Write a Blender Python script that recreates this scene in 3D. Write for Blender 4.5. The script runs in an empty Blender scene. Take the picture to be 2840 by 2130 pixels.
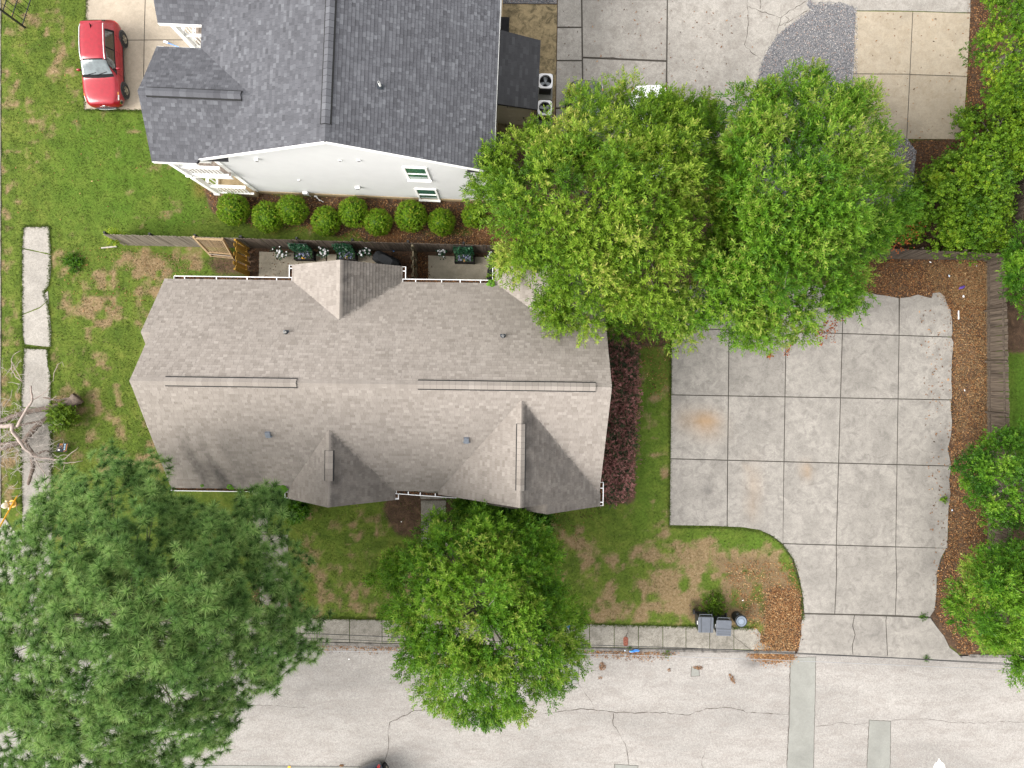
import bpy, bmesh, math, random
import numpy as np
from mathutils import Vector, Matrix

# ------------------------------------------------------------------ camera, sky, sun, exposure
scene = bpy.context.scene
COL = scene.collection
R = math.radians
H, F, CX, CY = 35.0, 1960.0, 1420.0, 1065.0      # camera height (m), focal length and centre in photo pixels

cam_data = bpy.data.cameras.new('camera')
cam = bpy.data.objects.new('camera', cam_data)
COL.objects.link(cam)
cam.location = (0, 0, H)
cam.rotation_euler = (0, 0, 0)
cam_data.sensor_width = 36.0
cam_data.lens = F / 2840.0 * 36.0
cam_data.clip_start = 0.5
cam_data.clip_end = 3000.0
scene.camera = cam

SUN_EL, SUN_AZ = 38.0, 251.0                      # sun in the west, veiled by cloud (azimuth clockwise from north = +Y)
world = bpy.data.worlds.new('World')
scene.world = world
world.use_nodes = True
wn = world.node_tree
wn.nodes.clear()
w_out = wn.nodes.new('ShaderNodeOutputWorld')
w_bg = wn.nodes.new('ShaderNodeBackground')
w_sky = wn.nodes.new('ShaderNodeTexSky')
w_sky.sky_type = 'NISHITA'
w_sky.sun_disc = False
w_sky.sun_elevation = R(SUN_EL)
w_sky.sun_rotation = R(SUN_AZ)
w_sky.air_density = 1.0
w_sky.dust_density = 4.0
w_sky.ozone_density = 1.0
w_hsv = wn.nodes.new('ShaderNodeHueSaturation')   # overcast: the blue is veiled
w_hsv.inputs['Saturation'].default_value = 0.22
w_bg.inputs['Strength'].default_value = 0.15
wn.links.new(w_sky.outputs[0], w_hsv.inputs['Color'])
w_mix = wn.nodes.new('ShaderNodeMix')              # an even cloud veil over most of the sky
w_mix.data_type = 'RGBA'
w_mix.inputs[0].default_value = 0.72
w_mix.inputs[7].default_value = (4.6, 4.55, 4.5, 1.0)
wn.links.new(w_hsv.outputs[0], w_mix.inputs[6])
wn.links.new(w_mix.outputs[2], w_bg.inputs['Color'])
wn.links.new(w_bg.outputs[0], w_out.inputs['Surface'])

sun_data = bpy.data.lights.new('sun', 'SUN')
sun = bpy.data.objects.new('sun', sun_data)
COL.objects.link(sun)
sun_data.energy = 2.0
sun_data.angle = R(38)
sun_data.color = (1.0, 0.96, 0.9)
az = R(SUN_AZ)
sd = Vector((math.sin(az) * math.cos(R(SUN_EL)), math.cos(az) * math.cos(R(SUN_EL)), math.sin(R(SUN_EL))))
sun.rotation_euler = (-sd).to_track_quat('-Z', 'Y').to_euler()

scene.view_settings.view_transform = 'Standard'
scene.view_settings.look = 'None'
scene.view_settings.gamma = 1.0
scene.view_settings.use_curve_mapping = False
scene.view_settings.exposure = 1.62
scene.cycles.max_bounces = 6
scene.cycles.diffuse_bounces = 3
scene.cycles.transmission_bounces = 4
scene.cycles.transparent_max_bounces = 4

random.seed(7)
RNG = np.random.default_rng(11)
rnd = random.uniform


def P(px, py, z=0.0):
    """photo measurement -> place in metres, for a point known to lie at height z"""
    return ((px - CX) * (H - z) / F, (CY - py) * (H - z) / F, z)


def P2(px, py, z=0.0):
    return P(px, py, z)[:2]


# ------------------------------------------------------------------ materials
MATS = {}


def new_mat(name):
    m = bpy.data.materials.new(name)
    m.use_nodes = True
    MATS[name] = m
    nt = m.node_tree
    b = nt.nodes['Principled BSDF']
    return m, nt, b


def N(nt, t, **kw):
    n = nt.nodes.new(t)
    for k, v in kw.items():
        if k in n.inputs:
            n.inputs[k].default_value = v
        else:
            setattr(n, k, v)
    return n


def c4(c):
    return (c[0], c[1], c[2], 1.0)


K = 0.66            # overcast exposure: colours below were measured at a darker one


def kk(c, k=K):
    return tuple(x * k for x in c)


def ramp(nt, fac, stops):
    r = nt.nodes.new('ShaderNodeValToRGB')
    el = r.color_ramp.elements
    while len(el) < len(stops):
        el.new(0.5)
    for e, (p, c) in zip(el, stops):
        e.position = p
        e.color = c4(c) if not isinstance(c, (int, float)) else (c, c, c, 1)
    nt.links.new(fac, r.inputs[0])
    return r.outputs[0]


def mix(nt, fac, a, b, kind='MIX'):
    m = nt.nodes.new('ShaderNodeMix')
    m.data_type = 'RGBA'
    m.blend_type = kind
    for s, i in ((fac, 0), (a, 6), (b, 7)):
        if hasattr(s, 'links') or hasattr(s, 'is_linked'):
            nt.links.new(s, m.inputs[i])
        elif isinstance(s, (int, float)):
            m.inputs[i].default_value = s
        else:
            m.inputs[i].default_value = c4(s)
    return m.outputs[2]


def noise(nt, scale, detail=4.0, rough=0.6, dist=0.0, vec=None, out='Fac'):
    n = nt.nodes.new('ShaderNodeTexNoise')
    n.inputs['Scale'].default_value = scale
    n.inputs['Detail'].default_value = detail
    n.inputs['Roughness'].default_value = rough
    n.inputs['Distortion'].default_value = dist
    if vec is not None:
        nt.links.new(vec, n.inputs['Vector'])
    return n.outputs[out]


def pos(nt, scale=None):
    g = nt.nodes.new('ShaderNodeNewGeometry').outputs['Position']
    if scale is None:
        return g
    m = nt.nodes.new('ShaderNodeMapping')
    m.inputs['Scale'].default_value = scale
    nt.links.new(g, m.inputs[0])
    return m.outputs[0]


def attr(nt, name):
    a = nt.nodes.new('ShaderNodeAttribute')
    a.attribute_name = name
    return a.outputs['Fac']


def math2(nt, op, a, b, clamp=False):
    m = nt.nodes.new('ShaderNodeMath')
    m.operation = op
    m.use_clamp = clamp
    for i, s in ((0, a), (1, b)):
        if isinstance(s, (int, float)):
            m.inputs[i].default_value = s
        else:
            nt.links.new(s, m.inputs[i])
    return m.outputs[0]


def bump(nt, b, h, strength, dist=0.02):
    n = nt.nodes.new('ShaderNodeBump')
    n.inputs['Strength'].default_value = strength
    n.inputs['Distance'].default_value = dist
    nt.links.new(h, n.inputs['Height'])
    nt.links.new(n.outputs[0], b.inputs['Normal'])


def plain(name, c, rough=0.6, metal=0.0, var=0.12, scale=6.0, coat=0.0, spec=None):
    """one-colour material with faint mottling"""
    if max(c) < 0.6 and not metal and not coat:
        c = kk(c)
    m, nt, b = new_mat(name)
    p = pos(nt)
    n = noise(nt, scale, 5.0, vec=p)
    lo = [x * (1 - var) for x in c]
    hi = [min(1, x * (1 + var)) for x in c]
    col = ramp(nt, n, [(0.3, lo), (0.7, hi)])
    nt.links.new(col, b.inputs['Base Color'])
    b.inputs['Roughness'].default_value = rough
    b.inputs['Metallic'].default_value = metal
    if coat:
        b.inputs['Coat Weight'].default_value = coat
        b.inputs['Coat Roughness'].default_value = 0.05
    if spec is not None:
        b.inputs['Specular IOR Level'].default_value = spec
    return m


def concrete(name, c, stain=(0.5, 0.5, 0.5), stain_amt=0.5, rust=0.0, speck=0.25, big=0.35, streak=None):
    c, stain = kk(c), kk(stain)
    m, nt, b = new_mat(name)
    p = pos(nt)
    ps = pos(nt, streak) if streak else p
    big_n = noise(nt, big, 6.0, 0.62, 0.6, vec=ps)
    mid = noise(nt, 2.3, 6.0, 0.7, 0.8, vec=ps)
    fine = noise(nt, 26.0, 3.0, 0.8, vec=p)
    fine2 = noise(nt, 11.0, 4.0, 0.75, vec=p)
    col = ramp(nt, big_n, [(0.28, [x * 0.78 for x in c]), (0.5, c), (0.70, [min(1, x * 1.13) for x in c])])
    st = ramp(nt, mid, [(0.44, 0.0), (0.64, stain_amt)])
    col = mix(nt, st, col, stain)
    sp = ramp(nt, fine, [(0.34, 1.0 - speck), (0.58, 1.0 + speck * 0.25)])
    col = mix(nt, 1.0, col, sp, 'MULTIPLY')
    sp2 = ramp(nt, fine2, [(0.35, 1.0 - speck * 0.7), (0.65, 1.05)])
    col = mix(nt, 1.0, col, sp2, 'MULTIPLY')
    tone = attr(nt, 'tone')
    col = mix(nt, 1.0, col, ramp(nt, tone, [(0.0, 1.0), (1.0, 0.78)]), 'MULTIPLY')
    if rust:
        col = mix(nt, math2(nt, 'MULTIPLY', attr(nt, 'rust'), rust), col, kk((0.42, 0.25, 0.11)))
        col = mix(nt, attr(nt, 'grime'), col, kk((0.13, 0.12, 0.115)))
    nt.links.new(col, b.inputs['Base Color'])
    b.inputs['Roughness'].default_value = 0.9
    b.inputs['Specular IOR Level'].default_value = 0.25
    bump(nt, b, fine2, 0.25, 0.01)
    return m


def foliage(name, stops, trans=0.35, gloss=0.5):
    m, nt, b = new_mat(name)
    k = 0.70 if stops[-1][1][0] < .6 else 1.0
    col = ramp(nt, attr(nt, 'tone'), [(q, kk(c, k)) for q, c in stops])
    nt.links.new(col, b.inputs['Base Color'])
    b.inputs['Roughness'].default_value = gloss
    b.inputs['Specular IOR Level'].default_value = 0.22
    t = nt.nodes.new('ShaderNodeBsdfTranslucent')
    nt.links.new(col, t.inputs['Color'])
    ms = nt.nodes.new('ShaderNodeMixShader')
    ms.inputs[0].default_value = trans
    out = nt.nodes['Material Output']
    nt.links.new(b.outputs[0], ms.inputs[1])
    nt.links.new(t.outputs[0], ms.inputs[2])
    nt.links.new(ms.outputs[0], out.inputs['Surface'])
    return m


def shingle_mat(name, stops, stain):
    m, nt, b = new_mat(name)
    p = pos(nt)
    stain = kk(stain)
    col = ramp(nt, attr(nt, 'tone'), [(q, kk(c, .70)) for q, c in stops])
    gr = noise(nt, 60.0, 2.0, 0.8, vec=p)
    col = mix(nt, 1.0, col, ramp(nt, gr, [(0.3, 0.82), (0.7, 1.12)]), 'MULTIPLY')
    bg = noise(nt, 0.5, 4.0, 0.6, 0.4, vec=p)
    col = mix(nt, 1.0, col, ramp(nt, bg, [(0.3, 0.93), (0.7, 1.05)]), 'MULTIPLY')
    wv = noise(nt, 1.6, 4.0, 0.7, vec=p)
    s = math2(nt, 'MULTIPLY', attr(nt, 'stain'), ramp(nt, wv, [(0.25, 0.6), (0.6, 1.0)]))  # carries algae stains and also the shade painted on east gable faces
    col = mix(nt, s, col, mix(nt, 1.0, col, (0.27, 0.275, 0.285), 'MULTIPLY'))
    nt.links.new(col, b.inputs['Base Color'])
    b.inputs['Roughness'].default_value = 0.92
    b.inputs['Specular IOR Level'].default_value = 0.2
    return m


def wood_mat(name, c1, c2, streak=(22, 22, 1.2), rough=0.85):
    c1, c2 = kk(c1, .75), kk(c2, .75)
    m, nt, b = new_mat(name)
    tc = nt.nodes.new('ShaderNodeTexCoord')
    mp = nt.nodes.new('ShaderNodeMapping')
    mp.inputs['Scale'].default_value = streak
    nt.links.new(tc.outputs['Object'], mp.inputs[0])
    oi = nt.nodes.new('ShaderNodeObjectInfo')
    n = nt.nodes.new('ShaderNodeTexNoise')
    n.noise_dimensions = '4D'
    n.inputs['Scale'].default_value = 1.0
    n.inputs['Detail'].default_value = 5.0
    nt.links.new(mp.outputs[0], n.inputs['Vector'])
    nt.links.new(math2(nt, 'MULTIPLY', oi.outputs['Random'], 40.0), n.inputs['W'])
    col = ramp(nt, n.outputs['Fac'], [(0.3, c1), (0.7, c2)])
    col = mix(nt, 1.0, col, ramp(nt, oi.outputs['Random'], [(0.0, 0.72), (1.0, 1.15)]), 'MULTIPLY')
    nt.links.new(col, b.inputs['Base Color'])
    b.inputs['Roughness'].default_value = rough
    b.inputs['Specular IOR Level'].default_value = 0.2
    return m


# ---- ground: grass, dry grass and bare soil, steered by painted region masks
def ground_mat():
    m, nt, b = new_mat('lawn_and_soil')
    p = pos(nt)
    fine = noise(nt, 9.0, 6.0, 0.75, 0.4, vec=p)
    vfine = noise(nt, 30.0, 3.0, 0.8, vec=p)
    mid = noise(nt, 1.1, 6.0, 0.7, 0.6, vec=p)
    patch = noise(nt, 2.6, 7.0, 0.72, 0.9, vec=p)
    green = ramp(nt, mid, [(0.28, (0.064, 0.108, 0.016)), (0.5, (0.112, 0.162, 0.024)), (0.72, (0.175, 0.205, 0.04))])
    green = mix(nt, attr(nt, 'lush'), green, (0.085, 0.165, 0.018))
    g_dark = ramp(nt, fine, [(0.3, 0.6), (0.7, 1.3)])
    green = mix(nt, 1.0, green, g_dark, 'MULTIPLY')
    dry = ramp(nt, fine, [(0.25, (0.14, 0.092, 0.042)), (0.5, (0.26, 0.185, 0.098)), (0.75, (0.40, 0.30, 0.19))])
    lim = math2(nt, 'ADD', attr(nt, 'dryness'), math2(nt, 'MULTIPLY', math2(nt, 'SUBTRACT', patch, 0.5), 1.3))
    fac = math2(nt, 'MULTIPLY', math2(nt, 'SUBTRACT', lim, 0.22), 1.7, True)
    col = mix(nt, fac, green, dry)
    soil = ramp(nt, patch, [(0.25, (0.045, 0.03, 0.02)), (0.5, (0.095, 0.06, 0.04)), (0.7, (0.17, 0.105, 0.065))])
    soil = mix(nt, 1.0, soil, ramp(nt, vfine, [(0.3, 0.6), (0.7, 1.4)]), 'MULTIPLY')
    d = math2(nt, 'SUBTRACT', math2(nt, 'ADD', attr(nt, 'dirt'), fine), 0.75)
    col = mix(nt, math2(nt, 'MULTIPLY', d, 3.5, True), col, soil)
    red = math2(nt, 'MULTIPLY', attr(nt, 'clay'), ramp(nt, fine, [(0.3, 0.5), (0.6, 1.0)]))
    col = mix(nt, red, col, (0.27, 0.13, 0.055))
    col = mix(nt, 1.0, col, (.68, .68, .68), 'MULTIPLY')
    nt.links.new(col, b.inputs['Base Color'])
    b.inputs['Roughness'].default_value = 0.95
    b.inputs['Specular IOR Level'].default_value = 0.1
    bump(nt, b, fine, 0.6, 0.05)
    return m


GROUND = ground_mat()
ROAD = concrete('road_concrete', (0.43, 0.405, 0.378), (0.325, 0.29, 0.265), 0.55, speck=0.3, big=0.3, streak=(0.45, 1.3, 1), rust=0.8)
SLAB = concrete('parking_concrete', (0.395, 0.368, 0.334), (0.27, 0.25, 0.228), 0.85, rust=0.75, speck=0.18, big=0.6)
YARD = concrete('yard_concrete', (0.46, 0.43, 0.39), (0.29, 0.26, 0.23), 0.6, speck=0.28, big=0.4)
BEIGE = concrete('beige_concrete', (0.45, 0.385, 0.295), (0.36, 0.29, 0.205), 0.55, speck=0.12, big=0.5)
DRIVE = concrete('driveway_concrete', (0.50, 0.43, 0.34), (0.40, 0.335, 0.255), 0.5, speck=0.12, big=0.6)
WALK = concrete('sidewalk_concrete', (0.40, 0.37, 0.32), (0.23, 0.21, 0.175), 0.8, speck=0.35, big=0.8)
PATH = concrete('path_concrete', (0.44, 0.41, 0.37), (0.36, 0.33, 0.29), 0.5, speck=0.25, big=0.8)
PATIO = concrete('patio_concrete', (0.50, 0.445, 0.345), (0.33, 0.29, 0.215), 0.6, speck=0.12, big=0.7)
MOSSY = concrete('mossy_concrete', (0.40, 0.31, 0.175), (0.11, 0.09, 0.05), 0.9, speck=0.25, big=0.45)
PATCH = concrete('patch_concrete', (0.30, 0.30, 0.275), (0.255, 0.255, 0.23), 0.5, speck=0.08, big=0.5)
KERB = concrete('kerb_concrete', (0.30, 0.275, 0.25), (0.10, 0.09, 0.08), 0.9, speck=0.4, big=1.5)
CRACK = plain('crack_dirt', (0.07, 0.055, 0.045), 0.95)
JOINT = plain('joint_soil', (0.06, 0.052, 0.042), 0.95)
GRAVEL_BED = plain('gravel_bed', (0.21, 0.205, 0.215), 0.95, var=0.4, scale=30)
WHITE = plain('white_paint', (0.80, 0.80, 0.78), 0.5, var=0.03)
SIDING = plain('white_siding', (0.615, 0.62, 0.62), 0.55, var=0.03, scale=1.5)
TRIM = plain('white_trim', (0.86, 0.855, 0.83), 0.5, var=0.04)
TAN = plain('tan_panel', (0.52, 0.45, 0.33), 0.6, var=0.06)
FOUND = plain('foundation_render', (0.50, 0.38, 0.22), 0.9, var=0.15)
BRICK = plain('house_wall_brick', (0.30, 0.22, 0.17), 0.9, var=0.2)
BLACK = plain('black_plastic', (0.012, 0.012, 0.014), 0.75, var=0.3, spec=.15)
BLACKM = plain('black_metal', (0.015, 0.016, 0.018), 0.4, 0.3)
VENT = plain('vent_mesh', (0.012, 0.012, 0.013), 0.9)
COVER = plain('black_cover_cloth', (0.016, 0.018, 0.021), 0.6, var=0.3, scale=3, spec=.25)
GLASS = plain('car_glass', (0.02, 0.024, 0.026), 0.06, var=0.1, spec=0.7)
SHIELD = plain('windscreen_glass', (0.16, 0.19, 0.20), 0.08, var=0.35, scale=2.2, spec=0.8)
WINGLASS = plain('window_glass', (0.05, 0.16, 0.11), 0.1, var=0.5, scale=5, spec=0.7)
RED = plain('red_car_paint', (0.24, 0.002, 0.012), 0.3, 0.1, var=0.12, coat=0.35)
DGREEN = plain('black_car_paint', (0.018, 0.022, 0.02), 0.25, 0.2, coat=1.0)
WPAINT = plain('white_car_paint', (0.80, 0.81, 0.82), 0.3, coat=0.8, var=0.02)
NAVY = plain('navy_car_paint', (0.014, 0.026, 0.05), 0.25, 0.2, coat=1.0)
CLAD = plain('grey_cladding', (0.05, 0.055, 0.062), 0.6)
CHROME = plain('chrome', (0.7, 0.7, 0.71), 0.18, 1.0, var=0.02)
ALU = plain('brushed_aluminium', (0.62, 0.62, 0.63), 0.35, 0.6)
TYRE = plain('tyre_rubber', (0.018, 0.018, 0.019), 0.8)
RIM = plain('alloy_rim', (0.34, 0.31, 0.25), 0.35, 0.7)
TAIL = plain('tail_lamp', (0.55, 0.01, 0.015), 0.2, coat=1.0)
LAMP = plain('lamp_glass', (0.62, 0.62, 0.60), 0.15, 0.2)
AMBER = plain('amber_plastic', (0.6, 0.22, 0.05), 0.4)
BIN = plain('grey_bin_plastic', (0.115, 0.128, 0.155), 0.48, var=0.12)
BINDK = plain('dark_bin_plastic', (0.020, 0.023, 0.026), 0.5, var=0.2)
CANLID = plain('pale_can_lid', (0.24, 0.29, 0.36), 0.5, var=0.1)
ACW = plain('white_metal_cabinet', (0.66, 0.66, 0.68), 0.45, var=0.05)
ACDK = plain('dark_interior', (0.012, 0.014, 0.016), 0.6)
FAN = plain('grey_fan_metal', (0.27, 0.29, 0.31), 0.4, 0.3)
GUTTERW = plain('white_gutter', (0.78, 0.78, 0.79), 0.4, var=0.04)
LEAD = plain('dark_flashing', (0.04, 0.05, 0.065), 0.5)
BVENT = plain('blue_grey_vent', (0.16, 0.18, 0.215), 0.5, 0.2)
PVC = plain('white_pipe', (0.75, 0.75, 0.73), 0.4)
HYD = plain('faded_yellow_paint', (0.62, 0.36, 0.07), 0.6, var=0.2, scale=12)
HYDW = plain('faded_white_paint', (0.66, 0.58, 0.42), 0.6, var=0.2, scale=12)
YELLOW = plain('yellow_plastic', (0.72, 0.36, 0.01), 0.45, var=0.08)
WIRE = plain('black_cable', (0.02, 0.02, 0.022), 0.6)
WIREG = plain('grey_cable', (0.33, 0.33, 0.34), 0.45, 0.5)
RUST = plain('rusty_iron', (0.16, 0.05, 0.03), 0.8, 0.2, var=0.5, scale=14)
BLUEP = plain('blue_plastic', (0.05, 0.22, 0.60), 0.4, var=0.25, scale=20)
PURPLE = plain('purple_plastic', (0.14, 0.08, 0.42), 0.4, var=0.5, scale=25)
WHITEP = plain('white_plastic', (0.76, 0.76, 0.78), 0.4)
CLEARP = plain('pale_plastic', (0.5, 0.58, 0.68), 0.3)
ORANGE = plain('orange_print', (0.55, 0.22, 0.03), 0.5)
SKYP = plain('pale_blue_print', (0.35, 0.5, 0.62), 0.5)
NAVYP = plain('dark_blue_print', (0.012, 0.014, 0.035), 0.45)
SOILM = plain('planter_soil', (0.04, 0.03, 0.022), 0.95, var=0.5, scale=30)
BARK = plain('grey_bark', (0.20, 0.175, 0.15), 0.9, var=0.35, scale=9)
PBARK = plain('pine_bark', (0.085, 0.06, 0.045), 0.9, var=0.4, scale=9)
DEADB = plain('dead_bark', (0.17, 0.125, 0.10), 0.9, var=0.45, scale=8)
DEADL = plain('bleached_wood', (0.42, 0.34, 0.30), 0.85, var=0.25, scale=7)
TWIGM = plain('pale_twig', (0.46, 0.41, 0.37), 0.85, var=0.2)
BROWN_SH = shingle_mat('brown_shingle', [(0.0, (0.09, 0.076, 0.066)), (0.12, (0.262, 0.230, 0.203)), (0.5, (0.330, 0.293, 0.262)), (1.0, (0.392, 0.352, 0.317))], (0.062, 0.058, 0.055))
GREY_SH = shingle_mat('grey_shingle', [(0.0, (0.028, 0.028, 0.034)), (0.12, (0.080, 0.081, 0.091)), (0.55, (0.116, 0.118, 0.132)), (1.0, (0.172, 0.177, 0.194))], (0.05, 0.05, 0.055))
DARK_SH = shingle_mat('dark_shingle', [(0.0, (0.03, 0.03, 0.033)), (0.12, (0.055, 0.055, 0.060)), (0.6, (0.072, 0.072, 0.078)), (1.0, (0.10, 0.10, 0.108))], (0.03, 0.03, 0.03))
W_GREY = wood_mat('weathered_grey_wood', (0.13, 0.11, 0.085), (0.33, 0.29, 0.235))
W_BROWN = wood_mat('weathered_brown_wood', (0.055, 0.042, 0.033), (0.17, 0.135, 0.105))
W_OLIVE = wood_mat('mossy_wood', (0.10, 0.085, 0.052), (0.25, 0.21, 0.14))
W_YELLOW = wood_mat('new_yellow_wood', (0.30, 0.165, 0.022), (0.46, 0.27, 0.05))
W_LIGHT = wood_mat('light_timber', (0.32, 0.22, 0.12), (0.52, 0.38, 0.23))
W_DECK = wood_mat('deck_boards', (0.36, 0.29, 0.24), (0.52, 0.44, 0.38), (1.2, 22, 22))
OAK = foliage('oak_leaf', [(0.0, (0.042, 0.115, 0.006)), (0.35, (0.120, 0.255, 0.014)), (0.65, (0.235, 0.385, 0.026)), (0.9, (0.39, 0.50, 0.07)), (1.0, (0.48, 0.47, 0.11))], .4)
OAK2 = foliage('dark_oak_leaf', [(0.0, (0.026, 0.095, 0.006)), (0.35, (0.078, 0.210, 0.011)), (0.65, (0.155, 0.325, 0.018)), (0.9, (0.27, 0.43, 0.045)), (1.0, (0.36, 0.40, 0.08))], .4)
PINE = foliage('pine_needle', [(0.0, (0.034, 0.084, 0.020)), (0.35, (0.112, 0.232, 0.054)), (0.65, (0.215, 0.380, 0.095)), (0.88, (0.37, 0.54, 0.17)), (0.93, (0.38, 0.55, 0.175)), (1.0, (0.45, 0.30, 0.05))], 0.4)
BOX = foliage('shrub_leaf', [(0.0, (0.07, 0.17, 0.006)), (0.5, (0.16, 0.31, 0.010)), (0.9, (0.26, 0.42, 0.018)), (1.0, (0.48, 0.45, 0.05))], 0.3)
HEDGE = foliage('purple_hedge_leaf', [(0.0, (0.050, 0.075, 0.035)), (0.3, (0.11, 0.125, 0.06)), (0.45, (0.23, 0.105, 0.095)), (0.8, (0.42, 0.18, 0.165)), (1.0, (0.54, 0.28, 0.25))], 0.3)
VINE = foliage('vine_leaf', [(0.0, (0.045, 0.120, 0.008)), (0.4, (0.12, 0.255, 0.014)), (0.75, (0.23, 0.38, 0.020)), (1.0, (0.42, 0.52, 0.045))], .4)
IVY = foliage('artificial_ivy', [(0.0, (0.008, 0.035, 0.018)), (0.6, (0.015, 0.075, 0.032)), (1.0, (0.05, 0.16, 0.075))], 0.15, 0.35)
BUSHG = foliage('bright_bush_leaf', [(0.0, (0.060, 0.128, 0.009)), (0.6, (0.150, 0.262, 0.015)), (1.0, (0.300, 0.420, 0.030))])
SPROUT = foliage('sprout_leaf', [(0.0, (0.09, 0.24, 0.012)), (1.0, (0.17, 0.38, 0.03))], 0.4)
PETAL = foliage('white_petal', [(0.0, (0.62, 0.62, 0.63)), (1.0, (0.84, 0.84, 0.85))], 0.2)
FLOWER = foliage('small_flowers', [(0.0, (0.02, 0.06, 0.02)), (0.45, (0.06, 0.12, 0.05)), (0.6, (0.16, 0.17, 0.30)), (0.85, (0.30, 0.31, 0.42)), (0.92, (0.6, 0.32, 0.01)), (1.0, (0.7, 0.4, 0.02))], 0.2)
GRASS = foliage('grass_blade', [(0.0, (0.055, 0.10, 0.014)), (0.4, (0.105, 0.160, 0.024)), (0.7, (0.165, 0.205, 0.04)), (0.8, (0.27, 0.22, 0.11)), (1.0, (0.42, 0.34, 0.21))], 0.3, 0.8)
LITTER = foliage('dead_leaf', [(0.0, (0.036, 0.019, 0.011)), (0.3, (0.12, 0.054, 0.024)), (0.55, (0.26, 0.116, 0.044)), (0.8, (0.42, 0.21, 0.082)), (1.0, (0.58, 0.39, 0.20))], 0.1, 0.8)
STRAW = foliage('pale_straw', [(0.0, (0.15, 0.085, 0.035)), (0.5, (0.29, 0.18, 0.08)), (1.0, (0.46, 0.33, 0.18))], 0.1, 0.8)
GRAVEL = foliage('gravel_stone', [(0.0, (0.065, 0.07, 0.082)), (0.4, (0.18, 0.185, 0.205)), (0.75, (0.34, 0.335, 0.345)), (0.9, (0.56, 0.53, 0.50)), (1.0, (0.36, 0.20, 0.14))], 0.0, 0.8)
RDVINE = foliage('red_vine_leaf', [(0.0, (0.10, 0.02, 0.012)), (0.5, (0.26, 0.06, 0.02)), (1.0, (0.48, 0.15, 0.03))], 0.2)


# ------------------------------------------------------------------ object helpers
def props(o, label=None, cat=None, group=None, kind=None):
    if label:
        o['label'] = label
    if cat:
        o['category'] = cat
    if group:
        o['group'] = group
    if kind:
        o['kind'] = kind
    return o


def thing(name, label, cat, loc=(0, 0, 0), rz=0.0, group=None, kind=None):
    o = bpy.data.objects.new(name, None)
    o.empty_display_size = 0.3
    COL.objects.link(o)
    o.location = loc
    o.rotation_euler = (0, 0, rz)
    return props(o, label, cat, group, kind)


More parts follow.
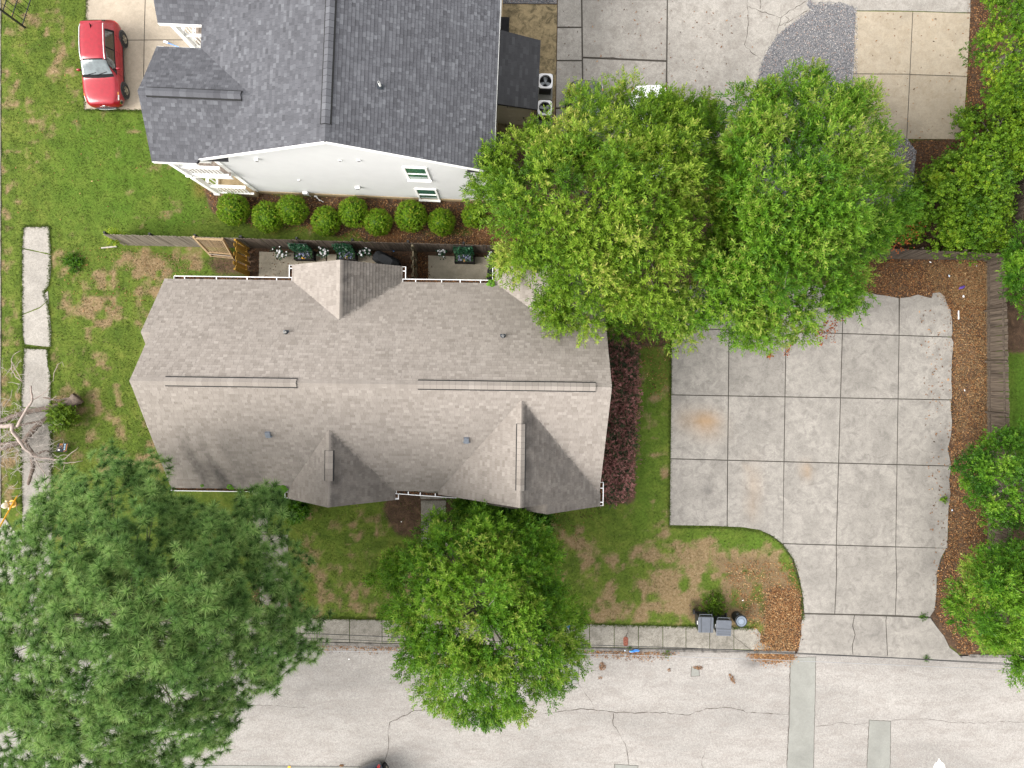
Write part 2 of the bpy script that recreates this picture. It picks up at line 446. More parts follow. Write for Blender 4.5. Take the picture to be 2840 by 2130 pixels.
class MB:
    """collects faces; build() links them as ONE mesh object"""

    def __init__(s):
        s.v, s.f, s.t, s.mi = [], [], [], []

    def vert(s, p):
        s.v.append((p[0], p[1], p[2]))
        return len(s.v) - 1

    def face(s, pts, mi=0):
        b = len(s.v)
        s.v.extend([(p[0], p[1], p[2]) for p in pts])
        s.f.append(tuple(range(b, b + len(pts))))
        s.mi.append(mi)

    def box(s, c, d, rz=0.0, mi=0, M=None):
        """centre, full size, turn about z"""
        b = len(s.v)
        cs, sn = math.cos(rz), math.sin(rz)
        for i in range(8):
            x = (-1 if i & 1 == 0 else 1) * d[0] / 2
            y = (-1 if i & 2 == 0 else 1) * d[1] / 2
            z = (-1 if i & 4 == 0 else 1) * d[2] / 2
            q = (c[0] + x * cs - y * sn, c[1] + x * sn + y * cs, c[2] + z)
            if M is not None:
                q = M @ Vector((x, y, z)) + Vector(c)
            s.v.append((q[0], q[1], q[2]))
        for f in ((0, 2, 3, 1), (4, 5, 7, 6), (0, 1, 5, 4), (2, 6, 7, 3), (0, 4, 6, 2), (1, 3, 7, 5)):
            s.f.append(tuple(b + i for i in f))
            s.mi.append(mi)
        return s

    def bar(s, a, b_, w, h, mi=0, up=(0, 0, 1)):
        """box running from point a to point b"""
        a, b_ = Vector(a), Vector(b_)
        d = (b_ - a)
        L = d.length
        if L < 1e-6:
            return s
        d /= L
        u = Vector(up)
        if abs(d.dot(u)) > 0.95:
            u = Vector((0, 1, 0))
        x = d.cross(u).normalized()
        y = x.cross(d).normalized()
        M = Matrix((x, d, y)).transposed()
        s.box((a + b_) / 2, (w, L, h), mi=mi, M=M)
        return s

    def tube(s, pts, rad, n=8, cap=True, mi=0):
        pts = [Vector(p) for p in pts]
        if isinstance(rad, (int, float)):
            rad = [rad] * len(pts)
        b = len(s.v)
        prev = None
        for i, p in enumerate(pts):
            d = (pts[min(i + 1, len(pts) - 1)] - pts[max(i - 1, 0)])
            d = d.normalized() if d.length > 1e-9 else Vector((0, 0, 1))
            if prev is None:
                u = Vector((0, 0, 1)) if abs(d.z) < 0.9 else Vector((1, 0, 0))
                x = d.cross(u).normalized()
            else:
                x = (prev - d * prev.dot(d))
                x = x.normalized() if x.length > 1e-6 else d.orthogonal().normalized()
            prev = x
            y = d.cross(x)
            for k in range(n):
                a = 2 * math.pi * k / n
                q = p + (x * math.cos(a) + y * math.sin(a)) * rad[i]
                s.v.append((q.x, q.y, q.z))
        for i in range(len(pts) - 1):
            for k in range(n):
                k2 = (k + 1) % n
                s.f.append((b + i * n + k, b + i * n + k2, b + (i + 1) * n + k2, b + (i + 1) * n + k))
                s.mi.append(mi)
        if cap:
            s.f.append(tuple(b + k for k in reversed(range(n))))
            s.f.append(tuple(b + (len(pts) - 1) * n + k for k in range(n)))
            s.mi += [mi, mi]
        return s

    def lathe(s, prof, n=20, c=(0, 0, 0), mi=0):
        """profile of (radius, z)"""
        b = len(s.v)
        for r, z in prof:
            for k in range(n):
                a = 2 * math.pi * k / n
                s.v.append((c[0] + r * math.cos(a), c[1] + r * math.sin(a), c[2] + z))
        for i in range(len(prof) - 1):
            for k in range(n):
                k2 = (k + 1) % n
                s.f.append((b + i * n + k, b + i * n + k2, b + (i + 1) * n + k2, b + (i + 1) * n + k))
                s.mi.append(mi)
        return s

    def prism(s, poly, z0, z1, mi=0):
        b = len(s.v)
        n = len(poly)
        ar = sum(poly[i][0] * poly[(i + 1) % n][1] - poly[(i + 1) % n][0] * poly[i][1] for i in range(n))
        if ar < 0:
            poly = poly[::-1]
        for z in (z0, z1):
            for p in poly:
                s.v.append((p[0], p[1], z))
        s.f.append(tuple(range(b + n, b + 2 * n)))
        s.mi.append(mi)
        s.f.append(tuple(range(b + n - 1, b - 1, -1)))
        s.mi.append(mi)
        for i in range(n):
            j = (i + 1) % n
            s.f.append((b + i, b + j, b + n + j, b + n + i))
            s.mi.append(mi)
        return s

    def build(s, name, mat, parent=None, origin=None, smooth=False, bevel=0.0, shift=None):
        me = bpy.data.meshes.new(name)
        o_ = origin or (0, 0, 0)
        vs = [(v[0] - o_[0], v[1] - o_[1], v[2] - o_[2]) for v in s.v]
        me.from_pydata(vs, [], s.f)
        mats = mat if isinstance(mat, (list, tuple)) else [mat]
        for m in mats:
            me.materials.append(m)
        if len(mats) > 1:
            me.polygons.foreach_set('material_index', s.mi)
        if s.t:
            a = me.attributes.new('tone', 'FLOAT', 'POINT')
            a.data.foreach_set('value', s.t)
        if smooth:
            me.polygons.foreach_set('use_smooth', [True] * len(me.polygons))
        me.validate()
        me.update()
        o = bpy.data.objects.new(name, me)
        COL.objects.link(o)
        if parent is not None:
            o.parent = parent
            if origin is not None and shift is not None:
                o.location = (origin[0] - shift[0], origin[1] - shift[1], origin[2] - shift[2])
        elif origin is not None:
            o.location = origin
        if bevel:
            md = o.modifiers.new('bevel', 'BEVEL')
            md.width = bevel
            md.segments = 2
            md.limit_method = 'ANGLE'
        return o


def np_obj(name, V, Fq, mat, tone=None, parent=None, extra=None, origin=None, smooth=False):
    """fast mesh: V (n,3); Fq (m,k)"""
    me = bpy.data.meshes.new(name)
    V = np.asarray(V, np.float32)
    if origin is not None:
        V = V - np.asarray(origin, np.float32)
    Fq = np.asarray(Fq, np.int32)
    m, k = Fq.shape
    me.vertices.add(len(V))
    me.vertices.foreach_set('co', V.ravel())
    me.loops.add(m * k)
    me.loops.foreach_set('vertex_index', Fq.ravel())
    me.polygons.add(m)
    me.polygons.foreach_set('loop_start', np.arange(0, m * k, k, dtype=np.int32))
    if smooth:
        me.polygons.foreach_set('use_smooth', np.ones(m, dtype=bool))
    me.materials.append(mat)
    if tone is not None:
        a = me.attributes.new('tone', 'FLOAT', 'POINT')
        a.data.foreach_set('value', np.asarray(tone, np.float32))
    for kx, val in (extra or {}).items():
        a = me.attributes.new(kx, 'FLOAT', 'POINT')
        a.data.foreach_set('value', np.asarray(val, np.float32))
    me.update(calc_edges=True)
    o = bpy.data.objects.new(name, me)
    COL.objects.link(o)
    if parent is not None:
        o.parent = parent
    elif origin is not None:
        o.location = origin
    return o


def link_copy(src, parent, loc=None, rot=None, scale=None, name=None):
    c = src.copy()
    COL.objects.link(c)
    c.parent = parent
    if loc is not None:
        c.location = loc
    if rot is not None:
        c.rotation_euler = rot
    if scale is not None:
        c.scale = scale
    return c


def copy_tree(root):
    r = root.copy()
    COL.objects.link(r)
    for ch in list(root.children):
        c = ch.copy()
        COL.objects.link(c)
        c.parent = r
        for g in list(ch.children):
            d = g.copy()
            COL.objects.link(d)
            d.parent = c
    return r


def in_poly(x, y, poly):
    """vectorised point in polygon"""
    x = np.asarray(x)
    y = np.asarray(y)
    r = np.zeros(x.shape, bool)
    n = len(poly)
    j = n - 1
    for i in range(n):
        xi, yi = poly[i]
        xj, yj = poly[j]
        if yi != yj:
            c = ((yi > y) != (yj > y)) & (x < (xj - xi) * (y - yi) / (yj - yi) + xi)
            r ^= c
        j = i
    return r


def pts_in(poly, n, rng=RNG):
    poly = np.array(poly, float)
    lo, hi = poly.min(0), poly.max(0)
    out = []
    got = 0
    while got < n:
        q = lo + rng.random((n * 2, 2)) * (hi - lo)
        q = q[in_poly(q[:, 0], q[:, 1], poly.tolist())]
        out.append(q)
        got += len(q)
    return np.concatenate(out)[:n]


def frames(d, rng):
    """rotation matrices (n,3,3) whose z column is d, with random roll"""
    d = d / np.linalg.norm(d, axis=1, keepdims=True)
    a = rng.normal(size=d.shape)
    x = a - d * (a * d).sum(1, keepdims=True)
    x /= np.linalg.norm(x, axis=1, keepdims=True) + 1e-9
    y = np.cross(d, x)
    return np.stack([x, y, d], axis=2)


def scatter(tmpls, posn, dirs, scale, tone, rng, tone_j=0.1):
    """tmpls: list of (V, F, T); returns merged V, F, tone"""
    k = rng.integers(0, len(tmpls), len(posn))
    Vs, Fs, Ts, base = [], [], [], 0
    for i, (tv, tf, tt) in enumerate(tmpls):
        m = k == i
        if not m.any():
            continue
        Rm = frames(dirs[m], rng)
        V = np.einsum('nij,vj->nvi', Rm, tv) * scale[m][:, None, None] + posn[m][:, None, :]
        n = len(V)
        f = tf[None, :, :] + (np.arange(n) * len(tv))[:, None, None] + base
        T = tone[m][:, None] + tt[None, :]
        Vs.append(V.reshape(-1, 3))
        Fs.append(f.reshape(-1, tf.shape[1]))
        Ts.append(T.ravel())
        base += n * len(tv)
    return np.concatenate(Vs), np.concatenate(Fs), np.clip(np.concatenate(Ts), 0, 1)

# ================================================================== GROUND SHEET
ROADZ = -0.10


def road_y_at(X):            # north edge of the street gutter (world Y) along X, from the photo's kerb line
    px = CX + X * 56.0
    return (CY - (1792 + (px - 1080) * 0.0185)) / 56.0


def build_ground():
    step = 0.165
    xs = np.arange(-27.0, 27.01, step)
    ys = np.arange(-21.0, 21.01, step)
    far = np.array([30, 36, 50, 80, 150, 300, 600], float)
    X1 = np.concatenate([-far[::-1], xs, far])
    Y1 = np.concatenate([-far[::-1], ys, far])
    Xg, Yg = np.meshgrid(X1, Y1)
    PX = CX + Xg * 56.0
    PY = CY - Yg * 56.0
    nf = len(far)

    def blur(a, n=2):
        for _ in range(n):
            p = np.pad(a, 1, mode='edge')
            a = (p[:-2, 1:-1] + p[2:, 1:-1] + p[1:-1, :-2] + p[1:-1, 2:] + p[1:-1, 1:-1] * 2) / 6
        return a

    def region(polys, n=3):
        a = np.zeros(Xg.shape)
        for poly, w in polys:
            a = np.maximum(a, in_poly(PX, PY, poly) * w)
        return blur(a, n)

    dry = region([
        ([(-900, -900), (60, -900), (60, 700), (-900, 700)], 0.27),
        ([(230, 60), (-10, 60), (-10, 560), (140, 560), (150, 400), (230, 330)], 0.16),
        ([(320, 690), (560, 690), (600, 740), (480, 775), (330, 760)], 0.62),
        ([(140, 690), (480, 770), (400, 930), (360, 1060), (470, 1300), (420, 1420), (140, 1420)], 0.33),
        ([(150, 1040), (330, 1060), (330, 1300), (150, 1330)], 0.36),
        ([(-900, 600), (62, 600), (62, 1440), (-900, 1440)], 0.28),
        ([(-900, 1250), (62, 1250), (62, 1440), (-900, 1440)], 0.5),
        ([(805, 1400), (1150, 1400), (1150, 1720), (805, 1720)], 0.26),
        ([(1560, 1480), (1860, 1470), (1900, 1560), (1960, 1725), (1590, 1730)], 0.44),
        ([(1680, 1600), (1960, 1640), (1960, 1730), (1600, 1735)], 0.56),
        ([(1880, 1470), (2160, 1500), (2215, 1620), (2210, 1760), (1930, 1740), (1880, 1600)], 0.68),
        ([(1770, 950), (1858, 950), (1858, 1470), (1790, 1470)], 0.24),
        ([(1820, 1150), (1862, 1150), (1862, 1470), (1800, 1470)], 0.36),
    ], 14)
    lush = region([
        ([(300, 300), (560, 300), (560, 660), (300, 640)], 0.55),
        ([(140, 330), (300, 300), (300, 650), (140, 620)], 0.45),
        ([(1960, 1490), (2230, 1480), (2160, 1530), (1990, 1530)], 0.8),
        ([(1910, 1480), (1955, 1480), (1965, 1560), (1905, 1620), (1880, 1600), (1930, 1550)], 1.0),
        ([(1945, 1650), (2010, 1650), (2015, 1700), (1940, 1700)], 1.0),
        ([(2790, 980), (3000, 980), (3000, 1300), (2795, 1300)], 1.0),
        ([(485, 735), (590, 735), (590, 765), (440, 765)], 0.8),
        ([(1780, 1050), (1830, 1050), (1800, 1480), (1760, 1480)], 0.6),
    ], 22)
    dirt = region([
        ([(560, 500), (585, 585), (640, 622), (760, 635), (880, 640), (1000, 668), (1460, 700), (1460, 560), (720, 540), (600, 535)], 0.95),
        ([(690, 686), (1460, 700), (1460, 800), (690, 775)], 1.0),
        ([(560, 715), (700, 690), (700, 770), (600, 770)], 0.55),
        ([(2640, 690), (2760, 690), (2770, 1720), (2700, 1850), (2560, 1720), (2630, 1500)], 1.0),
        ([(2330, 690), (2790, 690), (2790, 860), (2330, 860)], 1.0),
        ([(2680, -400), (3200, -400), (3200, 900), (2500, 700), (2470, 400), (2680, 380)], 1.0),
        ([(1400, 300), (2500, 250), (2500, 800), (1860, 960), (1700, 960), (1700, 700), (1400, 620)], 0.8),
        ([(2130, 1640), (2235, 1640), (2230, 1830), (2080, 1810), (2120, 1750)], 0.75),
        ([(1075, 1360), (1265, 1366), (1265, 1500), (1100, 1490), (1060, 1420)], 0.7),
        ([(700, 1600), (830, 1600), (840, 1720), (700, 1720)], 0.55),
        ([(2780, 700), (3000, 700), (3000, 980), (2790, 980)], 0.7),
        ([(1660, 920), (1770, 920), (1760, 1400), (1660, 1400)], 0.9),
        ([(2790, 1380), (3100, 1380), (3100, 1750), (2790, 1750)], 1.0),
        ([(1960, 1540), (2120, 1530), (2215, 1600), (2220, 1720), (2120, 1740), (1990, 1725), (2000, 1620)], 0.33),
        ([(1905, 1650), (1955, 1650), (1955, 1720), (1905, 1720)], 0.5),
        ([(1366, -300), (2260, -300), (2260, 60), (2050, 330), (1366, 470)], 0.9),
    ], 3)
    lawn_gaps = region([
        ([(755, 622), (885, 630), (900, 668), (700, 662), (560, 640), (590, 610)], 1.0),
        ([(955, 640), (1000, 640), (1000, 668), (950, 668)], 0.9),
        ([(1150, 640), (1320, 630), (1320, 660), (1180, 655)], 0.8)], 3)
    dirt = np.clip(dirt - lawn_gaps, 0, 1)
    clay = region([
        ([(1055, 640), (1125, 640), (1110, 668), (1050, 672)], 0.8),
        ([(740, 632), (770, 632), (765, 650), (745, 650)], 0.7),
        ([(1310, 640), (1400, 640), (1400, 672), (1310, 672)], 0.6),
        ([(535, 500), (565, 500), (565, 545), (545, 545)], 0.6)], 3)
    rn = np.random.default_rng(8)

    def vnoise(cell, seed):
        g = np.random.default_rng(seed).random((int(60 / cell) + 4, int(70 / cell) + 4))
        u = np.clip((Xg + 32) / cell, 0, g.shape[1] - 2.001)
        v = np.clip((Yg + 26) / cell, 0, g.shape[0] - 2.001)
        iu, iv = u.astype(int), v.astype(int)
        fu, fv = u - iu, v - iv
        fu, fv = fu * fu * (3 - 2 * fu), fv * fv * (3 - 2 * fv)
        return (g[iv, iu] * (1 - fu) + g[iv, iu + 1] * fu) * (1 - fv) + (g[iv + 1, iu] * (1 - fu) + g[iv + 1, iu + 1] * fu) * fv

    pn = .16 * vnoise(2.3, 1) + .22 * vnoise(1.1, 2) + .30 * vnoise(.5, 3) + .32 * vnoise(.25, 4)
    t = np.clip((dry * 1.05 + (pn - .5) * 1.9 - .32) * 1.35 + .24, 0, 1)
    dryness = t * t * (3 - 2 * t)
    lush = np.clip(lush * (.6 + .9 * vnoise(.9, 5)), 0, 1)
    rng = np.random.default_rng(3)
    Z = blur(rng.normal(0, 0.03, Xg.shape), 2)
    Z = np.minimum(Z, 0.012)
    # mounds of litter along the parking edge
    Z += region([([(2665, 720), (2730, 720), (2735, 1640), (2680, 1700)], 0.10)], 6) * (0.7 + 6 * blur(rng.normal(0, 0.1, Xg.shape), 3))
    # the street and the cross street lie lower
    yr = np.array([[road_y_at(x) for x in X1]])
    low = (Yg < yr + 0.05) | (Xg < -25.42)
    Z = np.where(low, -0.40, Z)
    edge = np.zeros(Xg.shape, bool)
    edge[:nf] = edge[-nf:] = True
    edge[:, :nf] = edge[:, -nf:] = True
    Z = np.where(edge & ~low, 0.0, Z)
    h, w = Xg.shape
    idx = np.arange(h * w).reshape(h, w)
    Fq = np.stack([idx[:-1, :-1], idx[:-1, 1:], idx[1:, 1:], idx[1:, :-1]], -1).reshape(-1, 4)
    V = np.stack([Xg, Yg, Z], -1).reshape(-1, 3)
    o = np_obj('ground', V, Fq, GROUND, extra={'dryness': dryness.ravel(), 'lush': lush.ravel(), 'dirt': dirt.ravel(), 'clay': clay.ravel()}, smooth=True)
    props(o, kind='structure')

    def look(arr):
        def f(px, py):
            ix = np.clip(((px - CX) / 56.0 - xs[0]) / step, 0, len(xs) - 1).astype(int) + nf
            iy = np.clip(((CY - py) / 56.0 - ys[0]) / step, 0, len(ys) - 1).astype(int) + nf
            return arr[iy, ix]
        return f
    return look(dryness), look(lush), look(dirt), look(Z)


g_dry, g_lush, g_dirt, g_z = build_ground()


# ================================================================== PAVING
def wob_line(a, b, step=0.25, amp=0.02, seed=0):
    """jagged line from a to b (world metres), end points kept"""
    rr = random.Random(seed)
    a, b = Vector(a), Vector(b)
    L = (b - a).length
    n = max(1, int(L / step))
    nrm = Vector((-(b - a).y, (b - a).x)).normalized()
    out = []
    for i in range(n):
        t = i / n
        out.append(a.lerp(b, t) + nrm * (rr.uniform(-amp, amp) if i else 0))
    return [(p.x, p.y) for p in out]


def grid_slab(poly, z0, z1, cell=0.3, attrs=None, name='slab', mat=SLAB, parent=None, bevel=0.008):
    """one paving slab: prism with a subdivided top so stains can be painted per point"""
    me_b = bmesh.new()
    vs = [me_b.verts.new((p[0], p[1], z1)) for p in poly]
    f = me_b.faces.new(vs)
    if f.normal.z < 0:
        f.normal_flip()
    me_b.normal_update()
    me_b.faces.ensure_lookup_table()
    if me_b.faces[0].normal.z < 0:
        bmesh.ops.reverse_faces(me_b, faces=me_b.faces[:])
    if attrs:
        xs = [p[0] for p in poly]
        ys = [p[1] for p in poly]
        for ax, lo, hi in ((0, min(xs), max(xs)), (1, min(ys), max(ys))):
            n = int((hi - lo) / cell)
            for i in range(1, n):
                c = lo + (hi - lo) * i / n
                co = (c, 0, 0) if ax == 0 else (0, c, 0)
                no = (1, 0, 0) if ax == 0 else (0, 1, 0)
                bmesh.ops.bisect_plane(me_b, geom=me_b.verts[:] + me_b.edges[:] + me_b.faces[:], plane_co=co, plane_no=no)
    top = me_b.faces[:]
    bd = [e for e in me_b.edges if e.is_boundary]
    r = bmesh.ops.extrude_edge_only(me_b, edges=bd)
    for v in [g for g in r['geom'] if isinstance(g, bmesh.types.BMVert)]:
        v.co.z = z0
    bmesh.ops.recalc_face_normals(me_b, faces=me_b.faces[:])
    if top[0].normal.z < 0:
        bmesh.ops.reverse_faces(me_b, faces=me_b.faces[:])
    me = bpy.data.meshes.new(name)
    me_b.to_mesh(me)
    me_b.free()
    me.materials.append(mat)
    t = me.attributes.new('tone', 'FLOAT', 'POINT')
    tv = rnd(0, 0.55)
    t.data.foreach_set('value', [tv] * len(me.vertices))
    if attrs:
        for k, fn in attrs.items():
            a = me.attributes.new(k, 'FLOAT', 'POINT')
            a.data.foreach_set('value', [fn(CX + v.co.x * 56, CY - v.co.y * 56) for v in me.vertices])
    o = bpy.data.objects.new(name, me)
    COL.objects.link(o)
    o.parent = parent
    return o


def spots(lst):
    """soft stains: (px, py, rx, ry, weight)"""
    def f(px, py):
        s = 0
        for x, y, rx, ry, w in lst:
            s = max(s, w * math.exp(-(((px - x) / rx) ** 2 + ((py - y) / ry) ** 2)))
        return s
    return f


def inset(poly, d):
    """shrink a px polygon towards its centre by about d px on every side (convex, small d)"""
    n = len(poly)
    ar = sum(poly[i][0] * poly[(i + 1) % n][1] - poly[(i + 1) % n][0] * poly[i][1] for i in range(n))
    sg = 1 if ar > 0 else -1
    out = []
    for i in range(n):
        p0, p1, p2 = Vector(poly[i - 1]), Vector(poly[i]), Vector(poly[(i + 1) % n])
        a, b = (p1 - p0), (p2 - p1)
        if a.length < 1e-6 or b.length < 1e-6:
            out.append(tuple(p1))
            continue
        a.normalize()
        b.normalize()
        n1 = Vector((-a.y, a.x)) * sg
        n2 = Vector((-b.y, b.x)) * sg
        m = n1 + n2
        k = d / max(0.35, 1 + n1.dot(n2)) if m.length > 1e-6 else 0
        q = p1 + m * k
        out.append((q.x, q.y))
    return out


def W(poly, z=0.0):
    return [P2(x, y, z) for x, y in poly]


def joint_bed(name, poly, z, mat, parent):
    m = MB()
    m.face([(x, y, z) for x, y in poly])
    o = m.build(name, mat, parent)
    if o.data.polygons[0].normal.z < 0:
        o.data.flip_normals()
    return o


# ---- car park of square concrete slabs
car_park = thing('car_park', None, None, kind='structure')
vx = {0: lambda y: 1862 - (y - 960) * 0.0125, 1: lambda y: 2021 - (y - 950) * 0.011, 2: lambda y: 2180 - (y - 880) * 0.0165,
      3: lambda y: 2338 - (y - 830) * 0.029, 4: lambda y: 2494 - (y - 830) * 0.016}
hy = {0: lambda x: 790 + 0 * x, 1: lambda x: 925 + (x - 2333) * 0.033, 2: lambda x: 1095 + (x - 1860) * 0.018,
      3: lambda x: 1272 + (x - 1860) * 0.026, 4: lambda x: 1505 + (x - 2100) * 0.029}


def cross(i, j):
    x = vx[i](hy[j](2200))
    for _ in range(4):
        x = vx[i](hy[j](x))
    return (x, hy[j](x))


rust_f = spots([(1955, 1168, 40, 26, 0.95), (1920, 1165, 45, 30, 0.4), (1960, 1195, 45, 25, 0.35), (2235, 1305, 14, 22, 0.55), (2075, 1300, 12, 14, 0.3), (2090, 1350, 20, 60, 0.28), (2085, 1400, 18, 45, 0.25), (1700, 1170, 20, 20, .2)])
grime_f = spots([(1960, 1355, 10, 14, 0.75), (1950, 1365, 16, 16, 0.35), (2075, 1365, 16, 7, 0.25), (2610, 1240, 28, 55, 0.55), (2625, 1350, 25, 70, 0.5), (2590, 1440, 30, 90, 0.25), (2580, 1560, 30, 40, 0.4), (2600, 1320, 40, 120, 0.2), (2065, 1437, 4, 4, .6), (2100, 870, 80, 60, .12)])
SA = {'rust': rust_f, 'grime': grime_f}
right_edge = [(2398, 808), (2430, 816), (2462, 820), (2490, 826), (2520, 823), (2545, 816), (2565, 822), (2582, 826), (2586, 812), (2604, 810), (2618, 818), (2624, 838), (2636, 860), (2640, 890), (2641, 925), (2644, 950), (2640, 990), (2638, 1050), (2640, 1100), (2636, 1130), (2640, 1170), (2637, 1210), (2628, 1245), (2624, 1290), (2632, 1330), (2636, 1370), (2630, 1410), (2628, 1470), (2627, 1516), (2612, 1545), (2598, 1590), (2597, 1640), (2592, 1690), (2580, 1710)]


def redge(y0, y1):
    return [p for p in right_edge if y0 + 3 < p[1] < y1 - 3 and p[0] > 2500]


top_edge = [(2338, 800), (2365, 803), (2398, 808), (2430, 816), (2462, 820), (2490, 826)]
for j in range(4):
    for i in range(4):
        poly = [cross(i, j), cross(i + 1, j), cross(i + 1, j + 1), cross(i, j + 1)]
        if (i, j) == (3, 0):
            poly = [(2338, 800)] + top_edge[1:-1] + [(2492, 826), cross(4, 1), cross(3, 1)]
        if (i, j) == (0, 3):
            poly = [cross(0, 3), cross(1, 3), (2016, 1461), (1980, 1459), (1856, 1457)]
        if (i, j) == (1, 3):
            poly = [cross(1, 3), cross(2, 3), (2171, 1510), (2140, 1486), (2105, 1470), (2060, 1463), (2016, 1461)]
        poly = inset(poly, 1.3)
        grid_slab(W(poly), -0.12, 0.05 + rnd(-0.003, 0.003), attrs=SA, parent=car_park)
    y0 = 826 if j == 0 else hy[j](2640)
    y1 = hy[j + 1](2640)
    top = [(2494, 826), (2520, 823), (2545, 816), (2565, 822), (2582, 826), (2586, 812), (2604, 810), (2618, 818)] if j == 0 else [cross(4, j), (2638, y0)]
    poly = top + redge(y0, y1) + [(2638 if j < 3 else 2627, y1), cross(4, j + 1)]
    grid_slab(W(inset(poly, 1.3)), -0.12, 0.05 + rnd(-0.003, 0.003), attrs=SA, parent=car_park)
for poly in (
        [cross(2, 4), cross(3, 4), (2319, 1600), (2314, 1702), (2229, 1700), (2224, 1650), (2215, 1600), (2200, 1552), (2172, 1513)],
        [cross(3, 4), cross(4, 4), (2486, 1600), (2482, 1706), (2314, 1702), (2319, 1600)],
        [cross(4, 4), (2624, 1519), (2608, 1550), (2597, 1590), (2597, 1640), (2592, 1690), (2578, 1711), (2482, 1706), (2486, 1600)]):
    grid_slab(W(inset(poly, 1.3)), -0.12, 0.05 + rnd(-0.003, 0.003), attrs=SA, parent=car_park)
joint_bed('joint_bed', W([(1862, 795), (2490, 828), (2625, 840), (2634, 1200), (2620, 1500), (2575, 1725), (2226, 1715), (2222, 1640), (2195, 1550), (2166, 1508), (2135, 1484), (2100, 1467), (2016, 1455), (1860, 1455)]), 0.018, JOINT, car_park)
# sloping apron down to the street, in three pours
apron = thing('driveway_apron', None, None, kind='structure')
for poly in (
        [(2228, 1703), (2368, 1706), (2363, 1735), (2370, 1760), (2362, 1790), (2364, 1817), (2213, 1812), (2216, 1790), (2222, 1760), (2222, 1730)],
        [(2370, 1706), (2457, 1709), (2455, 1720), (2460, 1822), (2366, 1817), (2364, 1790), (2372, 1760), (2365, 1735)],
        [(2459, 1709), (2580, 1714), (2594, 1735), (2618, 1765), (2632, 1795), (2655, 1812), (2668, 1828), (2462, 1822), (2457, 1720)]):
    g = grid_slab(W(inset(poly, .15)), -0.14, 0.035, attrs={'rust': lambda x, y: 0.0, 'grime': spots([(2430, 1755, 40, 16, 0.5), (2400, 1765, 60, 30, 0.2), (2490, 1725, 14, 10, .3)])}, mat=SLAB, parent=apron, name='slab')
joint_bed('joint_bed', W([(2226, 1698), (2578, 1705), (2600, 1740), (2650, 1820), (2214, 1811), (2224, 1750)]), 0.012, JOINT, apron)

# ---- street along the south, cross street along the west edge
m = MB()
xs_ = [-600, -60] + [i * .4 for i in range(-76, 77)] + [60, 600]
road_rows = [(-o, None) for o in (0, .12, .25, .4, .6, .85, 1.1, 1.4, 1.7, 2.0, 2.4, 2.8, 3.3, 4, 5, 6, 8, 11.5)]
for i in range(len(xs_) - 1):
    a, b = xs_[i], xs_[i + 1]
    ya, yb = road_y_at(max(-40, min(40, a))), road_y_at(max(-40, min(40, b)))
    for k in range(len(road_rows) - 1):
        o0, o1 = road_rows[k][0], road_rows[k + 1][0]
        m.face([(a, ya + o1, ROADZ), (b, yb + o1, ROADZ), (b, yb + o0, ROADZ), (a, ya + o0, ROADZ)])
road = m.build('road', ROAD)
props(road, kind='structure')
ra = road.data.attributes.new('rust', 'FLOAT', 'POINT')
ga = road.data.attributes.new('grime', 'FLOAT', 'POINT')
road_spots = spots([(2090, 1840, 30, 16, 0.85), (2070, 1830, 25, 12, 0.5), (1050, 2100, 90, 30, 0.35), (900, 1895, 80, 14, 0.25), (1000, 1880, 30, 14, .25), (840, 1930, 18, 18, 0.3), (2560, 1838, 200, 14, 0.3)])
for i_, v_ in enumerate(road.data.vertices):
    px_, py_ = CX + v_.co.x * 56, CY - v_.co.y * 56
    dd_ = road_y_at(max(-40, min(40, v_.co.x))) - v_.co.y
    g_ = road_spots(px_, py_)
    g_ = max(g_, .42 * math.exp(-(dd_ / .28) ** 2) * (.6 + .4 * math.sin(v_.co.x * 1.7)))
    for c_, w_ in ((1.75, .3), (3.25, .35), (4.6, .3)):
        g_ = max(g_, .13 * math.exp(-((dd_ - c_) / w_) ** 2) * (.7 + .3 * math.sin(v_.co.x * .9 + c_)))
    ga.data[i_].value = g_
m = MB()
m.face([(-600, -20, ROADZ - 0.006), (-25.34, -20, ROADZ - 0.006), (-25.34, 600, ROADZ - 0.006), (-600, 600, ROADZ - 0.006)])
m.build('cross_street', ROAD)
props(bpy.data.objects['cross_street'], kind='structure')
m = MB()
m.prism([(-25.47, -6.65), (-25.30, -6.65), (-25.30, 60), (-25.47, 60)], -0.2, 0.03)
props(m.build('kerb_west', KERB), kind='structure')
m = MB()
m.prism(W([(-40, 1437), (14, 1437), (42, 1475), (70, 1512), (60, 1620), (-40, 1620)]), -0.2, 0.035)
props(m.build('corner_pavement', PATH), kind='structure')

# kerb between sidewalk and street, one stone per 3 m
kerb = thing('kerb', None, None, kind='structure')
px = -120.0
while px < 2205:
    x1 = min(px + 168, 2205)
    a, b = (px - CX) / 56 + 0.006, (x1 - CX) / 56 - 0.006
    m = MB()
    m.prism([(a, road_y_at(a) - 0.02), (b, road_y_at(b) - 0.02), (b, road_y_at(b) + 0.14), (a, road_y_at(a) + 0.14)], -0.25, 0.045)
    m.build('kerb_stone', KERB, kerb, bevel=0.015)
    px = x1
px = 2690.0
while px < 3100:
    a, b = (px - CX) / 56 + 0.006, (px + 168 - CX) / 56 - 0.006
    m = MB()
    m.prism([(a, road_y_at(a) - 0.02), (b, road_y_at(b) - 0.02), (b, road_y_at(b) + 0.14), (a, road_y_at(a) + 0.14)], -0.25, 0.045)
    m.build('kerb_stone', KERB, kerb, bevel=0.015)
    px += 168

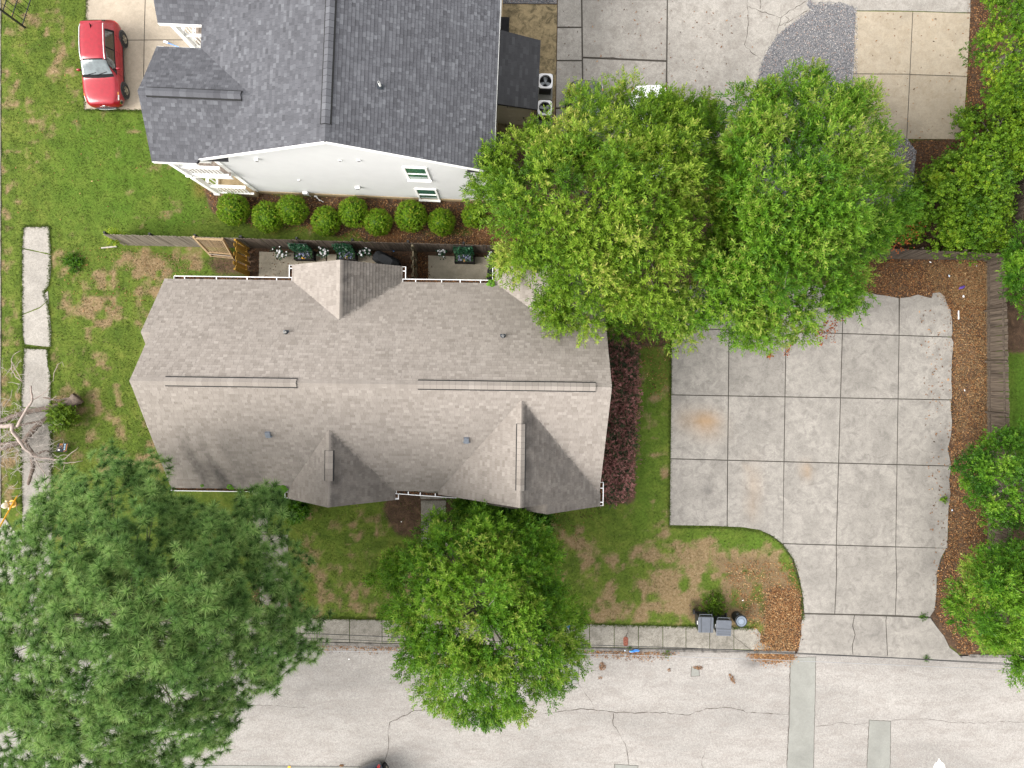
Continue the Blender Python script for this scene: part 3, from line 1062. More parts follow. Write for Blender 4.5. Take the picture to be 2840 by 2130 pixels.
# greenish repair strips and squares in the street
for poly in ([(2193, 1824), (2262, 1822), (2260, 1940), (2258, 2020), (2252, 2260), (2176, 2260), (2190, 1990)],
             [(2411, 1997), (2470, 2001), (2466, 2260), (2398, 2260), (2408, 2060)],
             [(1918, 1849), (1938, 1858), (1940, 1874), (1917, 1875)],
             [(1540, 1835), (1604, 1832), (1603, 1896), (1540, 1894)],
             [(1705, 2120), (1769, 2124), (1766, 2260), (1702, 2260)]):
    m = MB()
    w = W(poly, ROADZ)
    pts = []
    for i in range(len(w)):
        pts += wob_line(w[i], w[(i + 1) % len(w)], 0.12, 0.012, seed=i + int(poly[0][0]))
    m.prism(pts, ROADZ - 0.05, ROADZ + 0.006)
    props(m.build('road_patch', PATCH), kind='structure')
    m = MB()
    c = Vector((sum(p[0] for p in pts) / len(pts), sum(p[1] for p in pts) / len(pts)))
    out = [(p[0] + (0.025 if p[0] > c.x else -0.025), p[1] + (0.02 if p[1] > c.y else -0.02)) for p in pts]
    m.prism(out, ROADZ - 0.05, ROADZ + 0.002)
    props(m.build('road_patch_seam', CRACK), kind='structure')
# light gutter band along the far side of the street, seen at the bottom left
m = MB()
m.prism(W([(380, 2121), (1000, 2126), (1000, 2300), (380, 2300)], ROADZ), ROADZ - 0.05, ROADZ + 0.03)
props(m.build('gutter_band', PATCH), kind='structure')
m = MB()
m.prism(W([(799, 2124), (806, 2124), (806, 2140), (799, 2140)], ROADZ), ROADZ, ROADZ + 0.035)
props(m.build('painted_mark', YELLOW), 'small yellow paint mark on the gutter band at the bottom of the street', 'paint mark')
m = MB()
m.prism(W([(2588, 2160), (2589, 2128), (2594, 2116), (2600, 2114), (2604, 2103), (2609, 2112), (2617, 2117), (2621, 2128), (2622, 2160)], ROADZ), ROADZ - 0.01, ROADZ + 0.005)
props(m.build('painted_arrow', WHITE), 'white painted arrow tip on the street at the bottom right', 'road marking')


def crack(pts, w=0.024, z=ROADZ + 0.0035, seed=0, zc=None, amp=0.03):
    rr = random.Random(seed)
    m = MB()
    wp = [Vector(P2(x, y, zc if zc is not None else ROADZ)) for x, y in pts]
    line = []
    for a, b in zip(wp[:-1], wp[1:]):
        n = max(1, int((b - a).length / 0.16))
        nr = Vector((-(b - a).y, (b - a).x)).normalized()
        for i in range(n):
            line.append(a.lerp(b, i / n) + nr * rr.uniform(-amp, amp))
    line.append(wp[-1])
    L, Rr = [], []
    for i, p in enumerate(line):
        d = line[min(i + 1, len(line) - 1)] - line[max(0, i - 1)]
        nr = Vector((-d.y, d.x)).normalized() if d.length > 0 else Vector((0, 1))
        ww = w * rr.uniform(0.15, 1.2) / 2
        L.append(p + nr * ww)
        Rr.append(p - nr * ww)
    for i in range(len(line) - 1):
        m.face([(Rr[i].x, Rr[i].y, z), (Rr[i + 1].x, Rr[i + 1].y, z), (L[i + 1].x, L[i + 1].y, z), (L[i].x, L[i].y, z)])
    return m


def add_crack(pts, parent, **k):
    return crack(pts, **k).build('crack', CRACK, parent)


for s, pts in enumerate((
        [(1511, 1980), (1560, 1972), (1620, 1966), (1648, 1969), (1700, 1976), (1780, 1977), (1850, 1977), (1903, 1984), (1960, 1965), (2030, 1962), (2070, 1975), (2120, 1979), (2185, 1981)],
        [(1605, 1898), (1625, 1925), (1640, 1945), (1648, 1969)],
        [(1699, 1978), (1702, 2010), (1720, 2040), (1733, 2062), (1741, 2090), (1744, 2121)],
        [(1200, 1965), (1150, 1972), (1110, 1990), (1080, 2003), (1076, 2040), (1078, 2065), (1072, 2100), (1060, 2120)],
        [(2262, 2013), (2300, 2010), (2330, 2005), (2370, 2008), (2408, 2004)],
        [(2472, 1998), (2530, 1996), (2580, 1994), (2640, 2003), (2700, 2005), (2770, 2002), (2850, 2004)],
        [(2190, 2007), (2225, 2013), (2258, 2020)],
        [(700, 1955), (770, 1957), (830, 1962), (850, 1960)],
        [(1950, 2130), (1945, 2110), (1955, 2085)], [(2190, 1822), (2188, 1950), (2183, 2100), (2178, 2200)])):
    add_crack(pts, road, w=0.034 if s in (0, 2, 3) else 0.018, seed=s, amp=0.035 if s < 9 else .01)

# ---- sidewalk slabs along the street
sidewalk = thing('sidewalk', None, None, kind='structure')
edges = [-110, -20, 70, 160, 250, 340, 430, 520, 610, 700, 790, 880, 970, 1060, 1150, 1240, 1330, 1420, 1520, 1635, 1703, 1770, 1838, 1902, 1968, 2035, 2112]
for i in range(len(edges) - 1):
    a, b = edges[i], edges[i + 1]
    ty = lambda x: 1713 + (x - 820) * 0.0216
    by = lambda x: CY - (road_y_at((x - CX) / 56) + 0.155) * 56
    poly = [(a, ty(a)), (b, ty(b)), (b, by(b)), (a, by(a))]
    if b > 2100:
        poly = [(a, ty(a)), (2098, 1742), (2112, 1760), (2108, 1780), (2140, 1795), (2112, by(2112)), (a, by(a))]
    w = W(inset(poly, 1.0))
    pts = wob_line(w[0], w[1], 0.1, 0.02, seed=i) + w[1:] if b <= 2100 else w
    grid_slab(pts, -0.1, 0.04 + rnd(-0.006, 0.006), mat=WALK, parent=sidewalk, attrs=None)
add_crack([(1739, 1736), (1741, 1750), (1736, 1765)], sidewalk, w=0.03, z=0.052, zc=0.04, seed=40)
add_crack([(2030, 1760), (2048, 1775), (2065, 1790), (2085, 1805)], sidewalk, w=0.02, z=0.052, zc=0.04, seed=41)

# ---- broken concrete path on the west side
west_path = thing('path', None, None, kind='structure')
for poly in ([(66, 630), (137, 628), (139, 660), (142, 705), (100, 696), (62, 688)],
             [(62, 690), (100, 698), (142, 707), (142, 760), (137, 790), (125, 806), (121, 818), (134, 806), (136, 830), (112, 852), (62, 872)],
             [(62, 874), (112, 854), (136, 832), (134, 850), (140, 880), (143, 920), (142, 962), (110, 960), (70, 955), (64, 930)],
             [(68, 966), (132, 969), (133, 1015), (141, 1040), (142, 1130), (60, 1130), (61, 1060)],
             [(60, 1132), (142, 1132), (143, 1280), (62, 1280)],
             [(62, 1282), (143, 1282), (144, 1430), (63, 1430)], [(63, 1432), (144, 1432), (146, 1580), (64, 1580)], [(64, 1582), (146, 1582), (150, 1715), (64, 1700)]):
    w = W(inset(poly, 0.5))
    pts = []
    for i in range(len(w)):
        pts += wob_line(w[i], w[(i + 1) % len(w)], 0.2, 0.008, seed=i + int(poly[0][1]))
    grid_slab(pts, -0.08, 0.03 + rnd(-0.008, 0.008), mat=PATH, parent=west_path)
# ---- short walks to the house
house_walk = thing('house_walk', None, None, kind='structure')
for poly in ([(1150, 1340), (1250, 1340), (1238, 1385), (1167, 1385)], [(1167, 1387), (1238, 1387), (1236, 1480), (1168, 1480)], [(1168, 1482), (1236, 1482), (1234, 1600), (1168, 1600)], [(1168, 1602), (1234, 1602), (1232, 1716), (1168, 1716)]):
    grid_slab(W(inset(poly, .8)), -0.08, 0.035, mat=WALK, parent=house_walk)
side_walk = thing('side_walk', None, None, kind='structure')
for poly in ([(700, 1345), (748, 1345), (742, 1480), (702, 1480)], [(720, 1482), (800, 1482), (799, 1600), (720, 1600)], [(720, 1602), (799, 1602), (798, 1712), (720, 1712)]):
    grid_slab(W(inset(poly, .8)), -0.08, 0.035, mat=WALK, parent=side_walk)
# ---- driveway top left
driveway = thing('driveway', None, None, kind='structure')
for poly in ([(242, -260), (405, -260), (403, -6), (241, -6)], [(407, -260), (690, -260), (690, -6), (405, -6)],
             [(241, -3), (403, -3), (400, 111), (238, 112)], [(405, -3), (640, -3), (640, 110), (402, 111)],
             [(238, 114), (400, 113), (397, 306), (234, 304)], [(402, 113), (640, 112), (640, 306), (399, 306)]):
    grid_slab(W(inset(poly, .1)), -0.1, 0.04, mat=DRIVE, parent=driveway)
joint_bed('joint_bed', W([(240, -250), (630, -250), (630, 304), (237, 303)]), 0.03, JOINT, driveway)
# ---- patios behind the brown house
for poly, mt in (([(719, 697), (905, 704), (905, 800), (717, 792)], PATIO), ([(907, 704), (1062, 710), (1062, 800), (907, 800)], PATIO), ([(1187, 708), (1400, 714), (1400, 830), (1187, 820)], PATIO)):
    m = MB()
    m.prism(W(inset(poly, 1)), -0.08, 0.04)
    props(m.build('patio', mt), kind='structure')
m = MB()
m.prism(W([(1378, 12), (1545, 14), (1541, 240), (1536, 420), (1370, 420)]), -0.08, 0.035)
props(m.build('back_patio', MOSSY), kind='structure')

# ---- rear parking yard
yard = thing('rear_yard', None, None, kind='structure')
YZ = 0.04
for poly in ([(1547, -260), (1611, -260), (1612, -10), (1546, -10)], [(1546, -8), (1612, -8), (1613, 76), (1545, 76)], [(1545, 78), (1613, 78), (1614, 168), (1543, 168)], [(1543, 170), (1614, 170), (1616, 300), (1541, 300)], [(1541, 302), (1616, 302), (1618, 460), (1539, 460)],
             [(1614, -260), (1852, -260), (1851, -4), (1614, -4)],
             [(1614, 0), (1850, 0), (1848, 169), (1616, 159)], [(1616, 162), (1848, 172), (1844, 420), (1618, 420)],
             [(1853, -260), (2200, -260), (2245, 0), (2238, 14), (2250, 28), (2240, 40), (2212, 58), (2188, 75), (2160, 98), (2150, 115), (2130, 140), (2118, 165), (2108, 205), (2098, 260), (2000, 420), (1848, 420), (1851, 0)],
             [(2202, -260), (2690, -260), (2691, 36), (2640, 36), (2560, 33), (2480, 31), (2372, 31), (2362, 20), (2330, 14), (2300, 14), (2255, 16), (2247, 0)]):
    w = W(inset(poly, 1.2))
    grid_slab(w, -0.08, YZ, mat=YARD, parent=yard)
joint_bed('joint_bed', W([(1549, -250), (2190, -250), (2235, 0), (2180, 70), (2110, 170), (1990, 410), (1545, 450)]), YZ - 0.018, JOINT, yard)
for s, pts in enumerate(([(1616, 158), (1650, 160), (1700, 161), (1760, 166), (1846, 170)], [(2070, -20), (2074, 30), (2076, 70), (2068, 110), (2064, 125)], [(2064, 125), (2090, 150), (2110, 165)],
                         [(2076, 18), (2105, 30), (2150, 42), (2165, 50), (2158, 80), (2152, 105)], [(2165, 50), (2190, 30), (2220, 15), (2240, 0)], [(2158, 72), (2185, 62), (2205, 50), (2240, 30)], [(2175, 70), (2188, 55), (2178, 45)], [(2110, 0), (2108, 25)])):
    add_crack(pts, yard, w=0.03, z=YZ + 0.004, zc=YZ, seed=60 + s, amp=0.04)
beige_pad = thing('parking_pad', None, None, kind='structure')
for poly in ([(2372, 33), (2529, 34), (2521, 206), (2366, 205)], [(2531, 34), (2689, 39), (2680, 212), (2523, 207)], [(2366, 207), (2521, 208), (2512, 386), (2360, 384)], [(2523, 209), (2680, 214), (2668, 387), (2514, 386)]):
    grid_slab(W(inset(poly, .1)), -0.08, 0.055, mat=BEIGE, parent=beige_pad)
joint_bed('joint_bed', W([(2374, 35), (2686, 41), (2666, 385), (2362, 382)]), 0.045, JOINT, beige_pad)


def gravel_area(name, poly, n, z0=0.03, bed=True):
    if bed:
        m = MB()
        m.prism(W(poly), -0.1, z0)
        props(m.build(name, GRAVEL_BED), kind='structure')
    q = pts_in(poly, n)
    s = RNG.uniform(0.012, 0.032, n)
    # squashed irregular stones (octahedra)
    tv = np.array([[1, 0, 0], [-.9, .2, 0], [.1, 1, 0], [0, -.9, .1], [.1, .1, .7], [0, 0, -.5]], float)
    tf = np.array([[0, 2, 4], [2, 1, 4], [1, 3, 4], [3, 0, 4]])
    pw = np.stack([(q[:, 0] - CX) / 56, (CY - q[:, 1]) / 56, np.full(n, z0 + 0.012) + RNG.uniform(0, 0.02, n)], 1)
    d = RNG.normal(0, 0.25, (n, 3)) + [0, 0, 1]
    V, Fq, T = scatter([(tv, tf, np.zeros(6))], pw, d, s, RNG.random(n), RNG)
    props(np_obj('gravel_stones', V, Fq, GRAVEL, T), kind='stuff')


gravel_area('gravel', [(2255, 8), (2300, 6), (2330, 8), (2375, 20), (2378, 120), (2370, 382), (2510, 380), (2540, 420), (2530, 520), (2440, 600), (2080, 600), (2050, 320), (2094, 245), (2102, 205), (2112, 168), (2126, 140), (2146, 112), (2156, 95), (2184, 72), (2208, 54), (2236, 36), (2246, 28), (2234, 12), (2246, -4)], 42000)
gravel_area('gravel_strip', [(1380, -120), (1544, -120), (1544, 11), (1380, 10)], 5000)

# ================================================================== ROOFS
def clip_poly_row(poly, v):
    """interval of a convex uv polygon at height v"""
    xs = []
    n = len(poly)
    for i in range(n):
        (x0, y0), (x1, y1) = poly[i], poly[(i + 1) % n]
        if (y0 - v) * (y1 - v) <= 0 and abs(y1 - y0) > 1e-9:
            t = (v - y0) / (y1 - y0)
            xs.append(x0 + t * (x1 - x0))
    if len(xs) < 2:
        return None
    return min(xs), max(xs)


class Shingles:
    def __init__(s, rng, stain=None, expo=0.143, wide=(0.11, 0.27), thick=(0.016, 0.028)):
        s.V, s.F, s.T, s.S, s.cand = [], [], [], [], []
        s.rng, s.stain, s.expo, s.wide, s.thick = rng, stain or (lambda p: 0.0), expo, wide, thick

    def plane(s, pts, keep=True):
        """pts: convex polygon in house space, first two points lie along the eave"""
        P0 = [Vector(p) for p in pts]
        n = (P0[1] - P0[0]).cross(P0[2] - P0[0])
        if n.z < 0:
            n = -n
        n.normalize()
        u = (P0[1] - P0[0]).normalized()
        w = n.cross(u)
        if w.z < 0:
            w = -w
        o = P0[0]
        poly = [((p - o).dot(u), (p - o).dot(w)) for p in P0]
        vmin, vmax = min(p[1] for p in poly), max(p[1] for p in poly)
        v = vmin
        k = 0
        while v < vmax - 0.02:
            v0, v1 = v, min(v + s.expo, vmax)
            a0 = clip_poly_row(poly, v0 + 1e-4)
            a1 = clip_poly_row(poly, v1 - 1e-4)
            if a0 and a1:
                lo, hi = min(a0[0], a1[0]), max(a0[1], a1[1])
                x = lo - s.rng.uniform(0, 0.3)
                while x < hi:
                    wd = s.rng.uniform(*s.wide)
                    xa, xb = x, x + wd - 0.004
                    x += wd
                    b0, b1 = max(xa, a0[0]), min(xb, a0[1])
                    t0, t1 = max(xa, a1[0]), min(xb, a1[1])
                    if b1 - b0 < 0.004 and t1 - t0 < 0.004:
                        continue
                    b0 = min(max(b0, a0[0]), a0[1]); b1 = max(min(b1, a0[1]), b0)
                    t0 = min(max(t0, a1[0]), a1[1]); t1 = max(min(t1, a1[1]), t0)
                    h = s.rng.uniform(*s.thick)
                    q = [o + u * b0 + w * (v0 - 0.006) + n * h, o + u * b1 + w * (v0 - 0.006) + n * h,
                         o + u * t1 + w * v1 + n * 0.002, o + u * t0 + w * v1 + n * 0.002,
                         o + u * b0 + w * (v0 - 0.006) - n * 0.004, o + u * b1 + w * (v0 - 0.006) - n * 0.004]
                    tone = min(1, max(0.13, s.rng.choice([s.rng.gauss(0.36, 0.10), s.rng.gauss(0.68, 0.14), s.rng.gauss(0.52, 0.1)])))
                    full = (b1 - b0) > wd - 0.01 and (t1 - t0) > wd - 0.01
                    s.add(q, tone, full and keep and wd > 0.17)
            v += s.expo
            k += 1

    def add(s, q, tone, full):
        st = [s.stain(p) for p in q]
        s.cand.append((q, tone, st, full))

    def finish(s, parent, mat, n_single):
        idx = [i for i, c in enumerate(s.cand) if c[3] and max(c[2]) < 0.02]
        s.rng.shuffle(idx)
        # those nearest the camera show largest: the highest ones, picked along the ridge
        idx.sort(key=lambda i: -s.cand[i][0][0].z)
        single = set(idx[:n_single])
        V, Fq, T, S = [], [], [], []
        faces = [(0, 1, 2, 3), (4, 5, 1, 0), (4, 0, 3, 3), (1, 5, 2, 2)]
        for i, (q, tone, st, full) in enumerate(s.cand):
            if i in single:
                m = MB()
                c = (q[0] + q[1] + q[2] + q[3]) / 4
                q2 = [p - c for p in q]
                me = bpy.data.meshes.new('shingle')
                vs = [tuple(p) for p in q2[:4]] + [tuple(q2[0]), tuple(q2[1]), tuple(q2[4]), tuple(q2[5])]
                me.from_pydata(vs, [], [(0, 1, 2, 3), (6, 7, 5, 4)])
                a = me.attributes.new('tone', 'FLOAT', 'POINT')
                a.data.foreach_set('value', [tone] * 4 + [0.0] * 4)
                me.materials.append(mat)
                me.update()
                o = bpy.data.objects.new('shingle', me)
                COL.objects.link(o)
                o.parent = parent
                o.location = c
                continue
            b = len(V)
            V += [tuple(p) for p in q[:4]] + [tuple(q[0]), tuple(q[1]), tuple(q[4]), tuple(q[5])]
            T += [tone] * 4 + [0.0] * 4
            S += st[:4] + [st[0], st[1], st[0], st[1]]
            Fq += [(b, b + 1, b + 2, b + 3), (b + 6, b + 7, b + 5, b + 4)]
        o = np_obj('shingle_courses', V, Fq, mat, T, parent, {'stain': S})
        props(o, kind='stuff')


def cap_row(s, a, b, width, drop, parent_tone=None, step=0.17, stain=None):
    """ridge caps folded over the ridge from a to b, as more shingles; drop = slope fall per metre sideways (l, r)"""
    a, b = Vector(a), Vector(b)
    d = (b - a)
    L = d.length
    d.normalize()
    side = Vector((-d.y, d.x, 0)).normalized()
    n = int(L / step)
    for i in range(n):
        p0, p1 = a + d * (i * step), a + d * ((i + 1) * step + 0.02)
        tone = min(1, max(0.15, s.rng.gauss(0.55, 0.13)))
        for sg, dr in ((1, drop[0]), (-1, drop[1])):
            h0, h1 = 0.028, 0.016
            e0 = p0 + side * sg * width + Vector((0, 0, -dr * width + h0))
            e1 = p1 + side * sg * width + Vector((0, 0, -dr * width + h1))
            r0, r1 = p0 + Vector((0, 0, h0)), p1 + Vector((0, 0, h1))
            q = [r0, e0, e1, r1, r0 - Vector((0, 0, .02)), e0 - Vector((0, 0, .02))] if sg < 0 else [e0, r0, r1, e1, e0 - Vector((0, 0, .02)), r0 - Vector((0, 0, .02))]
            s.add(q, tone, False)


def ridge_vent(parent, s, a, b, half, drop, h=0.055, ext=0.0):
    """raised vent strip along the ridge: dark mesh sides and shingle caps on top"""
    a, b = Vector(a), Vector(b)
    d = (b - a).normalized()
    side = Vector((-d.y, d.x, 0)).normalized()
    m = MB()
    for sg, dr in ((1, drop[0]), (-1, drop[1])):
        w = half + 0.042
        lo = Vector((0, 0, -dr * w - 0.03))
        hi = Vector((0, 0, -dr * w + h))
        A0, A1 = a + side * sg * w + lo, b + side * sg * w + lo
        B0, B1 = a + side * sg * w + hi, b + side * sg * w + hi
        R0, R1 = a + Vector((0, 0, h)), b + Vector((0, 0, h))
        m.face([A0, A1, B1, B0])
        m.face([B0, B1, R1, R0])
        m.face([a + Vector((0, 0, -.05)), A0, B0, R0])
        m.face([b + Vector((0, 0, -.05)), A1, B1, R1])
    m.build('ridge_vent', VENT, parent)
    n = max(1, int((b - a).length / 0.25))
    L = (b - a).length
    st = L / n
    for i in range(n):
        p0, p1 = a + d * (i * st), a + d * ((i + 1) * st - 0.006)
        tone = min(1, max(0.2, s.rng.gauss(0.6, 0.14)))
        for sg, dr in ((1, drop[0]), (-1, drop[1])):
            r0, r1 = p0 + Vector((0, 0, h + 0.03)), p1 + Vector((0, 0, h + 0.02))
            e0 = p0 + side * sg * half + Vector((0, 0, -dr * half + h + 0.022))
            e1 = p1 + side * sg * half + Vector((0, 0, -dr * half + h + 0.014))
            q = [r0, e0, e1, r1, r0 - Vector((0, 0, .02)), e0 - Vector((0, 0, .02))] if sg < 0 else [e0, r0, r1, e1, e0 - Vector((0, 0, .02)), r0 - Vector((0, 0, .02))]
            s.add(q, tone, False)


def deck(m, pts, t=0.14):
    """roof slab under the shingles"""
    top = [Vector(p) - Vector((0, 0, 0.006)) for p in pts]
    bot = [p - Vector((0, 0, t)) for p in top]
    n = len(top)
    nr = (top[1] - top[0]).cross(top[2] - top[0])
    if nr.z < 0:
        top, bot = top[::-1], bot[::-1]
    m.face(top)
    m.face(bot[::-1])
    for i in range(n):
        j = (i + 1) % n
        m.face([bot[i], bot[j], top[j], top[i]])


# ------------------------------------------------------------------ brown house (long duplex with cross gables)
brown = thing('house', 'long single-storey house with brown shingle roof, five cross gables and white gutters', 'house', (-5.67, 0, 0), -0.0135)
EZ, RZ, NE_, SE_ = 2.9, 6.5, 4.63, -4.83
WX, EX = -9.75, 9.70
gab = []   # (left x, ridge x, right x, front y, ridge z, sign)
gab.append((-4.37, -1.85, 0.62, 5.36, 4.37, 1))
gab.append((4.87, 7.30, 9.70, 5.36, 4.37, 1))
gab.append((-4.43, -2.06, 0.43, -5.26, 5.04, -1))
gab.append((2.41, 6.07, 9.73, -4.99, 6.08, -1))


def main_y(z, sg):
    e = NE_ if sg > 0 else SE_
    return e * (1 - (z - EZ) / (RZ - EZ))


def brown_stain_shade(p):
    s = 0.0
    # steep gables' east faces: algae below the ridge, plus shade painted into the colour
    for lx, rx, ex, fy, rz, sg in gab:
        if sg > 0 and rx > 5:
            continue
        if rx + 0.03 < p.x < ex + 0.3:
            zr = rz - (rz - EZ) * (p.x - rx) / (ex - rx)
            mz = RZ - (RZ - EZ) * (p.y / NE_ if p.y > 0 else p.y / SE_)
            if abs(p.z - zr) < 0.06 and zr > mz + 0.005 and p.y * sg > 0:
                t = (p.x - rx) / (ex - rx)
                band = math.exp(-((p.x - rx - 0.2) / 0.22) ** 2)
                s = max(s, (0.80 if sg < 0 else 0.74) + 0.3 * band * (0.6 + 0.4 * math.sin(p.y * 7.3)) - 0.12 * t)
    # streaks on the south-west slope, beside the pine
    if p.y < -1.5 and p.x < -4.6:
        down = max(0.0, min(1.0, (-1.6 - p.y) / 2.6))
        st = 0.5 + 0.5 * math.sin(p.x * 5.2 + 1.3 * math.sin(p.y * 1.7)) * math.sin(p.x * 2.1 + 0.7)
        edge = min(1.0, max(0.0, (p.x + 9.2) / 0.9)) * min(1.0, max(0.0, (-4.9 - p.x) / 2.2))
        s = max(s, 1.25 * down ** 1.1 * st * edge)
        s = max(s, 0.8 * max(0, down - 0.45) * edge)
    elif p.y < -3.4:
        s = max(s, 0.25 * min(1, (-3.4 - p.y) / 1.2))
    return min(1.0, s)


sh = Shingles(random.Random(5), brown_stain_shade)
planes = []
planes.append([(WX, NE_, EZ), (EX, NE_, EZ), (EX, 0, RZ), (WX, 0, RZ)])
planes.append([(WX, SE_, EZ), (EX, SE_, EZ), (EX, 0, RZ), (WX, 0, RZ)])
# small projecting gable on the west end: north slope carries on 0.4 m past the main rake
zp = 4.88
yp = main_y(zp, 1)
planes.append([(WX - 0.42, NE_, EZ), (WX, NE_, EZ), (WX, yp, zp), (WX - 0.42, yp, zp)])
planes.append([(WX - 0.42, yp - (zp - EZ) * 1.28, EZ), (WX + 0.6, yp - (zp - EZ) * 1.28, EZ), (WX + 0.6, yp, zp), (WX - 0.42, yp, zp)])
for lx, rx, ex, fy, rz, sg in gab:
    ye = NE_ if sg > 0 else SE_
    ya = main_y(rz, sg)
    planes.append([(lx, fy, EZ), (lx, ye, EZ), (rx, ya, rz), (rx, fy, rz)])
    planes.append([(ex, fy, EZ), (ex, ye, EZ), (rx, ya, rz), (rx, fy, rz)])
# stepped-out entry gable sharing the east slope of the south-east gable
lx, rx, ex, fy, rz, sg = gab[3]
bx = 7.23
bz = rz - (rz - EZ) * (bx - rx) / (ex - rx)
bf = -5.42
planes.append([(ex, bf, EZ), (ex, fy, EZ), (bx, fy, bz), (bx, bf, bz)])
planes.append([(bx - (ex - bx), bf, EZ), (bx - (ex - bx), fy, EZ), (bx, fy, bz), (bx, bf, bz)])
m = MB()
for i, pl in enumerate(planes):
    deck(m, pl)
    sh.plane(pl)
roof_b = m.build('roof', BROWN_SH, brown)
props(roof_b)
drop_m = ((RZ - EZ) / NE_, (RZ - EZ) / -SE_)
cap_row(sh, (WX, 0, RZ), (EX, 0, RZ), 0.17, drop_m)
for lx, rx, ex, fy, rz, sg in gab:
    ya = main_y(rz, sg)
    dl, dr = (rz - EZ) / (rx - lx), (rz - EZ) / (ex - rx)
    # direction from front to back; side(+) is to the left of travel
    if sg > 0:
        cap_row(sh, (rx, fy, rz), (rx, ya, rz), 0.16, (dr, dl))
    else:
        cap_row(sh, (rx, fy, rz), (rx, ya, rz), 0.16, (dl, dr))
cap_row(sh, (bx, bf, bz), (bx, fy, bz), 0.16, ((bz - EZ) / (ex - bx),) * 2)
cap_row(sh, (WX - 0.42, yp, zp), (WX + 0.02, yp, zp), 0.15, (0.78, 0.78))
ridge_vent(roof_b, sh, (-8.35, 0, RZ + .01), (-3.02, 0, RZ + .01), 0.165, drop_m)
ridge_vent(roof_b, sh, (1.86, 0, RZ + .01), (9.05, 0, RZ + .01), 0.165, drop_m)
g = gab[2]
ridge_vent(roof_b, sh, (g[1], -4.15, g[4] + .01), (g[1], -2.85, g[4] + .01), 0.165, ((g[4] - EZ) / (g[1] - g[0]), (g[4] - EZ) / (g[2] - g[1])))
g = gab[3]
ridge_vent(roof_b, sh, (g[1], -4.3, g[4] + .01), (g[1], -1.55, g[4] + .01), 0.165, ((g[4] - EZ) / (g[1] - g[0]), (g[4] - EZ) / (g[2] - g[1])))
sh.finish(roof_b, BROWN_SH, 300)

# walls
m = MB()
m.box(((WX + EX) / 2, (NE_ + SE_) / 2, 1.33), (EX - WX - 0.6, NE_ - SE_ - 0.8, 2.7))
for lx, rx, ex, fy, rz, sg in gab:
    f = fy - 0.35 * sg
    m.box(((lx + ex) / 2, (f + sg * 3.4) / 2, 1.33), (ex - lx - 0.75, abs(f - sg * 3.4), 2.69))
    m.face([(lx + .38, f, 2.6), (ex - .38, f, 2.6), (rx, f, rz - 0.22)])
for x in (WX + 0.3, EX - 0.3):
    m.face([(x, NE_ - .4, 2.6), (x, SE_ + .4, 2.6), (x, 0, RZ - .25)])
m.build('wall', BRICK, brown)


def window_part(parent, c, w, h, axis, out, glass=WINGLASS):
    """sash window: frame with sill, two panes, meeting rail; axis 'x' = wall runs along x; out = outward sign"""
    def bx_(m, u, v, du, dv, dpt, off):
        if axis == 'x':
            m.box((c[0] + u, c[1] + out * off, c[2] + v), (du, dpt, dv))
        else:
            m.box((c[0] + out * off, c[1] + u, c[2] + v), (dpt, du, dv))
    f = MB()
    bx_(f, -w / 2, 0, 0.09, h + 0.1, 0.05, 0.02)
    bx_(f, w / 2, 0, 0.09, h + 0.1, 0.05, 0.02)
    bx_(f, 0, h / 2, w - 0.092, 0.10, 0.054, 0.021)
    bx_(f, 0, -0.02, w - 0.112, 0.05, 0.05, 0.025)
    fr = f.build('window', TRIM, parent)
    s = MB()
    bx_(s, 0, -h / 2 - 0.02, w + 0.12, 0.06, 0.14, 0.06)
    s.build('sill', TRIM, fr)
    for dz in (0.25, -0.25):
        p = MB()
        bx_(p, 0, dz * h, w - 0.114, h / 2 - 0.07, 0.02, 0.012)
        p.build('pane', glass, fr)
    return fr


def gutter(parent, a, b, hang=1, ties=(), tie_gap=0.0):
    """open K-style gutter: floor, back, white front lip; ties = straps across"""
    a, b = Vector(a), Vector(b)
    d = (b - a).normalized()
    s = Vector((-d.y, d.x, 0)) * hang
    m = MB()
    w, h = 0.125, 0.11
    m.bar(a + s * (w + 0.012) + Vector((0, 0, -0.02)), b + s * (w + 0.012) + Vector((0, 0, -0.02)), 0.028, h)
    m.bar(a + s * w / 2 + Vector((0, 0, -h + .02)), b + s * w / 2 + Vector((0, 0, -h + .02)), w - 0.004, 0.012, mi=1)
    m.bar(a + s * (w - .004) + Vector((0, 0, -.04)), b + s * (w - .004) + Vector((0, 0, -.04)), .004, .08, mi=1)
    m.bar(a + s * w * .5, a + s * w * .5 + d * 0.012, w, h)
    m.bar(b + s * w * .5 - d * 0.012, b + s * w * .5, w, h)
    for t in ties:
        p = a.lerp(b, t)
        m.bar(p + s * 0.0 + Vector((0, 0, 0.03)), p + s * w + Vector((0, 0, 0.03)), 0.035, 0.012)
    g = m.build('gutter', [GUTTERW, SOILM], parent)
    n = int((b - a).length * 110)
    if n > 0:
        q = RNG.random((n, 2))
        pts = np.array([list(a + d * (x * (b - a).length) + s * (0.01 + y * 0.1) + Vector((0, 0, -0.055 + RNG.uniform(0, 0.02)))) for x, y in q])
        V, Fq, T = scatter(LEAF_FLAT, pts, RNG.normal(0, 0.35, (n, 3)) + [0, 0, 1], RNG.uniform(0.04, 0.085, n), RNG.uniform(0, 0.6, n), RNG)
        props(np_obj('gutter_leaves', V, Fq, LITTER, T, g), kind='stuff')
    return g


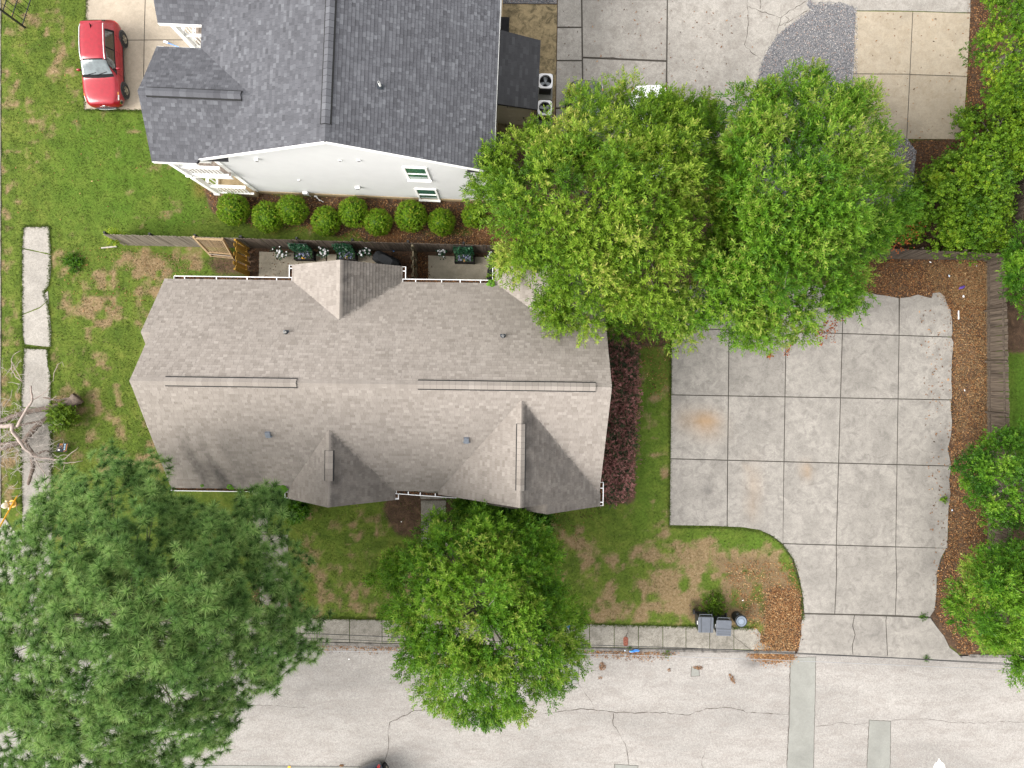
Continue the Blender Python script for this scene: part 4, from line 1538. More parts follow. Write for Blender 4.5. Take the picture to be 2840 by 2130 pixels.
LEAF_FLAT = [(np.array([[-.5, 0, 0], [0, -.22, .05], [.5, 0, .04], [0, .22, .03]], float), np.array([[0, 1, 2, 3]]), np.array([0, .1, .05, 0.])),
             (np.array([[-.5, 0, .05], [0.1, -.16, 0], [.5, 0.1, .1], [0, .2, .02]], float), np.array([[0, 1, 2, 3]]), np.array([.1, 0, .1, .15]))]
GZ = EZ - 0.03
gutter(brown, (WX, NE_ + .01, GZ), (gab[0][0] - 0.02, NE_ + .01, GZ), 1, (0.09, 0.36, 0.62, 0.87))
gutter(brown, (gab[0][0] - .01, NE_ + 0.14, GZ), (gab[0][0] - .01, gab[0][3] - 0.02, GZ), 1, (0.75,))
gutter(brown, (gab[0][2] + .01, gab[0][3] - 0.02, GZ), (gab[0][2] + .01, NE_ + 0.14, GZ), 1, (0.35,))
gutter(brown, (gab[0][2] + 0.02, NE_ + .01, GZ), (gab[1][0] - .02, NE_ + .01, GZ), 1, (0.14, 0.42, 0.62, 0.84))
gutter(brown, (gab[1][0] - .01, NE_ + 0.14, GZ), (gab[1][0] - .01, gab[1][3] - 0.02, GZ), 1, (0.6,))
gutter(brown, (gab[2][0] - 0.02, SE_ - .01, GZ), (WX, SE_ - .01, GZ), 1, ())
gutter(brown, (gab[2][0] - .01, gab[2][3] + 0.02, GZ), (gab[2][0] - .01, SE_ - .14, GZ), 1, ())
gutter(brown, (gab[2][2] + .01, SE_ - 0.14, GZ), (gab[2][2] + .01, gab[2][3] + .02, GZ), 1, (0.8,))
gutter(brown, (gab[3][0] + 0.8, SE_ - .17, GZ), (gab[2][2] + 0.05, SE_ - .01, GZ), 1, (0.35, 0.6, 0.8))
gutter(brown, (EX + .04, bf + .02, GZ), (EX + .04, SE_ + 0.5, GZ), -1, (0.15, 0.75))
gutter(brown, (bx - (ex - bx) - .01, bf, GZ), (bx - (ex - bx) - .01, bf + .3, GZ), 1, ())
m = MB()
m.prism([(EX + .2, bf + .3), (EX + .24, bf + .35), (EX + .24, bf + .75), (EX + .2, bf + .8), (EX + 0.17, bf + .8), (EX + .17, bf + .3)], 0.6, 2.6)
m.build('downspout', GUTTERW, brown)
for wx in (-7.2, -5.6, 2.0, 3.6):
    window_part(brown, (wx, NE_ - 0.4, 1.5), 0.9, 1.3, 'x', 1)
for wx in (-8.2, -6.4, -2.0, 5.2):
    fy = SE_ + .4 if wx not in (-2.0, 5.2) else (gab[2][3] + .35 if wx < 0 else gab[3][3] + .35)
    window_part(brown, (wx, fy, 1.5), 1.0, 1.3, 'x', -1)


def roof_pipe(parent, x, y, zbase, r=0.045, h=0.3, slope=(0, 0.78), flash=LEAD):
    t = MB()
    t.tube([(x, y, zbase - 0.05), (x, y, zbase + h)], r, 12)
    o = t.build('vent_pipe', PVC, parent, smooth=False)
    b = MB()
    b.lathe([(r * 0.55, h + 0.003), (r * .85, h + 0.003)], 12, (x, y, zbase))
    b.lathe([(0.001, h + .002), (r * .6, h + 0.002)], 12, (x, y, zbase))
    b.build('pipe_mouth', ACDK, o)
    f = MB()
    f.lathe([(0.105, -0.02), (0.1, 0.05), (0.075, 0.10), (r + .012, 0.13)], 14, (x, y, zbase))
    f.bar((x - .12, y, zbase + .02 - slope[0] * .12), (x + .12, y, zbase + .02 + slope[0] * .12), 0.2, 0.012)
    f.build('flashing', flash, o)
    return o


def rz_main(y):
    return RZ - (RZ - EZ) * (y / NE_ if y > 0 else y / SE_)


def to_local(root, px, py, z):
    x, y = P2(px, py, z)
    dx, dy = x - root.location.x, y - root.location.y
    a = root.rotation_euler.z
    return dx * math.cos(a) + dy * math.sin(a), -dx * math.sin(a) + dy * math.cos(a)


for px_, py_ in ((794, 922), (1395, 933)):
    z = 4.7
    for _ in range(8):
        lx_, ly_ = to_local(brown, px_, py_, z)
        z = rz_main(ly_)
    roof_pipe(roof_b, lx_, ly_, z)
for px_, py_ in ((745, 1205), (1294, 1221)):
    z = 4.7
    for _ in range(8):
        lx_, ly_ = to_local(brown, px_, py_, z)
        z = rz_main(ly_)
    t = MB()
    t.bar((lx_, ly_ - .11, z + .0), (lx_, ly_ + .11, z + .17), 0.21, 0.13, up=(0, -.6, .8))
    t.bar((lx_, ly_ - .12, z - .06), (lx_, ly_ - .06, z - .01), 0.30, 0.02, up=(0, -.6, .8))
    t.build('roof_vent', BVENT, roof_b, bevel=0.02)

# ------------------------------------------------------------------ white two-storey house with grey roof
white = thing('house', 'white two-storey house with dark grey shingle roof and front porches', 'house', (-6.88, 9.15, 0), -0.042)
GE, GR = 6.1, 9.0
WXG, EXG = -6.02, 6.12
NYG = 20.0


def grey_z(x):
    return GR - (GR - GE) * (x / EXG if x > 0 else x / WXG)


sg_ = Shingles(random.Random(9), None, expo=0.143, wide=(0.09, 0.24), thick=(0.014, 0.024))
gp = [[(EXG, -0.22, GE), (EXG, NYG, GE), (0, NYG, GR), (0, -0.22, GR)], [(WXG, -0.22, GE), (WXG, NYG, GE), (0, NYG, GR), (0, -0.22, GR)]]
CZ = 7.37
xb = WXG * (1 - (CZ - GE) / (GR - GE))
TX = -7.84
for s0, r0, n0 in ((-0.37, 1.98, 4.32), (5.30, 7.65, 10.0)):
    gp.append([(TX, s0, GE), (WXG, s0, GE), (xb, r0, CZ), (TX, r0, CZ)])
    gp.append([(TX, n0, GE), (WXG, n0, GE), (xb, r0, CZ), (TX, r0, CZ)])
m = MB()
for pl in gp:
    deck(m, pl)
    sg_.plane(pl)
roof_w = m.build('roof', GREY_SH, white)
dg = ((GR - GE) / EXG, (GR - GE) / -WXG)
cap_row(sg_, (0, -0.22, GR), (0, 15.6, GR), 0.15, (dg[1], dg[0]))
ridge_vent(roof_w, sg_, (0, 0.42, GR + .01), (0, 15.6, GR + .01), 0.165, (dg[1], dg[0]), h=0.06)
dc = (CZ - GE) / 2.35
cap_row(sg_, (TX, 1.98, CZ), (xb + .5, 1.98, CZ), 0.14, (dc, dc))
ridge_vent(roof_w, sg_, (TX + .32, 1.98, CZ + .01), (TX + 4.05, 1.98, CZ + .01), 0.155, (dc, dc), h=0.06)
cap_row(sg_, (TX, 7.65, CZ), (xb + .5, 7.65, CZ), 0.14, (dc, dc))
sg_.finish(roof_w, GREY_SH, 300)
# rake and eave boards
for p_, q_ in (((EXG, -0.235, GE - .10), (0.0, -0.235, GR - .10)), ((WXG - .05, -0.235, GE - .10), (0.0, -0.235, GR - .10)),
               ((TX, -.385, GE - .1), (WXG, -.385, GE - .1)), ((TX, 5.285, GE - .1), (WXG, 5.285, GE - .1)), ((TX, 4.335, GE - .1), (WXG, 4.335, GE - .1)), ((TX, 10.015, GE - .1), (WXG, 10.015, GE - .1)),
               ((EXG + .015, -0.2, GE - .1), (EXG + .015, NYG, GE - .1))):
    m = MB()
    m.bar(p_, q_, 0.03, 0.18)
    m.build('fascia', TRIM, white)
# walls
m = MB()
xw, xe = -5.65, 5.98
m.box(((xw + xe) / 2, NYG / 2, 3.2), (xe - xw, NYG - .2, 5.7))
for y in (0.1, NYG - .1):
    m.face([(xw, y, 6.04), (xe, y, 6.04), (xe, y, grey_z(xe) - .16), (0, y, GR - .16), (xw, y, grey_z(xw) - .16)])
m.build('wall', SIDING, white)
# lapped siding boards on the south gable end, as relief (too thin to pick apart from here)
V, Fq = [], []
z = 0.36
while z < GR - 0.25:
    z1 = z + 0.17
    x0, x1 = xw, xe
    if z > 5.9:
        zz = min(z1 + .16, GR - .01)
        x1 = min(xe, (GR - zz) / (GR - GE) * EXG)
        x0 = max(xw, (GR - zz) / (GR - GE) * WXG)
    if x1 - x0 < 0.1:
        break
    b = len(V)
    V += [(x0, 0.080, z), (x1, 0.080, z), (x1, 0.081, z1), (x0, 0.081, z1)]
    Fq += [(b, b + 1, b + 2, b + 3)]
    z = z1
props(np_obj('siding_board', V, Fq, SIDING, None, white), kind='stuff')
m = MB()
m.box(((xw + xe) / 2, NYG / 2, 0.18), (xe - xw + .06, NYG - .1, 0.34))
m.build('foundation', FOUND, white)
for x_, w_ in ((xw - .001, .2), (xe + .001, .12)):
    m = MB()
    m.box((x_, 0.085, 3.1), (w_, 0.1, 5.4))
    m.build('corner_board', TRIM, white)


def wall_pos(px, py):
    """photo point on the south wall (y = 0.07 in house space) -> (x, z)"""
    lo, hi = 0.0, 8.5
    for _ in range(40):
        z = (lo + hi) / 2
        x, y = to_local(white, px, py, z)
        if y > 0.07:
            lo = z
        else:
            hi = z
    # y grows with lower height
    return x, z


def wall_xz(px, py):
    best = None
    for i in range(900):
        z = i * 0.01
        x, y = to_local(white, px, py, z)
        if best is None or abs(y - 0.07) < best[0]:
            best = (abs(y - 0.07), x, z)
    return best[1], best[2]


for (l, t_, r_, b_) in ((1119, 462, 1186, 499), (1151, 522, 1212, 554)):
    x0, z1 = wall_xz(l, t_)
    x1, z0 = wall_xz((l + r_) / 2 + (r_ - l) / 2 + 8, b_)
    w_ = .94
    xc = wall_xz((l + r_) / 2 + 4, (t_ + b_) / 2)[0]
    window_part(white, (xc, 0.075, (z0 + z1) / 2), w_, max(1.1, z1 - z0 - .1), 'x', -1)
for px_, py_, w_, h_, dpt, mt, nm in ((712, 440, .16, .16, .10, TRIM, 'vent_hood'), (943, 444, .15, .10, .03, TRIM, 'vent_hood'), (995, 444, .16, .12, .04, ACW, 'vent_hood'), (992, 518, .22, .18, .10, TRIM, 'vent_hood'), (829, 499, .12, .10, .03, TRIM, 'vent_hood'),
                                       (848, 533, .24, .30, .12, ACW, 'meter_box'), (876, 549, .14, .14, .09, ACW, 'junction_box')):
    x, z = wall_xz(px_, py_)
    m = MB()
    m.box((x, 0.068 - dpt / 2, z), (w_, dpt, h_))
    if nm == 'vent_hood':
        m.box((x, 0.068 - dpt - 0.008, z - h_ * .2), (w_ * .7, 0.016, h_ * .4), mi=1)
    m.build(nm, [mt, ACDK], white, bevel=0.008)
x, z = wall_xz(848, 536)
m = MB()
m.tube([(x + .05, 0.03, z - .15), (x + .2, 0.02, z - .45), (x + .28, 0.02, z - .9), (x + .5, -0.05, max(.1, z - 1.3)), (x + .62, -.2, 0.05)], 0.018, 6)
m.tube([(x + .6, 0.02, z - .6), (x + .42, 0.0, z - .75), (x + .5, -.1, 0.2), (x + .8, -.25, 0.04)], 0.016, 6)
m.build('cable', PVC, white)
# dark gable-corner returns
for xx, zz, sgn in ((-5.3, 5.95, 1), (5.6, 5.95, -1)):
    m = MB()
    m.face([(xx - .55, -0.23, zz - .02), (xx + .55, -0.23, zz + .02), (xx + .55, -0.02, zz + .12), (xx - .55, -.02, zz + .10)])
    m.build('eave_return', DARK_SH, white)


def porch(y0, y1, name='porch'):
    pr = MB()
    fx = -7.5           # outer face
    pr.box(((fx + xw) / 2, (y0 + y1) / 2, 0.27), (xw - fx, y1 - y0, 0.5))
    slab = pr.build(name, FOUND, white)
    d = MB()
    d.box(((fx + xw) / 2, (y0 + y1) / 2, 3.38), (xw - fx - .02, y1 - y0 - .02, 0.18))
    d.bar((fx, y0, 3.35), (xw, y0, 3.35), 0.05, 0.34)
    d.bar((fx, y0, 3.35), (fx, y1, 3.35), 0.05, 0.34)
    d.bar((fx, y0 + .06, 5.72), (xw, y0 + .06, 5.72), 0.2, 0.36)
    d.bar((fx, y0, 5.72), (fx, y1, 5.72), 0.2, 0.36)
    d.build('porch_beam', TRIM, slab)
    k = int((xw - fx) / 0.14)
    for i in range(k):
        b = MB()
        xx = fx + .1 + i * 0.14
        b.box((xx, (y0 + y1) / 2, 3.495), (0.132, y1 - y0 - .06, 0.03))
        b.build('deck_board', W_DECK, slab)
    posts = [(fx, y0), (fx, (y0 + y1) / 2), (fx, y1)]
    for x, y in posts:
        for z0, z1 in ((0.52, 3.2), (3.5, 5.6)):
            p = MB()
            p.box((x + .02, y + .02 if y == y0 else y, (z0 + z1) / 2), (0.2, 0.2, z1 - z0))
            p.box((x + .02, y + .02 if y == y0 else y, z0 + .06), (0.27, 0.27, 0.12))
            p.build('porch_post', TRIM, slab)
    runs = [((fx + .1, y0 + .02), (xw - .02, y0 + .02)), ((fx + .02, y0 + .1), (fx + .02, (y0 + y1) / 2 - .1)), ((fx + .02, (y0 + y1) / 2 + .1), (fx + .02, y1 - .1))]
    for (ax, ay), (bx_, by_) in runs:
        for zb, zt in ((0.62, 1.72), (3.68, 4.68)):
            for zz_, w_, h_ in ((zt, .13, .06), (zb, .09, .07)):
                r = MB()
                r.bar((ax, ay, zz_), (bx_, by_, zz_), w_, h_)
                r.build('porch_rail', TRIM, slab)
    L = []
    for (ax, ay), (bx_, by_) in runs:
        n = int(math.hypot(bx_ - ax, by_ - ay) / 0.165)
        for i in range(1, n):
            L.append((ax + (bx_ - ax) * i / n, ay + (by_ - ay) * i / n))
    bal = MB()
    bal.box((0, 0, 0), (0.045, 0.045, 1.0))
    first = None
    for x, y in L:
        for zc in (1.17, 4.18):
            if first is None:
                first = bal.build('baluster', TRIM, slab)
                first.location = (x, y, zc)
            else:
                link_copy(first, slab, (x, y, zc))
    return slab


porch(-0.15, 4.1)
porch(5.5, 9.9)
# front doors and windows under the porches (seen only from the side)
for y in (1.2, 6.9):
    m = MB()
    m.box((xw - .03, y, 1.55), (0.06, 0.95, 2.05))
    m.build('door', TAN, white)
    window_part(white, (xw - .005, y + 1.6, 1.8), 1.0, 1.3, 'y', -1)
    window_part(white, (xw - .005, y + 1.2, 4.8), 1.0, 1.3, 'y', -1)

# lean-to store on the east side
lean = MB()
lp = [(7.9, 3.83, 2.42), (7.9, 7.03, 2.42), (6.0, 7.03, 3.25), (6.0, 3.70, 3.25)]
deck(lean, lp, 0.12)
lr = lean.build('lean_to_roof', DARK_SH, white)
sl = Shingles(random.Random(21), None, wide=(0.2, 0.42))
sl.plane(lp)
sl.finish(lr, DARK_SH, 300)
m = MB()
m.box((6.80, 5.45, 1.16), (1.66, 2.9, 2.26))
lw = m.build('lean_to_wall', TAN, white)
m = MB()
m.box((6.9, 3.985, 1.1), (0.95, 0.05, 2.05))
sdoor = m.build('store_door', TAN, white)
m = MB()
for ux in (-.22, .22):
    for uz in (.5, -.1, -.65):
        m.box((6.9 + ux, 3.955, 1.1 + uz), (0.32, 0.014, 0.45))
m.build('door_panel', TAN, sdoor)
m = MB()
m.box((7.28, 3.94, 1.05), (0.06, 0.05, 0.12))
m.build('door_handle', BLACKM, sdoor)
m = MB()
m.box((6.5, 3.99, 2.2), (0.03, 0.04, 0.55))
m.build('door_stop', BLACKM, lw)
z = GR - (GR - GE) * (2.3 / EXG)
for _ in range(10):
    lx_, ly_ = to_local(white, 1056, 241, z)
    z = grey_z(lx_)
roof_pipe(roof_w, lx_, ly_, z, h=0.42, slope=(-.47, 0), flash=LEAD)

# ================================================================== FENCES
def picket_mesh(h, w=0.138, t=0.02, ear=0.03):
    m = MB()
    pr = [(-w / 2, 0), (w / 2, 0), (w / 2, h - ear), (w / 2 - ear, h), (-w / 2 + ear, h), (-w / 2, h - ear)]
    n = len(pr)
    for y, rev in ((-t / 2, False), (t / 2, True)):
        f = [(x, y, z) for x, z in pr]
        m.face(f[::-1] if rev else f)
    for i in range(n):
        a, b = pr[i], pr[(i + 1) % n]
        m.face([(a[0], -t / 2, a[1]), (a[0], t / 2, a[1]), (b[0], t / 2, b[1]), (b[0], -t / 2, b[1])])
    return m


def fence(name, label, a, b, ta, tb, h, mat, pitch=0.142, w=0.138, alt=0.0, rails=True, post_mat=None, post_every=2.4, side=1, jitter=0.02, group=None, rail_mat=None):
    """pickets from a to b on the ground; ta, tb = where the tops stand (same run, leaning)"""
    a, b, ta, tb = Vector(a), Vector(b), Vector(ta), Vector(tb)
    root = thing(name, label, 'fence', (a.x, a.y, 0), 0, group)
    d = (b - a)
    L = d.length
    d.normalize()
    ang = math.atan2(d.y, d.x)
    n = int(L / pitch)
    src = None
    base_n = Vector((-d.y, d.x))
    for i in range(n):
        t = (i + 0.5) / n
        p = a.lerp(b, t)
        q = ta.lerp(tb, t)
        lean = (q - p).dot(base_n)
        th = math.atan2(lean, h) + rnd(-.006, .006)
        off = alt * (1 if i % 2 else -1)
        loc = (p.x + base_n.x * off - a.x, p.y + base_n.y * off - a.y, 0.02 + rnd(-jitter, jitter))
        Mx = Matrix.Rotation(ang, 4, 'Z') @ Matrix.Rotation(-th, 4, 'X') @ Matrix.Rotation(rnd(-.012, .012), 4, 'Y')
        if src is None:
            src = picket_mesh(h, w).build('picket', mat, root)
            o = src
        else:
            o = link_copy(src, root)
        o.location = loc
        o.rotation_euler = Mx.to_euler()
    rm = rail_mat or mat
    for f_ in (0.18, 0.85):
        m = MB()
        pa, pb = a.lerp(ta, f_), b.lerp(tb, f_)
        o_ = base_n * (0.035 * side if alt == 0 else 0)
        m.bar((pa.x + o_.x, pa.y + o_.y, h * f_), (pb.x + o_.x, pb.y + o_.y, h * f_), 0.04, 0.09)
        m.build('rail', rm, root, (a.x, a.y, 0), shift=(a.x, a.y, 0))
    k = max(1, int(round(L / post_every)))
    for i in range(k + 1):
        t = i / k
        p, q = a.lerp(b, t), ta.lerp(tb, t)
        e = base_n * ((0.10 if alt == 0 else 0.0) * side)
        m = MB()
        m.bar((p.x + e.x, p.y + e.y, -.05), (q.x + e.x, q.y + e.y, h * 1.0), 0.09, 0.09)
        m.build('post', post_mat or mat, root, (a.x, a.y, 0), shift=(a.x, a.y, 0))
    return root


def run(pa, pb, ta, tb, h):
    return P2(*pa), P2(*pb), P2(ta[0], ta[1], h), P2(tb[0], tb[1], h)


fence('fence', 'weathered grey board fence on the lawn, left of the lattice gate', *run((343, 680), (700, 688), (288, 650), (665, 661), 1.75), 1.75, W_GREY, post_mat=BLACKM, group=None)
fence('fence', 'brown board fence behind the patio planters, running under the oak', *run((702, 688), (1440, 703), (667, 661), (1440, 683), 1.75), 1.75, W_BROWN, post_mat=BLACKM)
fence('fence', 'short new yellow board-on-board fence by the lattice gate', P2(690, 690), P2(690, 764), P2(650, 664, 1.8), P2(649, 745, 1.8), 1.75, W_YELLOW, pitch=0.20, w=0.17, alt=0.045, post_mat=W_YELLOW, post_every=1.1)
fence('fence', 'mossy louvred fence dividing the two patios', P2(1156, 702), P2(1157, 783), P2(1143, 681, 1.75), P2(1144, 765, 1.75), 1.75, W_OLIVE, pitch=0.20, w=0.175, alt=0.045, post_mat=W_OLIVE, post_every=1.5)
fence('fence', 'leaning brown board fence along the north end of the car park', *run((2380, 716), (2736, 722), (2440, 688), (2800, 706), 1.75), 1.75, W_BROWN)
fence('fence', 'long weathered board fence along the leaf strip east of the car park', *run((2734, 724), (2739, 1700), (2790, 708), (2810, 1740), 1.75), 1.75, W_BROWN, pitch=0.15, side=-1)
# vine-grown fence at the far right, seen through the thicket
fence('fence', 'dark board fence glimpsed at the right edge behind the vine thicket', P2(2760, 690), P2(2800, 300), P2(2830, 668, 1.9), P2(2870, 260, 1.9), 1.9, W_BROWN, pitch=0.15, side=-1)

# stick lying beside the fence end
m = MB()
m.bar((*P2(282, 688), 0.03), (*P2(326, 684), 0.06), 0.06, 0.04)
props(m.build('timber_offcut', TWIGM), 'pale broken timber lying on the grass by the fence end', 'timber')

# lattice gate leaning on the fence
bl, br_, tl, tr = Vector((*P2(587, 710), 0.0)), Vector((*P2(647, 716), 0.0)), Vector((*P2(538, 658, 1.75), 1.75)), Vector((*P2(617, 663, 1.75), 1.75))
gate = thing('lattice_gate', 'light timber lattice gate leaning against the grey fence', 'gate', tuple(bl))
sh0 = tuple(bl)
for p, q in ((bl, tl), (br_, tr)):
    m = MB()
    m.bar(p, q + (q - p) * 0.03, 0.10, 0.10)
    m.build('gate_post', W_LIGHT, gate, sh0, shift=sh0)
for f_, w_ in ((0.02, .10), (0.24, .10), (0.97, .12)):
    m = MB()
    m.bar(bl.lerp(tl, f_), br_.lerp(tr, f_), 0.05, w_, up=(0, -.9, .4))
    m.build('gate_rail', W_LIGHT, gate, sh0, shift=sh0)
for i in range(15):
    t = (i + 0.8) / 15.6
    m = MB()
    a, b = bl.lerp(br_, t), tl.lerp(tr, t)
    m.bar(a.lerp(b, 0.25), a.lerp(b, 0.96), 0.035, 0.02, up=(0, -1, 0.3))
    m.build('slat', W_LIGHT, gate, sh0, shift=sh0)
m = MB()
a, b = bl.lerp(tl, .13), br_.lerp(tr, .13)
m.bar(a, b, 0.02, 0.3, up=(0, -.3, 1))
m.build('kick_board', W_DECK, gate, sh0, shift=sh0)

# black metal fence, top left corner
fa, fb = Vector(P2(70, 77)), Vector(P2(108, -40))
mf = thing('metal_fence', 'black metal railing with thin bars at the top left corner of the lawn', 'fence', (fa.x, fa.y, 0))
sh1 = (fa.x, fa.y, 0)
for z in (0.22, 0.95, 1.55):
    m = MB()
    m.bar((fa.x, fa.y, z), (fb.x, fb.y, z), 0.03, 0.035)
    m.build('rail', BLACKM, mf, sh1, shift=sh1)
n = int((fb - fa).length / 0.26)
for i in range(n + 1):
    p = fa.lerp(fb, i / n)
    m = MB()
    if i == 0:
        m.box((p.x, p.y, 0.9), (0.075, 0.075, 1.8))
        m.box((p.x, p.y, 1.82), (0.10, 0.10, 0.05))
        m.build('end_post', BLACKM, mf, sh1, shift=sh1)
    else:
        m.box((p.x, p.y, 0.9), (0.02, 0.02, 1.62))
        m.build('bar', BLACKM, mf, sh1, shift=sh1)


# ================================================================== CARS
def hermite(ts, vals, t):
    """monotone-ish cubic through stations (numpy)"""
    ts = np.asarray(ts, float)
    vals = np.asarray(vals, float)
    d = np.diff(vals, axis=0) / np.diff(ts)[:, None]
    mslope = np.zeros_like(vals)
    mslope[1:-1] = np.where(d[:-1] * d[1:] > 0, 2 * d[:-1] * d[1:] / (d[:-1] + d[1:] + 1e-12), 0)
    mslope[0], mslope[-1] = d[0], d[-1]
    i = np.clip(np.searchsorted(ts, t, side='right') - 1, 0, len(ts) - 2)
    h = (ts[i + 1] - ts[i])
    u = ((t - ts[i]) / h)[:, None]
    h = h[:, None]
    return ((2 * u**3 - 3 * u**2 + 1) * vals[i] + (u**3 - 2 * u**2 + u) * h * mslope[i] +
            (-2 * u**3 + 3 * u**2) * vals[i + 1] + (u**3 - u**2) * h * mslope[i + 1])


# station: s, zbottom, half width low, half width mid, z shoulder, half width shoulder, z top, half width top
SUV = [(0.0, .36, .56, .62, .64, .58, .80, .50), (0.04, .30, .68, .72, .68, .68, .86, .56), (0.20, .25, .79, .83, .76, .80, .93, .63), (0.5, .22, .84, .87, .85, .85, .975, .70),
       (0.95, .22, .85, .885, .90, .87, 1.03, .74), (1.18, .22, .85, .885, .92, .87, 1.07, .75), (1.3, .22, .85, .885, .93, .87, 1.14, .72), (1.85, .22, .85, .885, .95, .86, 1.50, .60),
       (2.05, .22, .85, .885, .96, .86, 1.56, .59), (2.6, .22, .85, .885, .97, .86, 1.59, .59), (3.3, .23, .85, .885, .99, .86, 1.57, .58), (3.62, .26, .84, .88, 1.0, .85, 1.53, .57),
       (3.78, .28, .82, .87, 1.0, .83, 1.40, .58), (3.93, .32, .78, .84, .98, .80, 1.10, .66), (4.0, .36, .70, .78, .90, .74, 1.0, .62), (4.04, .42, .60, .70, .80, .64, .90, .52)]
SEDAN = [(0.0, .36, .50, .56, .52, .52, .58, .42), (0.06, .28, .66, .70, .60, .66, .68, .54), (0.3, .22, .80, .83, .68, .80, .78, .64), (0.7, .20, .86, .89, .78, .87, .88, .72), (1.2, .20, .87, .91, .86, .89, .97, .76),
         (1.35, .2, .87, .91, .88, .89, 1.0, .74), (2.1, .2, .87, .91, .90, .88, 1.36, .58), (2.4, .2, .87, .91, .91, .88, 1.43, .56), (2.9, .2, .87, .91, .92, .88, 1.44, .56), (3.3, .2, .87, .91, .93, .88, 1.39, .56),
         (3.95, .22, .86, .90, .94, .87, 1.07, .68), (4.1, .24, .85, .89, .94, .86, 1.03, .72), (4.45, .28, .82, .86, .90, .83, 1.0, .68), (4.58, .34, .72, .78, .84, .74, .96, .60), (4.62, .40, .62, .70, .76, .64, .90, .52)]


